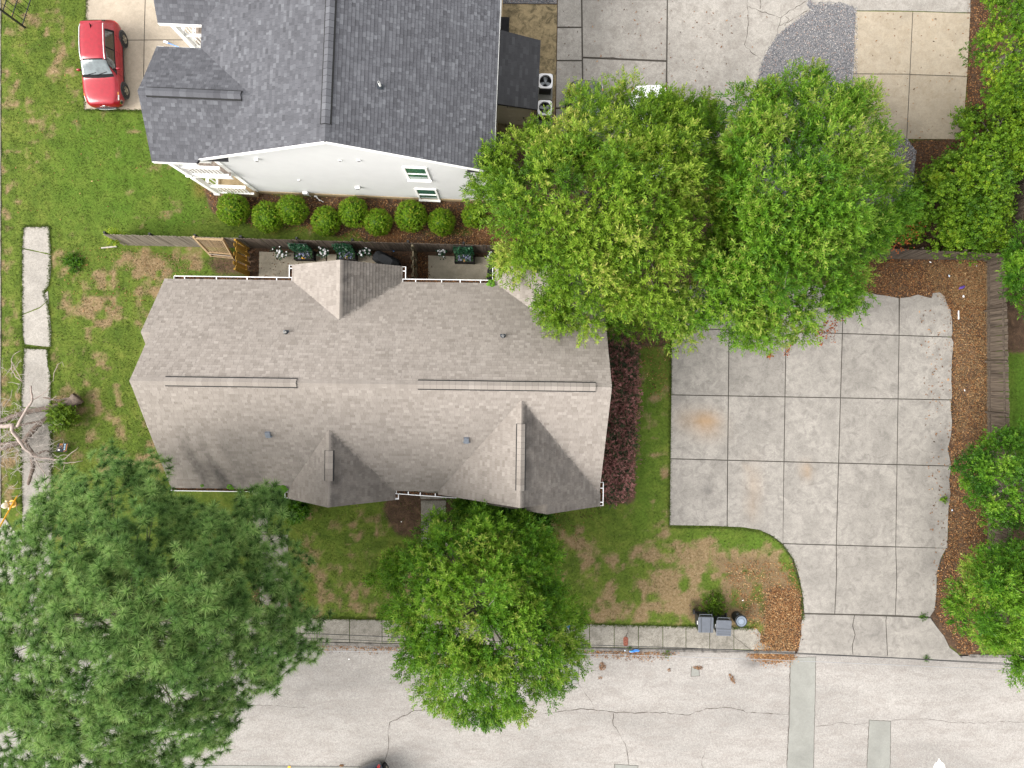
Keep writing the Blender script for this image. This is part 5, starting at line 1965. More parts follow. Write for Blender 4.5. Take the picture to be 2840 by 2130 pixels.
def car(name, label, cat, stations, paint, loc, rz, axles, rails=False, clad=CLAD, group=None, glass_front=SHIELD, roof_racks=False):
    """front towards -Y in its own space"""
    root = thing(name, label, cat, loc, rz, group)
    st = np.array(stations, float)
    Lc = st[-1, 0]
    ss = np.linspace(0, Lc, 72)
    pr = hermite(st[:, 0], st[:, 1:], ss)

    def section(q):
        zb, wl, wm, zs, ws, zt, wt = q
        zm = zb + (zs - zb) * 0.55
        k = max(0.02, (zt - zs))
        return [(0, zb), (wl * .9, zb), (wl, zb + .10), (wm, zm), (ws, zs), (ws - (ws - wt) * 0.16, zs + k * .14), (wt + (ws - wt) * .10, zt - k * .16), (wt, zt - k * .06 - .005), (wt * .86, zt), (wt * .5, zt + .018), (0, zt + .026)]

    K = 11
    grid = np.array([section(q) for q in pr])          # (S, K, 2)
    S = len(ss)
    V, Fq = [], []
    for i in range(S):
        row = [(x, ss[i], z) for x, z in grid[i]] + [(-x, ss[i], z) for x, z in grid[i][::-1][1:-1]]
        V += row
    nr = 2 * K - 2
    for i in range(S - 1):
        for k in range(nr):
            k2 = (k + 1) % nr
            Fq.append((i * nr + k, i * nr + k2, (i + 1) * nr + k2, (i + 1) * nr + k))
    V = np.array(V)
    V[:, 1] -= Lc / 2
    body = MB()
    body.v = [tuple(v) for v in V]
    body.f = [f[::-1] for f in Fq] + [tuple(range(nr))[::1], tuple((S - 1) * nr + k for k in reversed(range(nr)))]
    body.mi = [0] * len(body.f)
    bo = body.build('body', paint, root, smooth=True)

    def pt(s, k, side, off=0.006):
        """point on the skin: s along, k fractional section index"""
        q = hermite(st[:, 0], st[:, 1:], np.array([s]))[0]
        sec = section(q)
        i = int(min(k, K - 1.001))
        f = k - i
        x = sec[i][0] * (1 - f) + sec[i + 1][0] * f
        z = sec[i][1] * (1 - f) + sec[i + 1][1] * f
        dx, dz = sec[i + 1][0] - sec[i][0], sec[i + 1][1] - sec[i][1]
        l = math.hypot(dx, dz) + 1e-9
        return Vector((side * (x + dz / l * off), s - Lc / 2, z - dx / l * off + 0.0))

    def patch(nm, mat, s0, s1, k0, k1, side, n=8, mk=4, off=0.007, parent=root, taper=None):
        m = MB()
        G = []
        for i in range(n + 1):
            s = s0 + (s1 - s0) * i / n
            r = []
            for j in range(mk + 1):
                k = k0 + (k1 - k0) * j / mk
                s_ = s + (taper(j / mk, i / n) if taper else 0)
                r.append(pt(s_, k, side, off))
            G.append(r)
        for i in range(n):
            for j in range(mk):
                f = [G[i][j], G[i + 1][j], G[i + 1][j + 1], G[i][j + 1]]
                m.face(f if side < 0 else f[::-1])
        return m.build(nm, mat, parent, smooth=True)

    def across(nm, mat, s0, s1, kmin, n=8, off=0.01, parent=root, bow=0.0):
        m = MB()
        ks = [kmin + (K - 1.001 - kmin) * j / 5 for j in range(6)]
        G = []
        for i in range(n + 1):
            r = []
            for sd, kk in [(-1, k) for k in ks] + [(1, k) for k in ks[::-1][1:]]:
                x = pt(s0 + (s1 - s0) * i / n, kk, sd, 0)
                s_ = s0 + (s1 - s0) * i / n + bow * (x.x ** 2) * (1 - i / n)
                p = pt(s_, kk, sd, 0)
                r.append(p + Vector((0, 0, off)))
            G.append(r)
        for i in range(n):
            for j in range(len(G[0]) - 1):
                m.face([G[i][j], G[i + 1][j], G[i + 1][j + 1], G[i][j + 1]][::-1])
        return m.build(nm, mat, parent, smooth=True)

    suv = stations is SUV
    if suv:
        across('windscreen_surround', BLACK, 1.16, 1.9, 6.0, off=0.006, bow=0.10)
        across('windscreen', glass_front, 1.30, 1.84, 6.6, off=0.014, bow=0.05)
        across('rear_window', GLASS, 3.68, 3.92, 6.4, off=0.012)
        for sd in (-1, 1):
            patch('window_surround', BLACK, 1.72, 3.3, 4.9, 6.5, sd, n=10, off=.004, taper=lambda j, i: (-0.42 * (1 - j) * (1 - i) + 0.12 * (1 - j) * i))
            patch('side_window', GLASS, 1.75, 2.42, 5.1, 6.3, sd, taper=lambda j, i: -0.32 * (1 - j) * (1 - i) + 0.0)
            patch('side_window', GLASS, 2.48, 3.2, 5.1, 6.3, sd, taper=lambda j, i: 0.10 * (1 - j) * i)
            patch('side_cladding', clad, 1.05, 2.95, 1.6, 2.35, sd, n=10, off=0.012)
            patch('headlight', LAMP, 0.20, 0.42, 4.2, 5.2, sd, n=4, mk=3, off=0.012)
            patch('turn_lamp', AMBER, 0.43, 0.55, 4.6, 5.3, sd, n=3, mk=2, off=0.011)
            patch('tail_light', TAIL, 3.86, 3.98, 3.3, 5.0, sd, n=4, mk=3, off=0.012)
            patch('fog_lamp_frame', CHROME, 0.10, 0.26, 2.7, 3.7, sd, n=3, mk=3, off=0.012)
            patch('fog_lamp', ACDK, 0.12, 0.24, 2.85, 3.55, sd, n=3, mk=3, off=0.017)
            for s in (2.28, 3.08):
                m = MB()
                a, b = pt(s - .02, 3.9, sd, .03), pt(s + .17, 3.9, sd, .03)
                m.tube([pt(s - .03, 3.9, sd, 0), a, b, pt(s + .18, 3.9, sd, 0)], 0.014, 6)
                m.build('door_handle', paint, root)
            for s in (1.42, 2.45, 3.22):
                m = MB()
                pts_ = [pt(s, k, sd, 0.002) for k in (2.2, 2.8, 3.4, 4.0, 4.7)]
                m.tube(pts_, 0.006, 4, cap=False)
                m.build('door_seam', BLACK, root)
        # grille between the lamps with chrome mesh bars and a blank oval badge
        m = MB()
        G = []
        for z in (0.52, 0.66, 0.80):
            G.append([(x, -Lc / 2 - 0.012 + 0.16 * (abs(x) / .62) ** 2.2 + (0.10 if z > .7 else 0.03 if z > .6 else 0.0) * .7, z) for x in np.linspace(-.5, .5, 11)])
        for i in range(2):
            for j in range(10):
                m.face([G[i][j], G[i][j + 1], G[i + 1][j + 1], G[i + 1][j]])
        gr = m.build('grille', ACDK, root)
        m = MB()
        for i in range(2):
            for j in range(0, 10):
                a = Vector(G[i][j]).lerp(Vector(G[i + 1][j]), .35) + Vector((0, -.012, .008))
                b = Vector(G[i][j + 1]).lerp(Vector(G[i + 1][j + 1]), .35) + Vector((0, -.012, .008))
                m.bar(a, b, 0.012, 0.016)
                if j % 2 == i:
                    m.bar(Vector(G[i][j]) + Vector((0, -.012, .008)), Vector(G[i + 1][j]) + Vector((0, -.012, .008)), 0.012, 0.014)
        m.build('grille_mesh', CHROME, gr)
        m = MB()
        m.lathe([(0.001, 0.012), (.045, .010), (.06, 0.0)], 18)
        bd = m.build('badge', CHROME, gr)
        bd.location = (0, -Lc / 2 - 0.0, .70)
        bd.rotation_euler = (R(50), 0, 0)
        bd.scale = (1.3, .8, 1)
        m = MB()
        m.v, m.f, m.mi = [], [], []
        pr_ = [(x, -Lc / 2 - 0.03 + 0.19 * (abs(x) / .8) ** 2.4) for x in np.linspace(-.72, .72, 15)]
        for (xa, ya), (xb, yb) in zip(pr_[:-1], pr_[1:]):
            m.bar((xa, ya, .40), (xb, yb, .40), 0.07, 0.12)
        m.build('bumper', clad, root)
        m = MB()
        for (xa, ya), (xb, yb) in zip(pr_[3:-4], pr_[4:-3]):
            m.bar((xa, ya - .03, .36), (xb, yb - .03, .36), 0.03, 0.05)
        m.build('skid_plate', ALU, root)
        m = MB()
        m.bar((-.46, -Lc / 2 + .14, .83), (.46, -Lc / 2 + .14, .83), 0.012, 0.01)
        m.build('bonnet_seam', ACDK, root)
        if roof_racks:
            for sd in (-1, 1):
                m = MB()
                pts_ = [pt(s, 7.4, sd, 0.03 if 1.95 < s < 3.5 else 0.0) for s in (1.88, 1.95, 2.2, 2.6, 3.0, 3.4, 3.5, 3.56)]
                m.tube(pts_, 0.022, 6)
                m.build('roof_rail', ALU, root)
            m = MB()
            y = 3.38 - Lc / 2
            m.face([(-.028, y + .1, 1.59), (.028, y + .1, 1.59), (.0, y + .12, 1.70)])
            m.face([(.028, y + .1, 1.59), (0, y - .10, 1.595), (0, y + .12, 1.70)])
            m.face([(0, y - .10, 1.595), (-.028, y + .1, 1.59), (0, y + .12, 1.70)])
            m.build('antenna_fin', BLACK, root)
        for x0, x1 in ((-.55, -.02), (-.05, .50)):
            m = MB()
            a = pt(1.27, 9.9, 1, 0)
            pa = Vector((x0, 1.25 - Lc / 2 + .1 * x0 * x0, a.z + .02))
            pb = Vector((x1, 1.36 - Lc / 2 + .1 * x1 * x1, a.z + .085))
            m.bar(pa, pb, 0.022, 0.02)
            m.build('wiper', BLACK, root)
        m = MB()
        m.bar((-.5, 3.63 - Lc / 2, 1.545), (.5, 3.63 - Lc / 2, 1.545), 0.10, 0.02)
        m.build('spoiler', paint, root)
    else:
        across('windscreen', GLASS, 1.38, 2.2, 6.5, off=0.012, bow=0.08)
        across('rear_window', GLASS, 3.42, 3.95, 6.5, off=0.012)
        for sd in (-1, 1):
            patch('side_window', GLASS, 2.05, 2.65, 5.1, 6.3, sd, taper=lambda j, i: -0.35 * (1 - j) * (1 - i))
            patch('side_window', GLASS, 2.72, 3.3, 5.1, 6.3, sd, taper=lambda j, i: 0.2 * (1 - j) * i)
            patch('headlight', LAMP, 0.16, 0.42, 4.1, 5.2, sd, n=4, mk=3, off=0.012)
            patch('tail_light', TAIL, 4.36, 4.6, 3.6, 5.2, sd, n=4, mk=3, off=0.012)
    for sd in (-1, 1):
        m = MB()
        s_m = 1.62 if suv else 1.85
        base = pt(s_m, 5.0, sd, 0.0)
        m.lathe([(0.001, -.09), (.05, -.085), (.075, -.03), (.078, .03), (.05, .085), (0.001, .09)], 10)
        mm = m.build('mirror', paint, root, smooth=True)
        mm.location = base + Vector((sd * 0.12, -0.02, 0.05))
        mm.scale = (1.35, .75, .9)
        m = MB()
        m.bar(base + Vector((-sd * .02, 0, .0)), base + Vector((sd * .09, -.02, .03)), 0.04, 0.03)
        m.build('mirror_arm', BLACK, root)
        for s in axles:
            w = MB()
            w.lathe([(0.20, -.10), (.29, -.105), (.325, -.08), (.335, 0), (.325, .08), (.29, .105), (0.20, .10)], 28)
            tyre = w.build('wheel', TYRE, root, smooth=True)
            tyre.rotation_euler = (0, R(90) * sd, 0)
            tyre.location = (sd * 0.80, s - Lc / 2, 0.335)
            rim = MB()
            rim.lathe([(0.205, .085), (.19, .07), (.17, .05)], 28)
            rim.lathe([(.001, .085), (.05, .085), (.06, .06)], 14)
            for k in range(5):
                a = k * 2 * math.pi / 5
                p0 = Vector((math.cos(a) * .04, math.sin(a) * .04, .078))
                for da in (-.2, .2):
                    p1 = Vector((math.cos(a + da) * .19, math.sin(a + da) * .19, .082))
                    rim.bar(p0, p1, 0.035, 0.02)
            rim.build('rim', RIM, tyre)
            dsc = MB()
            dsc.lathe([(.001, .045), (.2, .045)], 24)
            dsc.build('brake_disc', ACDK, tyre)
            ar = MB()
            ar.lathe([(.335, .0), (.385, .012), (.405, .006), (.41, -.02)], 28)
            a_ = ar.build('wheel_arch', clad if suv else BLACK, root)
            a_.rotation_euler = (0, R(90) * sd, 0)
            a_.location = (sd * 0.888, s - Lc / 2, 0.36)
            ai = MB()
            ai.lathe([(.001, 0.0), (.385, .0)], 28)
            i_ = ai.build('wheel_well', ACDK, root)
            i_.rotation_euler = (0, R(90) * sd, 0)
            i_.location = (sd * 0.884, s - Lc / 2, 0.36)
            tyre.location.x = sd * 0.835
    return root


car('car', 'red compact SUV with silver roof rails parked on the driveway', 'car', SUV, RED, (-19.86, 15.52, 0.04), R(1.8), (0.84, 3.36), roof_racks=True)
car('car', 'black car mostly hidden under the big oak, beside the condenser units', 'car', SUV, DGREEN, (*P2(1622, 346, .5), 0.04), R(180), (0.84, 3.36))
car('car', 'white saloon car with red tail lamps, half hidden under the big oak', 'car', SEDAN, WPAINT, (*P2(1800, 378, .5), 0.04), R(2), (0.95, 3.65))
car('car', 'dark blue car cut off by the bottom edge of the photo, red tail lamp showing', 'car', SUV, NAVY, (*P2(1050, 2238, .6), ROADZ), R(22), (0.84, 3.36), clad=BLACK)

# ================================================================== SMALL THINGS
# condenser units
def condenser(px, py, rot, label):
    x, y = P2(px, py, 0.85)
    r = thing('air_conditioner', label, 'air conditioner', (x, y, 0.035), -0.03, group='condenser units beside the lean-to')
    m = MB()
    for sx, sy in ((0, -.33), (0, .33)):
        m.box((sx, sy, 0.45), (0.66, 0.02, 0.78))
    for sx in (-.33, .33):
        m.box((sx, 0, 0.45), (0.02, 0.64, 0.78))
    m.build('coil_guard', ACDK, r)
    t = MB()
    n = 40
    for k in range(n):
        a0, a1 = 2 * math.pi * k / n, 2 * math.pi * (k + 1) / n

        def sq(a, hw=.345, rr=.1):
            c_, s_ = math.cos(a), math.sin(a)
            q = 6.0
            d_ = (abs(c_) ** q + abs(s_) ** q) ** (-1 / q)
            return (hw * c_ * d_, hw * 1.03 * s_ * d_)
        o0, o1 = sq(a0), sq(a1)
        i0, i1 = (.285 * math.cos(a0), .285 * math.sin(a0)), (.285 * math.cos(a1), .285 * math.sin(a1))
        t.face([(*i0, .86), (*o0, .85), (*o1, .85), (*i1, .86)])
        t.face([(*o0, .85), (*o0, .76), (*o1, .76), (*o1, .85)])
        t.face([(*i1, .86), (*i1, .72), (*i0, .72), (*i0, .86)])
    t.build('top_cover', ACW, r)
    for cx_, cy_ in ((.32, .32), (-.32, .32), (.32, -.32), (-.32, -.32)):
        p = MB()
        p.box((cx_, cy_, .42), (.05, .05, .8))
        p.build('corner_post', ACW, r)
    w = MB()
    w.lathe([(.001, .3), (.284, .3)], 24)
    w.lathe([(.284, .3), (.284, .72)], 24)
    w.build('fan_well', ACDK, r)
    hub = MB()
    hub.lathe([(.001, .70), (.06, .70), (.065, .62), (.05, .60)], 14)
    h_ = hub.build('fan_hub', FAN, r)
    for k in range(3):
        a = rot + k * 2 * math.pi / 3
        b = MB()
        pts_ = []
        for rr, wd in ((.05, .05), (.14, .085), (.26, .10)):
            pts_.append((rr, wd))
        for (r0, w0), (r1, w1) in zip(pts_[:-1], pts_[1:]):
            f = []
            for rr, ww, sg2 in ((r0, w0, -1), (r1, w1, -1), (r1, w1, 1), (r0, w0, 1)):
                lx, ly, lz = rr, sg2 * ww, .665 + sg2 * ww * .28
                f.append((lx * math.cos(a) - ly * math.sin(a), lx * math.sin(a) + ly * math.cos(a), lz))
            b.face(f)
        b.build('fan_blade', FAN, h_)
    g = MB()
    for k in range(8):
        a = k * math.pi / 4 + .3
        g.bar((.05 * math.cos(a), .05 * math.sin(a), .87), (.29 * math.cos(a), .29 * math.sin(a), .862), .008, .008)
    for rr in (.1, .2, .27):
        g.tube([(rr * math.cos(2 * math.pi * k / 24), rr * math.sin(2 * math.pi * k / 24), .868) for k in range(25)], .004, 4, cap=False)
    g.build('fan_guard', BLACKM, r)
    p = MB()
    p.box((0, -.08, -.0), (.78, 1.0, .1))
    p.build('pad', PATCH, r)
    return r


condenser(1513, 225, R(88), 'white condenser unit at the north end of the pair beside the lean-to')
condenser(1511, 299, R(30), 'white condenser unit partly under the oak leaves, nearest the store door')

# black storage bin at the back wall
x, y = P2(1398, 70, .7)
b0 = thing('storage_bin', 'black lidded plastic bin on the stained back patio', 'bin', (x, y, .035), R(-3))
m = MB()
m.box((0, 0, .3), (.44, .74, .6))
m.build('tub', BLACK, b0, bevel=.03)
m = MB()
m.box((0, 0, .64), (.5, .82, .07))
m.build('lid', BLACK, b0, bevel=.03)
m = MB()
m.box((.05, -.43, .5), (.1, .05, .05))
m.build('latch', BLACKM, b0)

x, y = P2(1395, 385, .6)
m = MB()
m.prism([(-.3, -.25), (.3, -.3), (.32, .22), (-.28, .28)], 0, .55)
props(m.build('grey_tub', BINDK, None, None, bevel=.05), 'dark grey box by the store wall, under the oak edge', 'box')
bpy.data.objects['grey_tub'].location = (x, y, .03)

# wheelie bins
def wheelie(px, py, rz, label, seam):
    x, y = P2(px, py, 1.08)
    r = thing('wheelie_bin', label, 'bin', (x, y, 0.02), rz, group='bins by the sidewalk')
    m = MB()
    sec = [(0.0, .25, .27), (.12, .27, .29), (.95, .33, .36), (1.0, .345, .375)]
    for z, hx, hy_ in sec:
        for cx_, cy_ in ((-hx, -hy_), (hx, -hy_), (hx, hy_), (-hx, hy_)):
            m.vert((cx_, cy_, z))
    for i in range(3):
        for k in range(4):
            m.f.append((i * 4 + k, i * 4 + (k + 1) % 4, (i + 1) * 4 + (k + 1) % 4, (i + 1) * 4 + k))
            m.mi.append(0)
    m.f.append((3, 2, 1, 0)); m.mi.append(0)
    m.f.append((12, 13, 14, 15)); m.mi.append(0)
    m.build('bin_body', BINDK, r, bevel=.035)
    l = MB()
    l.prism([(-.36, -.40), (.36, -.40), (.37, .30), (.34, .36), (-.34, .36), (-.37, .30)], 1.0, 1.065)
    l.build('lid', BIN, r, bevel=.03)
    if seam == 'ribs':
        for sx in (-1, 1):
            q = MB()
            q.bar((sx * .22, -.37, 1.066), (sx * .235, .33, 1.066), .022, .014)
            q.build('lid_rib', BINDK, r)
    else:
        q = MB()
        q.bar((-.34, -.06, 1.067), (.34, -.06, 1.067), .018, .012)
        q.build('lid_rib', BINDK, r)
        for yy in (-.2, -.3):
            q = MB()
            q.bar((-.31, yy, 1.066), (.31, yy, 1.066), .01, .008)
            q.build('lid_rib', BINDK, r)
    h_ = MB()
    h_.tube([(-.29, .34, .98), (-.29, .46, 1.0), (.29, .46, 1.0), (.29, .34, .98)], .018, 8)
    h_.build('handle', BIN, r)
    a = MB()
    a.tube([(-.33, .30, .13), (.33, .30, .13)], .015, 6)
    ax = a.build('axle', BLACKM, r)
    for sx in (-1, 1):
        w = MB()
        w.lathe([(.05, -.03), (.12, -.035), (.14, 0), (.12, .035), (.05, .03)], 18)
        w_ = w.build('wheel', TYRE, r, smooth=True)
        w_.rotation_euler = (0, R(90), 0)
        w_.location = (sx * .35, .31, .14)
        w2 = MB()
        w2.lathe([(.001, .034), (.05, .034)], 12)
        w2.build('hub', FAN, w_)
    s_ = MB()
    s_.bar((-.37, -.05, .9), (-.37, .12, .9), .012, .07)
    s_.build('side_tag', WHITEP, r)
    return r


wheelie(1958, 1732, R(-1), 'grey wheelie bin with a ribbed lid, left of the two', 'ribs')
wheelie(2008, 1741, R(-2), 'grey wheelie bin with a seam across its lid, next to the round can', 'seam')
x, y = P2(2055, 1722, .78)
rc = thing('round_bin', 'round dark rubbish can with a pale blue lid', 'bin', (x, y, 0.02))
m = MB()
m.lathe([(.001, .0), (.23, .0), (.25, .06), (.285, .74), (.3, .76), (.3, .80), (.27, .81)], 28)
m.build('bin_body', BINDK, rc, smooth=False)
m = MB()
m.lathe([(.235, .80), (.245, .835), (.215, .84), (.205, .82), (.14, .82), (.13, .835), (.12, .845), (.001, .85)], 28)
m.build('lid', CANLID, rc)
m = MB()
for k in range(26):
    a = 2 * math.pi * k / 26
    m.bar((.15 * math.cos(a), .15 * math.sin(a), .824), (.2 * math.cos(a), .2 * math.sin(a), .824), .008, .006)
m.build('lid_grip', BINDK, rc)
for a in (2.0, 5.14):
    m = MB()
    m.box((.31 * math.cos(a), .31 * math.sin(a), .62), (.1, .12, .06), rz=a)
    m.build('handle', BINDK, rc)

# barbecues under black covers
def grill(px, py, rz, label, s=1.0):
    x, y = P2(px, py, 1.0)
    r = thing('covered_grill', label, 'grill', (x, y, 0.04), rz, group='covered barbecues on the patios')
    m = MB()
    secs = [(0.04, .66, .30), (.3, .64, .29), (.78, .70, .33), (.92, .64, .29), (1.08, .40, .22), (1.12, .34, .19)]
    n = 28
    rr_ = random.Random(3)
    for z, hx, hy_ in secs:
        for k in range(n):
            a = 2 * math.pi * k / n
            q = 4.0
            d_ = (abs(math.cos(a)) ** q + abs(math.sin(a)) ** q) ** (-1 / q)
            f = 1 + (rr_.uniform(-.05, .05) if z < .9 else rr_.uniform(-.015, .015))
            m.vert((hx * d_ * math.cos(a) * f, hy_ * d_ * math.sin(a) * f, z + (0 if z > 1.05 else rr_.uniform(-.02, .02))))
    for i in range(len(secs) - 1):
        for k in range(n):
            m.f.append((i * n + k, i * n + (k + 1) % n, (i + 1) * n + (k + 1) % n, (i + 1) * n + k))
            m.mi.append(0)
    m.f.append(tuple((len(secs) - 1) * n + k for k in range(n)))
    m.mi.append(0)
    m.build('cover', COVER, r)
    for k in range(5):
        a = rr_.uniform(0, 6.28)
        f = MB()
        ca, sa = math.cos(a), math.sin(a)
        f.tube([(ca * .36, sa * .2, 1.085), (ca * .6, sa * .28, .94), (ca * .68, sa * .32, .76), (ca * .66, sa * .31, .4)], [.008, .018, .022, .015], 5)
        f.build('cover_fold', COVER, r)
    return r


grill(1070, 722, R(-27), 'long barbecue under a black cover on the left patio')
grill(1372, 742, R(80), 'barbecue under a black cover at the right patio, against the oak leaves')

# planter boxes with ivy trellis
leaf6 = [(np.array([[-.5, 0, 0], [-.1, -.35, .05], [.5, 0, 0], [-.1, .35, .08]], float), np.array([[0, 1, 2, 3]]), np.array([0, .1, .1, .0]))]


def planter(px, py, label, seed):
    rng = np.random.default_rng(seed)
    x, y = P2(px, py, .48)
    r = thing('planter', label, 'planter', (x, y, .04), -.02, group='dark planter boxes with ivy trellises')
    m = MB()
    for sy in (-.21, .21):
        m.box((0, sy, .27), (.96, .025, .42))
    for sx in (-.47, .47):
        m.box((sx, 0, .27), (.025, .394, .42))
    m.build('planter_box', BLACK, r)
    for sx in (-.46, .46):
        for sy in (-.2, .2):
            m = MB()
            m.box((sx, sy, .25), (.05, .05, .54))
            m.build('leg', BLACK, r)
    m = MB()
    m.box((0, 0, .40), (.9, .38, .06))
    m.build('soil', SOILM, r)
    t = MB()
    for i in range(6):
        t.bar((-.45 + i * .18, .24, .1), (-.45 + i * .18, .34, 1.62), .02, .02)
    for i in range(6):
        f = i / 5
        t.bar((-.46, .25 + .09 * f, .35 + 1.25 * f), (.46, .25 + .09 * f, .35 + 1.25 * f), .018, .018)
    t.build('trellis', BLACKM, r)
    n = 620
    u, v = rng.random(n), rng.random(n)
    pz = np.stack([-.47 + u * .94, .22 + .1 * v + rng.normal(-.03, .04, n), .46 + 1.18 * v], 1)
    V, Fq, T = scatter(leaf6, pz, rng.normal(0, .5, (n, 3)) + [0, -.8, .7], rng.uniform(.07, .12, n), rng.random(n) ** 1.5, rng)
    np_obj('ivy', V, Fq, IVY, T, r)
    n = 330
    pz = np.stack([rng.uniform(-.42, .42, n), rng.uniform(-.16, .2, n), rng.uniform(.42, .6, n)], 1)
    tone = np.where((pz[:, 0] ** 2 < .003) & (pz[:, 1] < -.05), rng.uniform(.7, 1, n), rng.uniform(0, .82, n))
    tone = np.where(np.abs(pz[:, 0]) > .33, tone * .45, tone)
    V, Fq, T = scatter(leaf6, pz, rng.normal(0, .7, (n, 3)) + [0, 0, 1], rng.uniform(.05, .13, n), tone, rng)
    np_obj('flowers', V, Fq, FLOWER, T, r)
    return r


planter(843, 708, 'dark planter box with ivy trellis, leftmost on the left patio', 1)
planter(961, 709, 'dark planter box with ivy trellis, between the white flowers and the covered barbecue', 2)
planter(1288, 716, 'dark planter box with ivy trellis, alone on the right patio', 3)

pet = []
for k in range(1):
    V, Fq = [], []
    for ring, (r_, z_, n_) in enumerate(((.5, .0, 8), (.36, .14, 7), (.2, .24, 5))):
        for i in range(n_):
            a = 2 * math.pi * (i + ring * .5) / n_
            b = len(V)
            ca, sa = math.cos(a), math.sin(a)
            V += [(0, 0, z_), (r_ * .6 * ca - .16 * sa, r_ * .6 * sa + .16 * ca, z_ + .12), (r_ * ca, r_ * sa, z_ + .05), (r_ * .6 * ca + .16 * sa, r_ * .6 * sa - .16 * ca, z_ + .12)]
            Fq.append((b, b + 1, b + 2, b + 3))
    pet = [(np.array(V), np.array(Fq), np.zeros(len(V)))]


def flower_bush(px, py, seed, label, n=15, sx=.3, sy=.3):
    rng = np.random.default_rng(seed)
    x, y = P2(px, py, .6)
    r = thing('flower_bush', label, 'flowers', (x, y, 0.02), 0, group='white flowers along the patio fence')
    m = MB()
    heads = []
    for i in range(n):
        a, d = rng.uniform(0, 6.28), math.sqrt(rng.random())
        hx, hy_, hz = d * sx * math.cos(a), d * sy * math.sin(a), .62 + rng.uniform(-.12, .08)
        heads.append((hx, hy_, hz))
        m.tube([(hx * .15, hy_ * .15, 0), (hx * .6, hy_ * .6, hz * .6), (hx, hy_, hz)], .008, 4)
    m.build('stem', IVY, r)
    k = n * 9
    h = np.array(heads)
    pz = h[rng.integers(0, n, k)] + rng.normal(0, .07, (k, 3)) - [0, 0, .1]
    V, Fq, T = scatter(leaf6, pz, rng.normal(0, .6, (k, 3)) + [0, 0, 1], rng.uniform(.06, .11, k), rng.random(k), rng)
    np_obj('leaves', V, Fq, IVY, T, r)
    for hh in heads:
        V, Fq, T = scatter(pet, np.array([hh]), rng.normal(0, .25, (1, 3)) + [0, 0, 1], np.array([rng.uniform(.085, .12)]), rng.random(1), rng)
        np_obj('bloom', V, Fq, PETAL, T, r)
    return r


flower_bush(777, 698, 5, 'white flower clump nearest the yellow fence, on the left patio edge', 14, .36, .27)
flower_bush(896, 697, 6, 'white flower clump between the two left planters', 14, .26, .28)
flower_bush(1013, 696, 7, 'white flower clump beside the covered barbecue on the left patio', 16, .26, .30)
flower_bush(1227, 700, 8, 'white flower clump left of the lone planter on the right patio', 13, .24, .24)
flower_bush(1366, 708, 9, 'white flower clump right of the lone planter, at the oak edge', 12, .24, .2)
m = MB()
m.bar((*P2(1016, 690), .02), (*P2(1003, 668, 1.7), 1.7), .09, .03)
props(m.build('fence_brace', BLACK), 'black brace board leaning on the fence behind the third white flower clump', 'brace')

# yard sign lying askew
sgn = thing('yard_sign', 'small black printed yard sign on the grass by the fallen tree', 'sign', (*P2(182, 1240), 0.0))
Mx = Matrix.Translation((0, 0, .26)) @ Matrix.Rotation(R(-2), 4, 'Z') @ Matrix.Rotation(R(-16), 4, 'X') @ Matrix.Rotation(R(8), 4, 'Y')
for nm, mt, cx_, cy_, w_, h_, z_ in (('sign_board', NAVYP, 0, 0, .48, .44, 0), ('print', ORANGE, -.07, .15, .15, .09, .004), ('print', ORANGE, .19, .02, .045, .36, .004), ('print', ORANGE, -.13, .02, .02, .14, .004), ('print', ORANGE, .0, .02, .02, .14, .004),
                                     ('print', SKYP, .09, .15, .07, .09, .004), ('print', SKYP, .10, .03, .07, .08, .004), ('print', SKYP, .11, -.08, .06, .09, .004), ('print', ORANGE, .12, -.17, .06, .05, .004),
                                     ('print', WHITE, -.13, -.13, .10, .07, .004), ('print', CLAD, -.02, -.12, .08, .09, .004), ('print', CLAD, -.065, .055, .09, .012, .004), ('print', CLAD, -.065, .03, .09, .012, .004), ('print', CLAD, -.065, .005, .09, .012, .004)):
    m = MB()
    m.box((cx_, cy_, z_), (w_, h_, .008 if z_ == 0 else .004))
    o = m.build(nm, mt, sgn)
    o.matrix_local = Mx
for sx in (-.14, .14):
    m = MB()
    m.tube([(sx, -.2, 0.0), (sx, -.14, .2)], .006, 6)
    m.build('stake', BLACKM, sgn)

# fire hydrant
hyd = thing('fire_hydrant', 'faded yellow and white fire hydrant at the left edge', 'hydrant', (*P2(36, 1397), 0.0), R(20))
m = MB()
m.lathe([(.19, 0), (.19, .04), (.125, .05), (.115, .45), (.15, .47), (.15, .52), (.12, .53)], 18)
m.build('barrel', HYD, hyd)
m = MB()
m.lathe([(.15, .525), (.145, .58), (.10, .67), (.05, .71), (.001, .72)], 18)
m.build('bonnet', HYDW, hyd)
m = MB()
m.lathe([(.03, .715), (.03, .76), (.001, .765)], 5)
m.build('operating_nut', HYDW, hyd)
for a, r_ in ((0, .07), (math.pi / 2, .05), (-math.pi / 2, .05)):
    m = MB()
    d = Vector((math.cos(a), math.sin(a), 0))
    m.tube([d * .1 + Vector((0, 0, .36)), d * .2 + Vector((0, 0, .36)), d * .2 + Vector((0, 0, .36)), d * .235 + Vector((0, 0, .36))], [r_ * .8, r_ * .8, r_ * 1.2, r_ * 1.1], 12)
    m.build('outlet', HYDW, hyd)
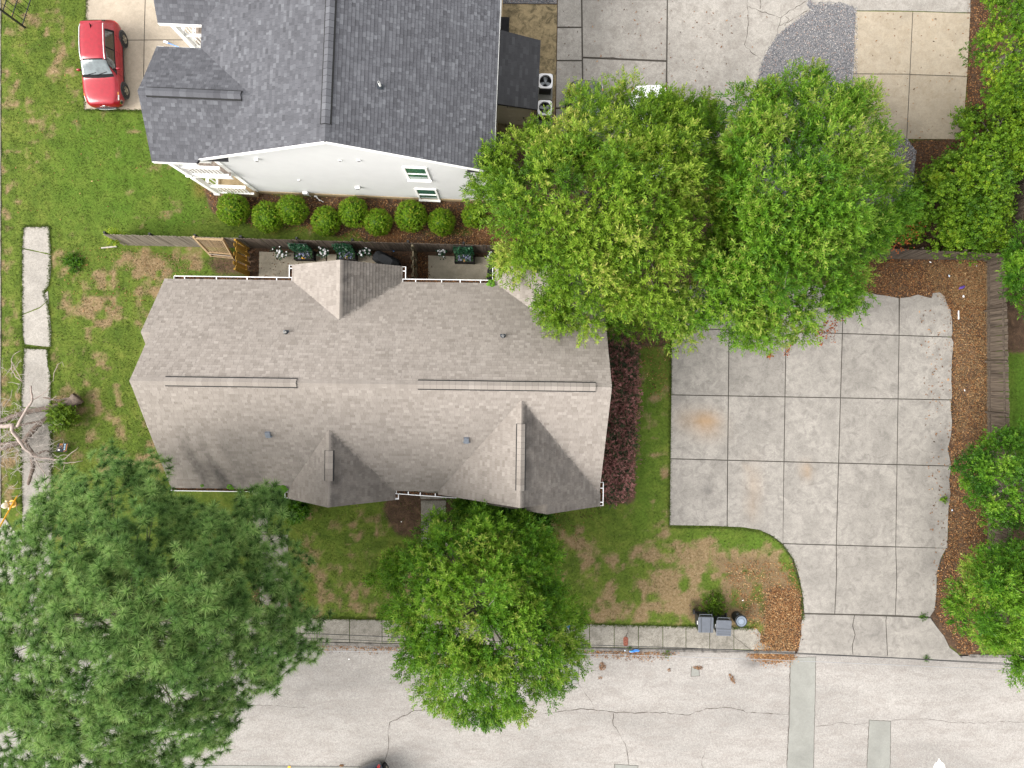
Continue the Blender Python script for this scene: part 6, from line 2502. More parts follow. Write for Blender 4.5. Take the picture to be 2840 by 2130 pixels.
# guy-wire guard
a, b = Vector((*P2(49, 1374), 0.0)), Vector((*P2(-6, 1470, 2.3), 2.3))
gg = thing('guy_wire_guard', 'yellow plastic guard pole slanting over the hydrant', 'guard pole', tuple(a))
m = MB()
m.tube([a, a.lerp(b, .03), b], [.02, .036, .036], 10)
m.build('guard', YELLOW, gg, tuple(a), shift=tuple(a))
m = MB()
m.tube([a, b + (b - a) * 2.6], .007, 5)
m.build('guy_wire', WIREG, gg, tuple(a), shift=tuple(a))

# overhead wires
def wire(pts, z, r, mat, label):
    p3 = [P(x, y, z) for x, y in pts]
    a, b = Vector(p3[0]), Vector(p3[1])
    c, d = Vector(p3[-2]), Vector(p3[-1])
    p3 = [tuple(a - (b - a).normalized() * 25 + Vector((0, 0, 1.2)))] + p3 + [tuple(d + (d - c).normalized() * 25 + Vector((0, 0, 1.2)))]
    m = MB()
    m.tube(p3, r, 6)
    props(m.build('overhead_cable', mat), label, 'cable')


wire([(-60, 1722), (400, 1741), (912, 1759), (1071, 1766), (1608, 1788), (1900, 1797), (2120, 1806.5), (2840, 1842)], 4.9, .014, WIRE, 'upper black overhead cable along the street, passing just above its twin')
wire([(-60, 1738), (400, 1753), (912, 1772), (1071, 1779), (1608, 1797), (1900, 1802), (2120, 1809.5), (2500, 1826), (2840, 1846)], 4.9, .012, WIRE, 'lower of the two black overhead cables along the street')
wire([(-60, 1790), (400, 1800), (757, 1805.5), (880, 1806), (1300, 1809), (1693, 1815), (2120, 1829), (2500, 1845), (2840, 1860.5)], 4.5, .011, WIREG, 'pale grey overhead cable, southernmost along the street')

# utility cover, litter and patches
mc = thing('utility_cover', 'rust-red oblong utility cover in the sidewalk', 'utility cover', (*P2(1735, 1778), 0.045))
m = MB()
ring = [(.12 * math.cos(a), .12 * math.sin(a) + (.12 if math.sin(a) > 0 else -.12)) for a in [2 * math.pi * k / 24 for k in range(24)]]
m.prism(ring, -.03, .014)
m.build('cover_frame', RUST, mc, bevel=.008)
m = MB()
m.prism([(x * .75, y * .84) for x, y in ring], 0.0, .02)
m.build('cover_plate', RUST, mc, bevel=.005)


def crumple(name, mat, px, py, z, sx, sy, sz, label, cat, rz=0, seed=0):
    m = MB()
    rr = random.Random(seed)
    n, k = 9, 5
    for i in range(k):
        th = math.pi * (i + .5) / k
        for j in range(n):
            ph = 2 * math.pi * j / n
            f = rr.uniform(.65, 1.2)
            m.vert((sx * math.sin(th) * math.cos(ph) * f, sy * math.sin(th) * math.sin(ph) * f, sz * (1 - math.cos(th)) * rr.uniform(.7, 1.2) * .5))
    for i in range(k - 1):
        for j in range(n):
            m.f.append((i * n + j, i * n + (j + 1) % n, (i + 1) * n + (j + 1) % n, (i + 1) * n + j))
            m.mi.append(0)
    m.f.append(tuple((k - 1) * n + j for j in range(n)))
    m.mi.append(0)
    o = m.build(name, mat)
    x, y = P2(px, py, z)
    o.location = (x, y, z)
    o.rotation_euler = (0, 0, rz)
    if mat in (WHITEP, CLEARP):
        o.scale = (.62, .62, .62)
    props(o, label, cat)
    return o


crumple('plastic_bag', BLUEP, 1759, 1804, .045, .24, .07, .12, 'crumpled blue plastic bag on the kerb below the rusty utility cover', 'bag', .1, 1)
crumple('plastic_bag', BLUEP, 1574, 1735, .045, .10, .10, .2, 'blue plastic scrap at the sidewalk beside the middle tree', 'litter', 0, 2)
crumple('plastic_bag', CLEARP, 1733, 1804, .045, .06, .06, .06, 'small clear plastic scrap next to the blue bag', 'litter', 0, 3)
crumple('plastic_wrapper', PURPLE, 2666, 798, .1, .17, .07, .07, 'purple wrapper on the leaf strip near the fence corner', 'litter', .35, 4)
crumple('plastic_cup', WHITEP, 2671, 822, .1, .09, .10, .10, 'white plastic scrap just below the purple wrapper', 'litter', .2, 5)
crumple('paper_scrap', WHITEP, 2580, 727, .06, .10, .04, .04, 'white paper scrap near the north fence', 'litter', -.5, 6)
crumple('paper_scrap', CLEARP, 2632, 765, .06, .07, .10, .05, 'pale paper scrap among the leaves left of the purple wrapper', 'litter', .3, 7)
crumple('plastic_scrap', CLEARP, 2708, 738, .08, .07, .04, .04, 'grey plastic scrap in the fence corner', 'litter', .3, 8)
crumple('plastic_bottle', CLEARP, 2640, 1415, .08, .05, .09, .06, 'pale bottle at the car park edge by the dark shrub', 'litter', -.4, 9)
crumple('plastic_bag', WHITEP, 2658, 1666, .3, .28, .11, .14, 'white plastic bag under the lower right tree', 'bag', -.1, 10)
crumple('paper_scrap', WHITEP, 2060, 1665, .03, .06, .05, .04, 'white scrap on the dry grass above the round can', 'litter', 0, 11)
crumple('paper_scrap', WHITEP, 968, 1828, ROADZ, .06, .05, .03, 'white scrap on the street between the pine and the middle tree', 'litter', 0, 12)
crumple('paper_scrap', WHITEP, 1113, 1447, .02, .05, .05, .03, 'white scrap on the shaded lawn near the house walk', 'litter', 0, 13)
crumple('paper_scrap', WHITEP, 2675, 1082, .08, .05, .09, .04, 'white scrap on the leaf strip halfway along the long fence', 'litter', .4, 14)
crumple('ball', BLUEP, 1092, 697, .03, .04, .04, .08, 'small blue ball on the soil by the covered barbecue', 'ball', 0, 15)
m = MB()
m.bar((*P2(2655, 862), .1), (*P2(2655, 886), .1), .05, .02)
props(m.build('white_stick', WHITEP), 'straight white strip lying on the leaf strip', 'litter')
br = thing('broom', 'blue broom handle on the driveway at the roof edge', 'broom', (*P2(470, 124, .3), 0.04))
m = MB()
a, b = Vector((*P2(456, 116), .05)), Vector((*P2(515, 138, 1.0), 1.0))
m.tube([a.lerp(b, .18), b], .02, 8)
m.build('handle', BLUEP, br, (*P2(470, 124, .3), .04), shift=(*P2(470, 124, .3), .04))
m = MB()
m.bar(a, a.lerp(b, .18), .10, .05)
m.build('head', WHITEP, br, (*P2(470, 124, .3), .04), shift=(*P2(470, 124, .3), .04))

# ================================================================== VEGETATION
def leaf_quad(p, d, l, w, up):
    d = d / np.linalg.norm(d)
    s = np.cross(d, up)
    s /= np.linalg.norm(s) + 1e-9
    m_ = p + d * l * .45
    return [p, m_ + s * w / 2, p + d * l, m_ - s * w / 2]


def sprig_template(n, L, ll, lw, rng, spread=0.8, tip=0.25):
    """a twig tip with narrow leaves set round it"""
    V, Fq, T = [], [], []
    for i in range(n):
        t = (i + .5) / n
        p = np.array([rng.normal(0, .01), rng.normal(0, .01), t * L])
        a = i * 2.4 + rng.normal(0, .3)
        out = np.array([math.cos(a), math.sin(a), 0])
        d = out * spread + np.array([0, 0, .35 + .5 * t])
        b = len(V)
        V += leaf_quad(p, d, ll * rng.uniform(.75, 1.1), lw, np.array([0, 0, 1.0]) + rng.normal(0, .3, 3))
        Fq.append((b, b + 1, b + 2, b + 3))
        j = rng.normal(0, .07) + tip * (t - .5) * .6
        T += [j] * 4
    return np.array(V), np.array(Fq), np.array(T)


def tuft_template(n, L, w, rng):
    """pine needle tuft, triangles"""
    V, Fq, T = [], [], []
    for i in range(n):
        th = math.acos(1 - rng.random() * 1.25)
        ph = rng.random() * 2 * math.pi
        d = np.array([math.sin(th) * math.cos(ph), math.sin(th) * math.sin(ph), math.cos(th)])
        s = np.cross(d, rng.normal(size=3))
        s /= np.linalg.norm(s)
        l = L * rng.uniform(.75, 1.1)
        p = np.array([0, 0, -.04]) + d * .02
        b = len(V)
        q = p + d * l - np.array([0, 0, .10 * l * math.sin(th)])
        V += [p - s * w / 2, p + s * w / 2, q]
        Fq.append((b, b + 1, b + 2))
        j = rng.normal(0, .05)
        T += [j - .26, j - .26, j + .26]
    return np.array(V), np.array(Fq), np.array(T)


def radial_d(poly, c, q):
    """how far out each point lies: 0 at c, 1 on the outline"""
    poly = np.array(poly, float)
    v = q - c
    ang = np.arctan2(v[:, 1], v[:, 0])
    best = np.full(len(q), 1e9)
    r = np.linalg.norm(v, axis=1) + 1e-9
    dx, dy = v[:, 0] / r, v[:, 1] / r
    for i in range(len(poly)):
        a, b = poly[i] - c, poly[(i + 1) % len(poly)] - c
        e = b - a
        den = dx * e[1] - dy * e[0]
        ok = np.abs(den) > 1e-9
        den = np.where(ok, den, 1)
        t = (a[0] * e[1] - a[1] * e[0]) / den
        u = (a[0] * dy - a[1] * dx) / den
        hit = ok & (t > 0) & (u >= -1e-6) & (u <= 1 + 1e-6)
        best = np.where(hit & (t < best), t, best)
    return r / best


def crown_clumps(poly, c, zl, zt, n, rng, inner=0.2, dmax=.97, power=.5):
    q = pts_in(poly, n, rng)
    d = radial_d(poly, np.array(c, float), q)
    k = d < dmax * rng.uniform(.93, 1.03, len(d))
    q, d = q[k], d[k]
    dome = np.maximum(0, 1 - d * d) ** power
    z = zl + (zt - zl) * dome
    z += rng.normal(0, .38, len(z))
    low = rng.random(len(z)) < inner
    z = np.where(low, zl - .4 + (z - zl) * rng.random(len(z)) * .85, z)
    X = (q[:, 0] - CX) * (H - z) / F
    Y = (CY - q[:, 1]) * (H - z) / F
    return np.stack([X, Y, z], 1), d, low


def broad_tree(name, label, poly, c, zl, zt, n_cl, per, tm, mat, rc=.62, seed=1, group=None, base_tone=.5, tone_sd=.18, bark=BARK, trunk_r=.24, limbs=26, inner=.2, trunk_px=None, up=.55, sc=(.8, 1.2), zsq=.55, cat='tree', power=.5, twigs=60, extra=()):
    rng = np.random.default_rng(seed)
    C, d, low = crown_clumps(poly, c, zl, zt, n_cl, rng, inner, power=power)
    if len(extra):
        C = np.concatenate([C, np.array([P(*e) for e in extra])])
        d = np.concatenate([d, np.full(len(extra), .9)])
        low = np.concatenate([low, np.zeros(len(extra), bool)])
    zc = zl + (zt - zl) * .25
    cw = np.array(P(c[0], c[1], zc))
    bx_, by_ = (cw[0], cw[1]) if trunk_px is None else P2(trunk_px[0], trunk_px[1], 0)
    root = thing(name, label, cat, (bx_, by_, 0), 0, group)
    org = (bx_, by_, 0)
    n = len(C) * per
    ci = np.repeat(np.arange(len(C)), per)
    off = rng.normal(size=(n, 3))
    off /= np.linalg.norm(off, axis=1, keepdims=True)
    rad = rng.random(n) ** .45
    csz = rng.uniform(.65, 1.3, len(C)) * rc
    o3 = off * rad[:, None] * csz[ci][:, None]
    o3[:, 2] *= zsq
    pz = C[ci] + o3
    pz[:, 2] = np.maximum(pz[:, 2], .35)
    outw = C - cw
    outw[:, 2] *= .3
    outw /= np.linalg.norm(outw, axis=1, keepdims=True) + 1e-9
    dirs = outw[ci] * .45 * np.minimum(1, d[ci] * 1.2)[:, None] + off * .75 + np.array([0, 0, up]) + rng.normal(0, .4, (n, 3))
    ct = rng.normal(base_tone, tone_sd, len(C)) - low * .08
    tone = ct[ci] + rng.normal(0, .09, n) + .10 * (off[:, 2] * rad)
    flush = rng.random(n) < .04
    tone = np.minimum(np.where(flush, tone + .2, tone), .93)
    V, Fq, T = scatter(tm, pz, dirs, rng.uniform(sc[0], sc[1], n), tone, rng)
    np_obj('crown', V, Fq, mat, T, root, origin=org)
    # trunk and limbs
    m = MB()
    top = Vector((cw[0], cw[1], zl + (zt - zl) * .55))
    b0 = Vector((bx_, by_, 0))
    pts_ = [b0 + Vector((0, 0, -.1)), b0 + Vector((0, 0, .15)), b0.lerp(top, .3), b0.lerp(top, .65), top]
    m.tube(pts_, [trunk_r * 1.5, trunk_r * 1.1, trunk_r * .9, trunk_r * .6, trunk_r * .2], 10)
    m.build('trunk', bark, root, org, shift=org, smooth=True)
    m = MB()
    idx = rng.permutation(len(C))[:limbs]
    for i in idx:
        e = Vector(C[i])
        t0 = rng.uniform(.35, .9)
        s = b0.lerp(top, t0)
        mid = s.lerp(e, .5) + Vector((rng.normal(0, .2), rng.normal(0, .2), rng.uniform(0, .4)))
        m.tube([s, mid, e], [trunk_r * .38 * (1.2 - t0), trunk_r * .18, .015], 6)
    idx = rng.permutation(len(C))[:twigs]
    for i in idx:
        e = Vector(C[i]) + Vector((0, 0, csz[i] * .35))
        s = e - Vector(outw[i]) * rng.uniform(.5, 1.1) + Vector((rng.normal(0, .15), rng.normal(0, .15), -.25))
        m.tube([s, s.lerp(e, .5) + Vector((rng.normal(0, .04), rng.normal(0, .04), .03)), e], [.02, .014, .006], 4)
    m.build('limbs', bark, root, org, shift=org, smooth=True)
    return root


r0 = np.random.default_rng(77)
OAK_T = [sprig_template(12, .30, .155, .047, r0) for _ in range(6)]
BROAD_T = [sprig_template(9, .20, .095, .055, r0, 1.0) for _ in range(5)]
VINE_T = [sprig_template(7, .22, .105, .085, r0, 1.2) for _ in range(5)]
SMALL_T = [sprig_template(9, .11, .05, .028, r0, .9) for _ in range(5)]
PINE_T = [tuft_template(60, .30, .022, r0) for _ in range(5)]

# ---- big willow-leaved oaks by the car park
polyA = [(1330, 385), (1352, 410), (1400, 375), (1450, 365), (1505, 345), (1545, 300), (1575, 268), (1600, 250), (1640, 250), (1690, 262), (1730, 235), (1770, 252), (1810, 268), (1850, 270), (1900, 285), (1950, 300), (2020, 350), (2060, 520), (2050, 640), (2030, 760), (1940, 850), (1870, 925), (1800, 905), (1740, 915), (1700, 890), (1660, 900), (1628, 955), (1590, 960), (1572, 900), (1520, 910), (1490, 860), (1530, 800), (1500, 770), (1450, 800), (1420, 805), (1390, 780), (1340, 720), (1330, 640), (1322, 560), (1318, 480)]
broad_tree('oak_tree', 'large bright green oak overhanging the back corner of the brown house and two parked cars', polyA, (1650, 570), 3.0, 9.4, 205, 74, OAK_T, OAK, .70, 21, base_tone=.55, trunk_px=(1640, 640), limbs=34, power=.45, twigs=80,
           extra=[(1600, 268, 4.2), (1650, 285, 4.6), (1700, 290, 4.8), (1740, 282, 4.6), (1780, 312, 5), (1830, 322, 5), (1790, 345, 5.2), (1860, 312, 4.8), (1920, 318, 4.8), (1965, 335, 5), (1905, 355, 5.4), (1680, 322, 5.2), (1620, 305, 5), (1750, 330, 5.3), (1960, 300, 4.4)])
polyB = [(1960, 270), (1995, 240), (2015, 225), (2045, 195), (2100, 200), (2150, 235), (2200, 210), (2250, 190), (2300, 210), (2350, 250), (2410, 240), (2420, 300), (2450, 320), (2490, 350), (2520, 400), (2530, 470), (2545, 540), (2530, 620), (2470, 650), (2450, 700), (2420, 700), (2400, 740), (2390, 790), (2395, 835), (2350, 855), (2325, 880), (2300, 915), (2250, 925), (2215, 965), (2170, 960), (2130, 985), (2080, 1010), (2030, 985), (1990, 950), (1900, 960), (1860, 950), (1840, 920), (1850, 850), (1930, 780), (1975, 650), (1985, 520), (1960, 400), (1930, 330)]
broad_tree('oak_tree', 'large oak spreading over the north end of the car park and the gravel', polyB, (2190, 590), 2.8, 9.0, 230, 72, OAK_T, OAK2, .70, 22, base_tone=.66, trunk_px=(2170, 650), limbs=34, power=.45, twigs=80)
# ---- oak in front of the house, by the street
polyC = [(1075, 1530), (1080, 1500), (1130, 1490), (1140, 1450), (1180, 1440), (1200, 1415), (1250, 1420), (1280, 1385), (1330, 1390), (1380, 1400), (1440, 1420), (1500, 1440), (1530, 1500), (1570, 1510), (1555, 1590), (1595, 1640), (1600, 1720), (1625, 1770), (1600, 1830), (1605, 1880), (1560, 1900), (1530, 1930), (1500, 1950), (1470, 2010), (1440, 2050), (1420, 2010), (1390, 1990), (1330, 2030), (1310, 2040), (1290, 2000), (1220, 1990), (1200, 1950), (1160, 1930), (1130, 1890), (1110, 1860), (1120, 1820), (1085, 1780), (1095, 1740), (1070, 1690), (1045, 1620)]
broad_tree('oak_tree', 'oak in front of the brown house, standing over the sidewalk and the street', polyC, (1330, 1680), 2.0, 7.4, 225, 54, OAK_T, OAK2, .52, 23, base_tone=.58, trunk_px=(1330, 1620), limbs=30, power=.45, twigs=60)
# ---- trees at the right edge
polyD = [(2640, 1640), (2690, 1590), (2680, 1550), (2740, 1510), (2800, 1500), (2900, 1480), (3000, 1600), (3000, 1800), (2900, 1880), (2840, 1890), (2790, 1880), (2745, 1870), (2755, 1830), (2720, 1800), (2690, 1770), (2660, 1720), (2625, 1680)]
broad_tree('oak_tree', 'green oak at the lower right edge, over the driveway apron', polyD, (2830, 1690), 2.0, 6.8, 95, 52, OAK_T, OAK2, .5, 24, base_tone=.5, limbs=16, trunk_px=(2810, 1660), inner=.25)
polyE = [(2655, 1280), (2700, 1230), (2740, 1210), (2780, 1185), (2820, 1175), (2920, 1200), (2980, 1300), (2950, 1440), (2850, 1470), (2790, 1450), (2755, 1460), (2735, 1420), (2690, 1400), (2640, 1385), (2680, 1340)]
broad_tree('shrub_tree', 'dark green shrubby tree leaning over the long fence at the right edge', polyE, (2800, 1320), 1.4, 5.2, 75, 60, BROAD_T, OAK2, .45, 25, base_tone=.36, limbs=12, trunk_px=(2790, 1290))
polyF = [(2690, 160), (2720, 60), (2730, -60), (2800, -150), (3000, -100), (3000, 300), (2880, 330), (2790, 300), (2720, 330), (2735, 240)]
broad_tree('shrub_tree', 'pale leaved tree in the top right corner above the vine thicket', polyF, (2860, 120), 1.8, 5.6, 95, 55, BROAD_T, VINE, .55, 26, base_tone=.5, limbs=12, tone_sd=.2)
polyG = [(2690, 390), (2640, 310), (2700, 290), (2760, 240), (2850, 200), (3000, 200), (3000, 560), (2850, 480), (2800, 520), (2790, 600), (2790, 690), (2740, 705), (2650, 690), (2560, 690), (2480, 680), (2440, 640), (2480, 560), (2540, 490), (2570, 440), (2620, 440), (2660, 420)]
broad_tree('vine_thicket', 'tangled bright green vine thicket behind the north fence', polyG, (2740, 480), .9, 3.4, 300, 44, VINE_T, VINE, .5, 27, base_tone=.44, tone_sd=.16, limbs=24, trunk_r=.12, cat='thicket', power=.8, zsq=.5)
polyH = [(2770, 720), (2800, 700), (2830, 640), (2850, 560), (3000, 560), (3000, 980), (2880, 900), (2820, 830), (2790, 790)]
broad_tree('shrub_tree', 'dull green tree behind the north-east fence corner', polyH, (2880, 740), 1.2, 4.2, 55, 50, OAK_T, OAK2, .42, 28, base_tone=.38, limbs=10, trunk_px=(2860, 745))

# ---- long-needled pine, lower left
polyP = [(-160, 1760), (-120, 1640), (-40, 1560), (10, 1500), (40, 1440), (60, 1390), (110, 1360), (160, 1320), (200, 1280), (250, 1250), (290, 1232), (330, 1245), (370, 1270), (400, 1250), (440, 1250), (455, 1290), (440, 1320), (460, 1360), (500, 1390), (540, 1385), (580, 1360), (620, 1350), (680, 1350), (760, 1350), (800, 1380), (790, 1440), (800, 1500), (860, 1560), (850, 1640), (890, 1690), (910, 1770), (870, 1800), (830, 1830), (800, 1880), (760, 1920), (710, 1930), (680, 1960), (650, 1990), (640, 2030), (610, 2070), (570, 2090), (540, 2140), (400, 2220), (200, 2280), (0, 2250), (-140, 2100)]
PR = np.random.default_rng(31)
C, d, low = crown_clumps(polyP, (370, 1740), 4.2, 13.0, 800, PR, .22, 1.0, .5)
pb = P2(395, 1700, 0)
porg = (pb[0], pb[1], 0)
pine = thing('pine_tree', 'big long-needled pine with blue-green tufts over the sidewalk and street at lower left', 'tree', porg)
cw = np.array(P(370, 1740, 9.0))
per = 9
ci = np.repeat(np.arange(len(C)), per)
n = len(ci)
off = PR.normal(size=(n, 3))
off /= np.linalg.norm(off, axis=1, keepdims=True)
pz = C[ci] + off * (PR.random(n) ** .5 * .66)[:, None] * [1, 1, .75]
outw = C - cw
outw[:, 2] *= .25
outw /= np.linalg.norm(outw, axis=1, keepdims=True) + 1e-9
dirs = outw[ci] * .55 + off * .45 + [0, 0, .75] + PR.normal(0, .2, (n, 3))
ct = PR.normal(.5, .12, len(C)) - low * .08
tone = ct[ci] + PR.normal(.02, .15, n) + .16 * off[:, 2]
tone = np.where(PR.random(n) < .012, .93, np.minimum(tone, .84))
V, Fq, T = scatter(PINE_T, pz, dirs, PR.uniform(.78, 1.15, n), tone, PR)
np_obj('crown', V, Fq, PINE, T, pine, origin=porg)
m = MB()
b0, top = Vector(porg), Vector((cw[0], cw[1], 11.4))
m.tube([b0 + Vector((0, 0, -.1)), b0 + Vector((0, 0, .2)), b0.lerp(top, .4), b0.lerp(top, .75), top], [.38, .30, .24, .15, .05], 12)
m.build('trunk', PBARK, pine, porg, shift=porg, smooth=True)
m = MB()
for i in PR.permutation(len(C))[:70]:
    e = Vector(C[i]) - Vector((0, 0, .35))
    t0 = max(.2, min(.72, (e.z - 3.2) / 13.0))
    s = b0.lerp(top, t0)
    mid = s.lerp(e, .55) + Vector((PR.normal(0, .2), PR.normal(0, .2), PR.uniform(-.3, .1)))
    m.tube([s, mid, e], [.05 * (1.35 - t0) + .012, .03, .012], 5)
m.build('limbs', PBARK, pine, porg, shift=porg, smooth=True)

# ---- clipped round shrubs along the white house
rs = np.random.default_rng(5)


def ball_mesh(n, seed, name='foliage', sx=.66, sz=.62, lsz=(.8, 1.25), tm=SMALL_T):
    rng = np.random.default_rng(seed)
    u = rng.normal(size=(n, 3))
    u /= np.linalg.norm(u, axis=1, keepdims=True)
    u = u[u[:, 2] > -.55]
    n = len(u)
    lump = 1 + .055 * np.sin(u[:, 0] * 5 + seed) * np.cos(u[:, 1] * 6) + rng.normal(0, .025, n)
    pz = u * np.array([sx, sx, sz]) * (lump * (1 - .14 * rng.random(n) ** 2))[:, None] + [0, 0, .58]
    tone = .55 + rng.normal(0, .14, n) + .08 * u[:, 2]
    tone = np.where(rng.random(n) < .035, .97, np.clip(tone, 0, .9))
    return scatter(tm, pz, u + rng.normal(0, .35, (n, 3)), rng.uniform(*lsz, n), tone, rng)


protos = []
shr = [(645, 579, 1.02), (741, 600, 1.04), (809, 581, 1.03), (902, 612, .97), (978, 587, 1.0), (1047, 614, .93), (1139, 598, 1.03), (1224, 614, .90), (1312, 596, .80)]
slab_ = ['first round clipped shrub from the left, by the porch corner', 'second round clipped shrub from the left, set forward of the row', 'third round clipped shrub from the left, against the white wall', 'fourth round clipped shrub from the left, set forward of the row',
         'fifth round clipped shrub from the left, below the meter box', 'sixth round clipped shrub from the left, beside the bare orange soil', 'seventh round clipped shrub from the left, below the lower window', 'eighth round clipped shrub from the left, second from the oak', 'smallest round clipped shrub, partly under the oak at the end of the row']
for i, (px, py, s) in enumerate(shr):
    x, y = P2(px, py, .7)
    if i < 3:
        t = thing('round_shrub', 'green ' + slab_[i], 'shrub', (x, y, 0), 0, group='clipped round shrubs along the white house')
        V, Fq, T = ball_mesh(1350, 40 + i)
        np_obj('foliage', V, Fq, BOX, T, t)
        m = MB()
        m.lathe([(.001, .05), (.3, .15), (.48, .4), (.51, .60), (.40, .90), (.2, 1.02), (.001, 1.05)], 14)
        m.build('inner_foliage', BOX, t, smooth=True)
        m = MB()
        m.tube([(0, 0, -.05), (0, 0, .35)], [.05, .04], 7)
        m.build('stem', BARK, t)
        protos.append(t)
    else:
        t = copy_tree(protos[i % 3])
        t.location = (x, y, 0)
        t.rotation_euler = (0, 0, i * 1.3)
        t['label'] = 'green ' + slab_[i]
    t.scale = (s, s * rnd(.94, 1.04), s * rnd(.92, 1.04))


def bush(name, label, px, py, z, sx, sz, n, mat, tm=SMALL_T, seed=1, cat='shrub', lsz=(1, 1.6), loose=.2, group=None, tone0=.5):
    rng = np.random.default_rng(seed)
    x, y = P2(px, py, z)
    t = thing(name, label, cat, (x, y, 0), 0, group)
    u = rng.normal(size=(n, 3))
    u /= np.linalg.norm(u, axis=1, keepdims=True)
    u[:, 2] = np.abs(u[:, 2]) * rng.choice([1, 1, 1, -.4], n)
    rr_ = rng.random(n) ** .4 * (1 + rng.normal(0, loose, n))
    pz = u * np.array([sx, sx, sz]) * rr_[:, None] + [0, 0, sz * .9]
    pz[:, 2] = np.maximum(pz[:, 2], .05)
    tone = tone0 + rng.normal(0, .16, n)
    V, Fq, T = scatter(tm, pz, u + rng.normal(0, .4, (n, 3)) + [0, 0, .3], rng.uniform(*lsz, n), tone, rng)
    np_obj('foliage', V, Fq, mat, T, t)
    m = MB()
    for k in range(7):
        a = k * .9
        m.tube([(0, 0, -.03), (math.cos(a) * sx * .3, math.sin(a) * sx * .3, sz * .7), (math.cos(a) * sx * .7, math.sin(a) * sx * .7, sz * 1.3)], [.02, .014, .006], 5)
    m.build('stems', BARK, t)
    return t


bush('bush', 'loose bright green bush growing against the fallen tree trunk', 180, 1158, .4, .62, .55, 700, BUSHG, BROAD_T, 3, lsz=(.7, 1.05))
bush('bush', 'dark glossy bush at the front of the house, left of the entry walk bend', 1300, 1410, .7, .75, .7, 800, OAK2, BROAD_T, 4, tone0=.5)
bush('bush', 'dark bush under the house front between the walk and the stepped gable', 1400, 1425, .7, .85, .6, 800, OAK2, BROAD_T, 5, tone0=.25)
bush('bush', 'low dark bush below the stepped gable at the house corner', 1490, 1440, .5, .6, .45, 500, OAK2, BROAD_T, 6, tone0=.2)
bush('bush', 'low dark bush at the corner below the south-west gable', 822, 1405, .5, .5, .5, 500, OAK2, BROAD_T, 7, tone0=.3)
bush('weed_clump', 'yellow-green vine scrambling over the end of the grey fence', 312, 655, .9, .32, .6, 320, VINE, BROAD_T, 8, tone0=.85, cat='vine', lsz=(.5, .8))
bush('weed_clump', 'green weeds in the gutter line near the driveway apron', 2568, 1826, .0, .16, .05, 50, OAK2, SMALL_T, 9, cat='weeds', tone0=.2, lsz=(.5, .8))
bush('weed_clump', 'green weeds at the joint of the car park and the apron', 2558, 1708, .0, .20, .05, 70, OAK2, SMALL_T, 10, cat='weeds', tone0=.25, lsz=(.5, .8))
bush('weed_clump', 'green weeds in the street gutter near the repair square', 1848, 1812, .0, .20, .05, 60, BUSHG, SMALL_T, 11, cat='weeds', tone0=.2, lsz=(.5, .8))
bush('weed_clump', 'weeds on the kerb beside the blue bag', 1746, 1797, .05, .10, .05, 30, OAK2, SMALL_T, 12, cat='weeds', tone0=.2, lsz=(.4, .7))
bush('weed_clump', 'dark green grass hummock on the lawn below the fence end', 205, 727, .1, .45, .07, 240, OAK2, SMALL_T, 13, cat='weeds', tone0=.3)
bush('weed_clump', 'bright clover tuft behind the wheelie bins', 1980, 1675, .1, .62, .12, 380, BUSHG, SMALL_T, 14, cat='weeds', tone0=.3)
bush('weed_clump', 'two small weeds on the car park edge by the dark shrub', 2615, 1385, .1, .12, .06, 30, OAK, SMALL_T, 15, cat='weeds')

# ---- purple hedge along the east end of the brown house
hpoly = [(1655, 905), (1760, 930), (1772, 990), (1776, 1080), (1774, 1150), (1768, 1230), (1762, 1310), (1755, 1370), (1735, 1390), (1700, 1400), (1640, 1400), (1640, 1100)]
hd = thing('hedge', 'reddish purple hedge along the east end of the brown house', 'hedge', (*P2(1720, 1160), 0))
hr = np.random.default_rng(9)
n = 4200
q = pts_in(hpoly, n, hr) + hr.normal(0, 5, (n, 2))
zt = 1.02 + .16 * np.sin(q[:, 1] * .06) * np.cos(q[:, 0] * .11) + hr.normal(0, .07, n)
dd = radial_d(hpoly, np.array([1710., 1160.]), q)
zt *= np.where(dd > .93, .8, 1)
zt = zt * (1 - .5 * hr.random(n) ** 3)
pz = np.stack([(q[:, 0] - CX) * (H - zt) / F, (CY - q[:, 1]) * (H - zt) / F, zt], 1)
tone = np.where(hr.random(n) < .33, hr.uniform(0, .35, n), hr.uniform(.4, 1.0, n))
tone = np.clip(tone + .12 * np.sin(q[:, 1] * .03), 0, 1)
V, Fq, T = scatter(SMALL_T, pz, hr.normal(0, .5, (n, 3)) + [0, 0, .9], hr.uniform(1.1, 1.8, n), tone, hr)
np_obj('foliage', V, Fq, HEDGE, T, hd, origin=tuple(hd.location))
m = MB()
hw = [((x - CX) * .0173, (CY - y) * .0173) for x, y in hpoly]
cx_, cy_ = sum(p[0] for p in hw) / len(hw), sum(p[1] for p in hw) / len(hw)
m.prism([((x - cx_) * .88 + cx_, (y - cy_) * .95 + cy_) for x, y in hw], 0, .62)
m.build('inner_foliage', HEDGE, hd, tuple(hd.location), shift=tuple(hd.location))


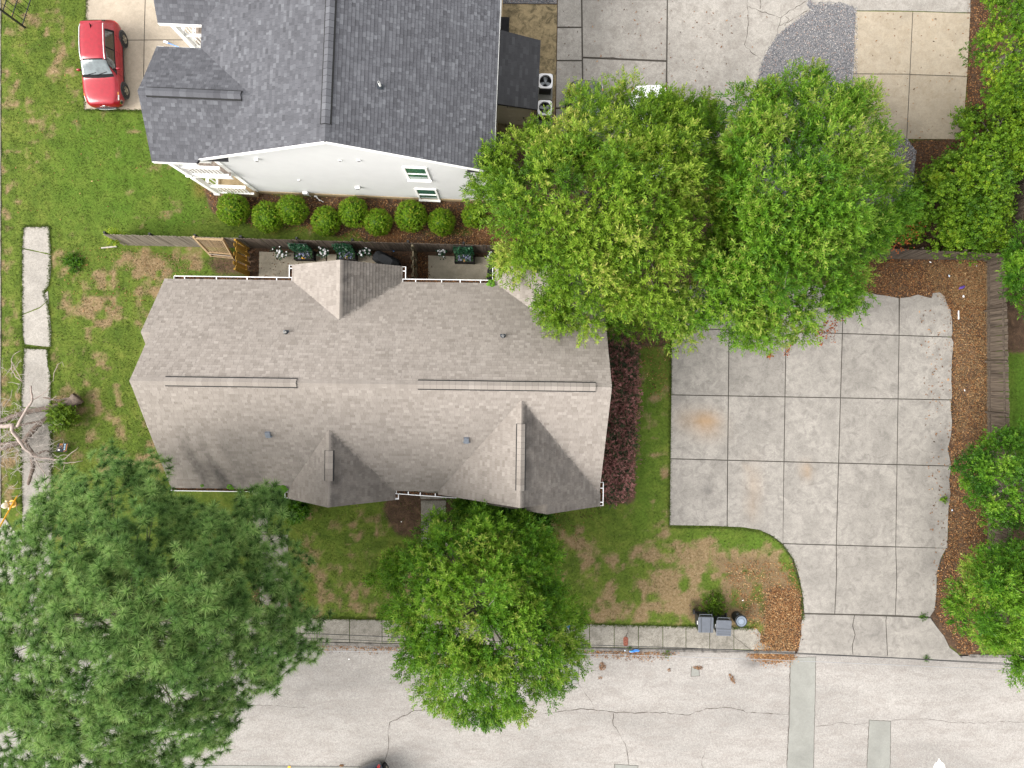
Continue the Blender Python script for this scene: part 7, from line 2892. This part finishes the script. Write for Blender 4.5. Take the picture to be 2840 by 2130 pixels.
# ---- seedlings in the gutters
def sprout(px, py, z, r, n, label, seed):
    rng = np.random.default_rng(seed)
    x, y = P2(px, py, z)
    t = thing('seedling', label, 'plant', (x, y, z), 0, group='seedlings sprouting in the gutters')
    m = MB()
    m.tube([(0, 0, -.08), (0, 0, .12)], .008, 5)
    m.build('stem', SPROUT, t)
    for i in range(n):
        a = i * 2.4 + rng.uniform(-.3, .3)
        l = r * rng.uniform(.7, 1.1)
        q = MB()
        prof = [(.12, 0), (.3, .30), (.55, .36), (.8, .2), (1.0, 0), (.8, -.2), (.55, -.36), (.3, -.30)]
        h_ = .08 + .06 * (n - i) / n
        pts_ = []
        for u, v in prof:
            lx, ly, lz = u * l, v * l, h_ + .05 * u - .12 * u * u + abs(v) * .06
            pts_.append((lx * math.cos(a) - ly * math.sin(a), lx * math.sin(a) + ly * math.cos(a), lz))
        c_ = (sum(p[0] for p in pts_) / 8, sum(p[1] for p in pts_) / 8, h_ - .0)
        for k in range(8):
            q.face([c_, pts_[k], pts_[(k + 1) % 8]])
        q.t = [rng.random()] * len(q.v)
        q.build('leaf', SPROUT, t)


sprout(779, 1357, 2.95, .36, 9, 'large bright green seedling at the gutter corner left of the south-west gable', 1)
sprout(640, 1350, 2.95, .20, 6, 'mid-sized bright green seedling in the south gutter above the pine', 2)
sprout(563, 1346, 2.95, .13, 5, 'smallest bright green seedling, leftmost in the south gutter', 3)
sprout(1362, 788, 2.95, .24, 7, 'bright green seedling at the north gutter corner by the oak', 4)

# ---- red creeper hanging from the oak
rv = thing('creeper', 'red-leaved creeper hanging below the oak over the car park joint', 'creeper', (*P2(2290, 930, 1.5), 0))
rg = np.random.default_rng(4)
m = MB()
pl = []
for k, (a, b) in enumerate((((2330, 860), (2365, 850)), ((2300, 880), (2260, 935)), ((2290, 890), (2275, 955)), ((2310, 890), (2290, 940)), ((2320, 880), (2310, 950)), ((2260, 900), (2230, 920)), ((2190, 960), (2180, 985)), ((2360, 850), (2340, 885)), ((2140, 985), (2130, 990)))):
    pa, pb2 = Vector(P(*a, 2.6)), Vector(P(*b, .3))
    mid = pa.lerp(pb2, .5) + Vector((.1, 0, -.2))
    m.tube([pa, mid, pb2], .008, 4)
    for i in range(38):
        t = rg.random()
        pl.append(list((pa.lerp(mid, t * 2) if t < .5 else mid.lerp(pb2, t * 2 - 1)) + Vector(rg.normal(0, .06, 3))))
sh2 = tuple(rv.location)
m.build('stems', BARK, rv, sh2, shift=sh2)
pl = np.array(pl)
V, Fq, T = scatter(leaf6, pl, rg.normal(0, .6, pl.shape) + [0, 0, 1], rg.uniform(.06, .12, len(pl)), rg.random(len(pl)), rg)
np_obj('foliage', V, Fq, RDVINE, T, rv, origin=sh2)
# orange leaves at the vine thicket foot
rv2 = thing('creeper', 'orange-red creeper at the west foot of the vine thicket, above the fence', 'creeper', (*P2(2520, 645, 1.5), 0))
n = 260
q = np.array([[2525, 640], [2490, 660], [2540, 620], [2470, 690], [2395, 740], [2510, 672]])[rg.integers(0, 6, n)] + rg.normal(0, 12, (n, 2))
zz = rg.uniform(1.6, 2.6, n)
pz = np.stack([(q[:, 0] - CX) * (H - zz) / F, (CY - q[:, 1]) * (H - zz) / F, zz], 1)
V, Fq, T = scatter(leaf6, pz, rg.normal(0, .6, (n, 3)) + [0, 0, 1], rg.uniform(.06, .12, n), rg.uniform(.4, 1, n), rg)
sh3 = tuple(rv2.location)
np_obj('foliage', V, Fq, RDVINE, T, rv2, origin=sh3)
m = MB()
for k in range(6):
    p = Vector(pz[k])
    m.tube([Vector((p.x, p.y, 0)), p], [.012, .006], 4)
m.build('stems', BARK, rv2, sh3, shift=sh3)

# ---- fallen dead tree at the left edge
dt = thing('fallen_tree', 'fallen dead tree with bare pale branches across the path at the left edge', 'fallen tree', (*P2(215, 1105), 0))
sh4 = tuple(dt.location)


def limb(name, pts, mat, parent=dt, n=8, k=3):
    p3 = [Vector(P(x, y, z)) for x, y, z, r in pts]
    rr_ = [r for *_, r in pts]
    P_, R_ = [], []
    for i in range(len(p3) - 1):
        for j in range(k):
            t = j / k
            P_.append(p3[i].lerp(p3[i + 1], t) + Vector((rnd(-.02, .02), rnd(-.02, .02), rnd(-.01, .01))) * (1 if i + j else 0))
            R_.append((rr_[i] * (1 - t) + rr_[i + 1] * t) * rnd(.92, 1.08))
    P_.append(p3[-1])
    R_.append(rr_[-1])
    m = MB()
    m.tube(P_, R_, n)
    return m.build(name, mat, parent, sh4, shift=sh4, smooth=True)


limb('trunk', [(217, 1103, .30, .34), (205, 1112, .34, .26), (180, 1122, .38, .16), (140, 1131, .42, .14), (95, 1139, .45, .13), (50, 1150, .5, .12), (10, 1165, .5, .12), (-40, 1178, .5, .1)], DEADB, k=4)
limb('split_trunk', [(150, 1145, .3, .10), (128, 1163, .34, .14), (110, 1175, .4, .13), (85, 1200, .42, .13), (68, 1222, .45, .12), (40, 1228, .4, .10), (0, 1232, .4, .08)], DEADB)
limb('limb', [(205, 1108, .4, .12), (195, 1105, .45, .06), (160, 1110, .5, .05), (120, 1103, .55, .03)], DEADB)
limb('limb', [(160, 1152, .4, .08), (120, 1170, .5, .08), (95, 1172, .5, .06), (60, 1178, .55, .05), (30, 1190, .5, .04)], DEADB)
limb('limb', [(-10, 1180, .5, .16), (5, 1165, .5, .13), (20, 1170, .4, .08)], DEADB)
limb('limb', [(88, 1270, .5, .09), (93, 1290, .5, .10), (82, 1330, .4, .09), (78, 1345, .4, .05)], DEADB)
limb('limb', [(68, 1222, .45, .09), (80, 1240, .5, .07), (95, 1260, .5, .07), (130, 1250, .5, .04), (142, 1255, .4, .02)], DEADB)
limb('limb', [(0, 1245, .4, .10), (40, 1232, .4, .12), (70, 1225, .4, .09)], DEADB)
limb('bleached_limb', [(86, 1070, 1.7, .035), (89, 1112, 1.6, .05), (70, 1140, 1.6, .06), (55, 1170, 1.55, .065), (48, 1183, 1.5, .07)], DEADL)
limb('bleached_limb', [(-20, 1184, 1.3, .11), (15, 1182, 1.4, .10), (36, 1178, 1.45, .085), (33, 1188, 1.45, .075), (36, 1200, 1.4, .08), (48, 1215, 1.35, .075), (66, 1240, 1.3, .07), (90, 1263, 1.2, .06), (115, 1270, 1.1, .055), (142, 1272, 1.0, .05), (170, 1284, .8, .035), (195, 1283, .7, .022), (230, 1278, .6, .01)], DEADL)
limb('bleached_limb', [(150, 1275, 1.0, .035), (175, 1275, .9, .03), (190, 1263, .9, .022), (218, 1240, .9, .01)], DEADL)
limb('bleached_limb', [(170, 1284, .8, .025), (180, 1290, .7, .02), (174, 1310, .6, .012)], DEADL)
limb('bleached_limb', [(95, 1268, 1.1, .03), (110, 1295, .8, .03), (128, 1320, .5, .02), (142, 1345, .3, .01)], DEADL)
limb('bleached_limb', [(89, 1108, 1.6, .03), (110, 1100, 1.5, .02), (130, 1085, 1.5, .014), (143, 1058, 1.5, .008)], DEADL)
limb('bleached_limb', [(60, 1055, 1.4, .012), (36, 1010, 1.3, .02), (31, 1000, 1.3, .02), (38, 985, 1.2, .014), (58, 972, 1.2, .008)], DEADL)
limb('bleached_limb', [(62, 1058, 1.4, .02), (44, 1045, 1.35, .02), (33, 1025, 1.3, .018), (32, 1000, 1.3, .012)], DEADL)
limb('bleached_limb', [(147, 1058, 1.2, .01), (150, 1035, 1.2, .016), (160, 1010, 1.2, .014), (172, 1003, 1.1, .01), (178, 1018, 1.1, .006)], DEADL)
m = MB()
tw = random.Random(12)
for k in range(300):
    x, y = tw.choice([(tw.gauss(35, 38), tw.gauss(1215, 45)), (tw.gauss(60, 45), tw.gauss(1270, 55)), (tw.gauss(25, 35), tw.gauss(1120, 60)), (tw.gauss(95, 35), tw.gauss(1220, 50)), (tw.gauss(110, 18), tw.gauss(1285, 22))])
    if x > 165:
        continue
    z = tw.uniform(.2, 1.5)
    p = Vector(P(x, y, z))
    a = tw.uniform(0, 6.28)
    pts_ = [p]
    for j in range(tw.randint(3, 7)):
        a += tw.gauss(0, .45)
        p = p + Vector((math.cos(a), math.sin(a), tw.gauss(0, .25))) * tw.uniform(.1, .24)
        p.z = max(.06, p.z)
        pts_.append(p.copy())
    r_ = tw.uniform(.006, .016)
    m.tube(pts_, [r_ * (1 - .7 * i / len(pts_)) for i in range(len(pts_))], 4, cap=False)
tw_o = m.build('twigs', TWIGM, dt, sh4, shift=sh4)
props(tw_o, kind='stuff')


# ================================================================== GROUND COVER
def soft_scatter(name, mat, tm, q, z, scale, tone, tilt, seed, flat=True):
    rng = np.random.default_rng(seed)
    n = len(q)
    pz = np.stack([(q[:, 0] - CX) / 56, (CY - q[:, 1]) / 56, z], 1)
    dirs = rng.normal(0, tilt, (n, 3)) + [0, 0, 1]
    V, Fq, T = scatter(tm, pz, dirs, scale, tone, rng)
    o = np_obj(name, V, Fq, mat, T)
    props(o, kind='stuff')
    return o


gr = np.random.default_rng(15)
# grass: small upright blade clusters over every lawn
areas = [[(5, -30), (236, -30), (232, 306), (395, 308), (420, 440), (560, 500), (585, 588), (640, 622), (760, 625), (890, 635), (900, 668), (340, 650), (280, 640), (240, 640), (5, 640)],
         [(145, 640), (280, 650), (340, 690), (570, 716), (700, 695), (700, 765), (480, 765), (400, 930), (360, 1060), (490, 1360), (480, 1420), (145, 1420)], [(5, 620), (64, 640), (62, 1370), (5, 1430)],
         [(805, 1390), (1170, 1370), (1165, 1715), (805, 1715)], [(1240, 1390), (1700, 1400), (1760, 1400), (1775, 940), (1860, 950), (1856, 1460), (2010, 1463), (2100, 1473), (2170, 1512), (2205, 1560), (2222, 1640), (2222, 1700), (2140, 1740), (1600, 1732), (1240, 1716)],
         [(2800, 950), (3000, 950), (3000, 1300), (2810, 1300)]]
tri = [(np.array([[-.5, 0, 0], [.5, 0, 0], [.25, .9, 1.5], [.6, .3, 0], [.2, 1.1, 0], [-.9, 1, 1.3], [-.4, .6, 0], [-.1, -.3, 0], [-.5, -1.1, 1.2]]) * .5, np.array([[0, 1, 2], [3, 4, 5], [6, 7, 8]]), np.array([-.1, -.1, .1] * 3))]
qs = []
for a, n in zip(areas, (24000, 24000, 5000, 9000, 22000, 4000)):
    qs.append(pts_in(a, n, gr))
q = np.concatenate(qs)
dirt_ = g_dirt(q[:, 0], q[:, 1])
q = q[gr.random(len(q)) > dirt_ * 1.05]
dr_, lu_ = g_dry(q[:, 0], q[:, 1]), g_lush(q[:, 0], q[:, 1])
n = len(q)
wave = .5 + .5 * np.sin(q[:, 0] * .045 + 2 * np.sin(q[:, 1] * .021)) * np.sin(q[:, 1] * .037 + 1.3 * np.sin(q[:, 0] * .05))
tone = .40 + gr.normal(0, .17, n) + .05 * lu_
isdry = gr.random(n) < np.clip(dr_ * .95 - .03, 0, .92)
tone = np.where(isdry, gr.uniform(.74, 1, n), np.clip(tone, 0, .72))
soft_scatter('grass_blades', GRASS, tri, q, g_z(q[:, 0], q[:, 1]) - .006, gr.uniform(.028, .06, n), tone, .25, 1)

# blades leaning over the paving edges
edge_lines = [[(1860, 950), (1856, 1458)], [(1856, 1460), (2016, 1463), (2105, 1472), (2140, 1488), (2171, 1512), (2200, 1554), (2222, 1640), (2226, 1720)], [(1600, 1731), (2090, 1742)], [(805, 1713), (1080, 1718)],
              [(66, 630), (62, 700), (62, 930), (68, 965), (60, 1100), (62, 1420)], [(137, 628), (142, 700), (137, 790), (122, 815), (135, 850), (143, 960), (133, 970), (141, 1040), (143, 1420)], [(68, 628), (137, 628)], [(68, 964), (134, 966)], [(235, 306), (394, 308)], [(241, -20), (235, 304)]]
eq = []
for ln in edge_lines:
    for a, b in zip(ln[:-1], ln[1:]):
        k = int(math.hypot(b[0] - a[0], b[1] - a[1]) * 2.6)
        t = gr.random(k)
        eq.append(np.stack([a[0] + (b[0] - a[0]) * t, a[1] + (b[1] - a[1]) * t], 1) + gr.normal(0, 2.6, (k, 2)))
eq = np.concatenate(eq)
ne = len(eq)
soft_scatter('edge_grass', GRASS, tri, eq, np.full(ne, .03) + gr.random(ne) * .02, gr.uniform(.03, .07, ne), np.clip(.35 + gr.normal(0, .15, ne), 0, .7), .4, 31)

# leaf litter
lit = [([(2636, 720), (2733, 722), (2738, 1720), (2690, 1840), (2600, 1712), (2600, 1590), (2628, 1510), (2636, 1200), (2640, 900)], 15000, .5), ([(2330, 718), (2730, 724), (2730, 860), (2640, 880), (2590, 815), (2490, 826), (2330, 806)], 9000, .4),
       ([(2690, -60), (2790, -60), (2760, 260), (2700, 420), (2660, 395), (2676, 200)], 5000, .35), ([(2480, 388), (2700, 388), (2600, 520), (2480, 500)], 2600, .25), ([(570, 510), (600, 590), (700, 625), (900, 640), (1010, 670), (1440, 690), (1440, 565), (720, 545), (610, 540)], 9000, .55),
       ([(2130, 1640), (2225, 1630), (2222, 1720), (2212, 1812), (2090, 1806), (2120, 1750)], 4600, .6), ([(2010, 1560), (2210, 1560), (2222, 1700), (2100, 1800), (2060, 1720)], 2000, .62), ([(695, 690), (1150, 702), (1150, 780), (695, 770)], 1600, .3), ([(1150, 702), (1190, 702), (1190, 780), (1150, 780)], 700, .35), ([(2080, 1808), (2210, 1812), (2205, 1832), (2140, 1840), (2080, 1822)], 1500, .6),
       ([(860, 1788), (1600, 1804), (1600, 1812), (860, 1798)], 1500, .55), ([(1615, 1804), (1890, 1810), (1870, 1816), (1760, 1824), (1615, 1813)], 900, .55), ([(1760, 900), (1860, 930), (1858, 1100), (1800, 1100), (1775, 1000)], 450, .45), ([(1600, 1480), (2200, 1530), (2215, 1720), (1600, 1730)], 900, .4), ([(700, 1640), (850, 1660), (850, 1715), (700, 1715)], 700, .5), ([(800, 1400), (1170, 1400), (1165, 1715), (805, 1715)], 900, .3),
       ([(145, 680), (560, 700), (560, 790), (200, 900)], 310, .45), ([(2545, 860), (2640, 860), (2640, 1700), (2590, 1700)], 260, .45), ([(1545, 0), (2200, 0), (2050, 250), (1545, 260)], 110, .35), ([(2370, 30), (2690, 40), (2660, 385), (2365, 385)], 90, .45), ([(20, 0), (560, 300), (560, 640), (20, 640)], 70, .6), ([(1280, 1385), (1700, 1400), (1600, 1500), (1300, 1480)], 400, .2)]
Q, Z_, T_, S_ = [], [], [], []
for poly, n, tn in lit:
    qq = pts_in(poly, n, gr) + (gr.normal(0, 7, (n, 2)) if n > 300 else 0)
    Q.append(qq)
    on_slab = len(poly) == 4 and n < 300
    base = g_z(qq[:, 0], qq[:, 1])
    zz = base + .01 + gr.random(n) ** 2 * .05
    if n in (260, 110, 90):
        zz = np.full(n, .075 if n == 90 else .065)
    if n in (1500, 900):
        zz = np.full(n, ROADZ + .015) + gr.random(n) * .06
    Z_.append(zz)
    T_.append(np.clip(gr.normal(tn, .22, n), 0, 1))
    S_.append(gr.uniform(.045, .12, n) if n > 300 else gr.uniform(.07, .14, n))
soft_scatter('fallen_leaves', LITTER, LEAF_FLAT, np.concatenate(Q), np.concatenate(Z_), np.concatenate(S_), np.concatenate(T_), .45, 2)
# pine straw and dry stalks on the leaf strip
st_t = [(np.array([[-1, -.02, 0], [0, -.03, .12], [1, .0, .02], [0, .03, .13]], float), np.array([[0, 1, 2, 3]]), np.zeros(4)), (np.array([[-1, -.02, 0], [0, .08, .05], [1, .0, .1], [0, .13, .06]], float), np.array([[0, 1, 2, 3]]), np.zeros(4))]
st = [([(2640, 730), (2735, 730), (2740, 1200), (2645, 1200)], 3800, .65), ([(2560, 725), (2733, 725), (2735, 850), (2600, 830)], 1600, .65), ([(2400, 725), (2640, 725), (2600, 810), (2400, 800)], 600, .5), ([(2640, 1200), (2735, 1200), (2735, 1650), (2620, 1650)], 1900, .45), ([(2120, 1650), (2215, 1640), (2200, 1810), (2100, 1805)], 700, .7), ([(340, 690), (560, 715), (520, 760), (330, 750)], 500, .8)]
Q, Z_, T_, S_ = [], [], [], []
for poly, n, tn in st:
    qq = pts_in(poly, n, gr)
    Q.append(qq)
    Z_.append(g_z(qq[:, 0], qq[:, 1]) + .02 + gr.random(n) * .06)
    T_.append(np.clip(gr.normal(tn, .2, n), 0, 1))
    S_.append(gr.uniform(.05, .2, n))
soft_scatter('dry_stalks', STRAW, st_t, np.concatenate(Q), np.concatenate(Z_), np.concatenate(S_), np.concatenate(T_), .3, 3)
# clumps of leaves swept up on the street
for i, (px, py, rx, ry, n, lab) in enumerate(((1671, 1848, 10, 12, 130, 'brown leaf clump on the street below the blue bag'), (1856, 1858, 4, 5, 26, 'tiny leaf clump on the street left of the small repair square'), (1936, 1852, 14, 5, 90, 'orange leaf clump on the small repair square'),
                                               (2030, 1882, 6, 14, 120, 'long orange pine-straw clump on the street, nearest the wide repair strip'), (1665, 1880, 5, 4, 26, 'faint leaf clump on the street below the larger brown one'), (948, 2123, 6, 3, 40, 'brown leaf clump on the gutter band beside the dark blue car'))):
    a = gr.random(n) * 6.28
    r_ = np.sqrt(gr.random(n))
    qq = np.stack([px + rx * r_ * np.cos(a) + (ry * .5 * r_ * np.sin(a) if i == 3 else 0), py + ry * r_ * np.sin(a)], 1)
    zz = ROADZ + .012 + gr.random(n) * .05
    pz = np.stack([(qq[:, 0] - CX) * (H - zz) / F, (CY - qq[:, 1]) * (H - zz) / F, zz], 1)
    V, Fq, T = scatter(LEAF_FLAT, pz, gr.normal(0, .5, (n, 3)) + [0, 0, 1], gr.uniform(.04, .09, n), gr.uniform(.1, .8, n), gr)
    o = np_obj('leaf_clump', V, Fq, LITTER, T, origin=(*P2(px, py, ROADZ), ROADZ))
    props(o, lab, 'leaves', 'leaf clumps on the street')
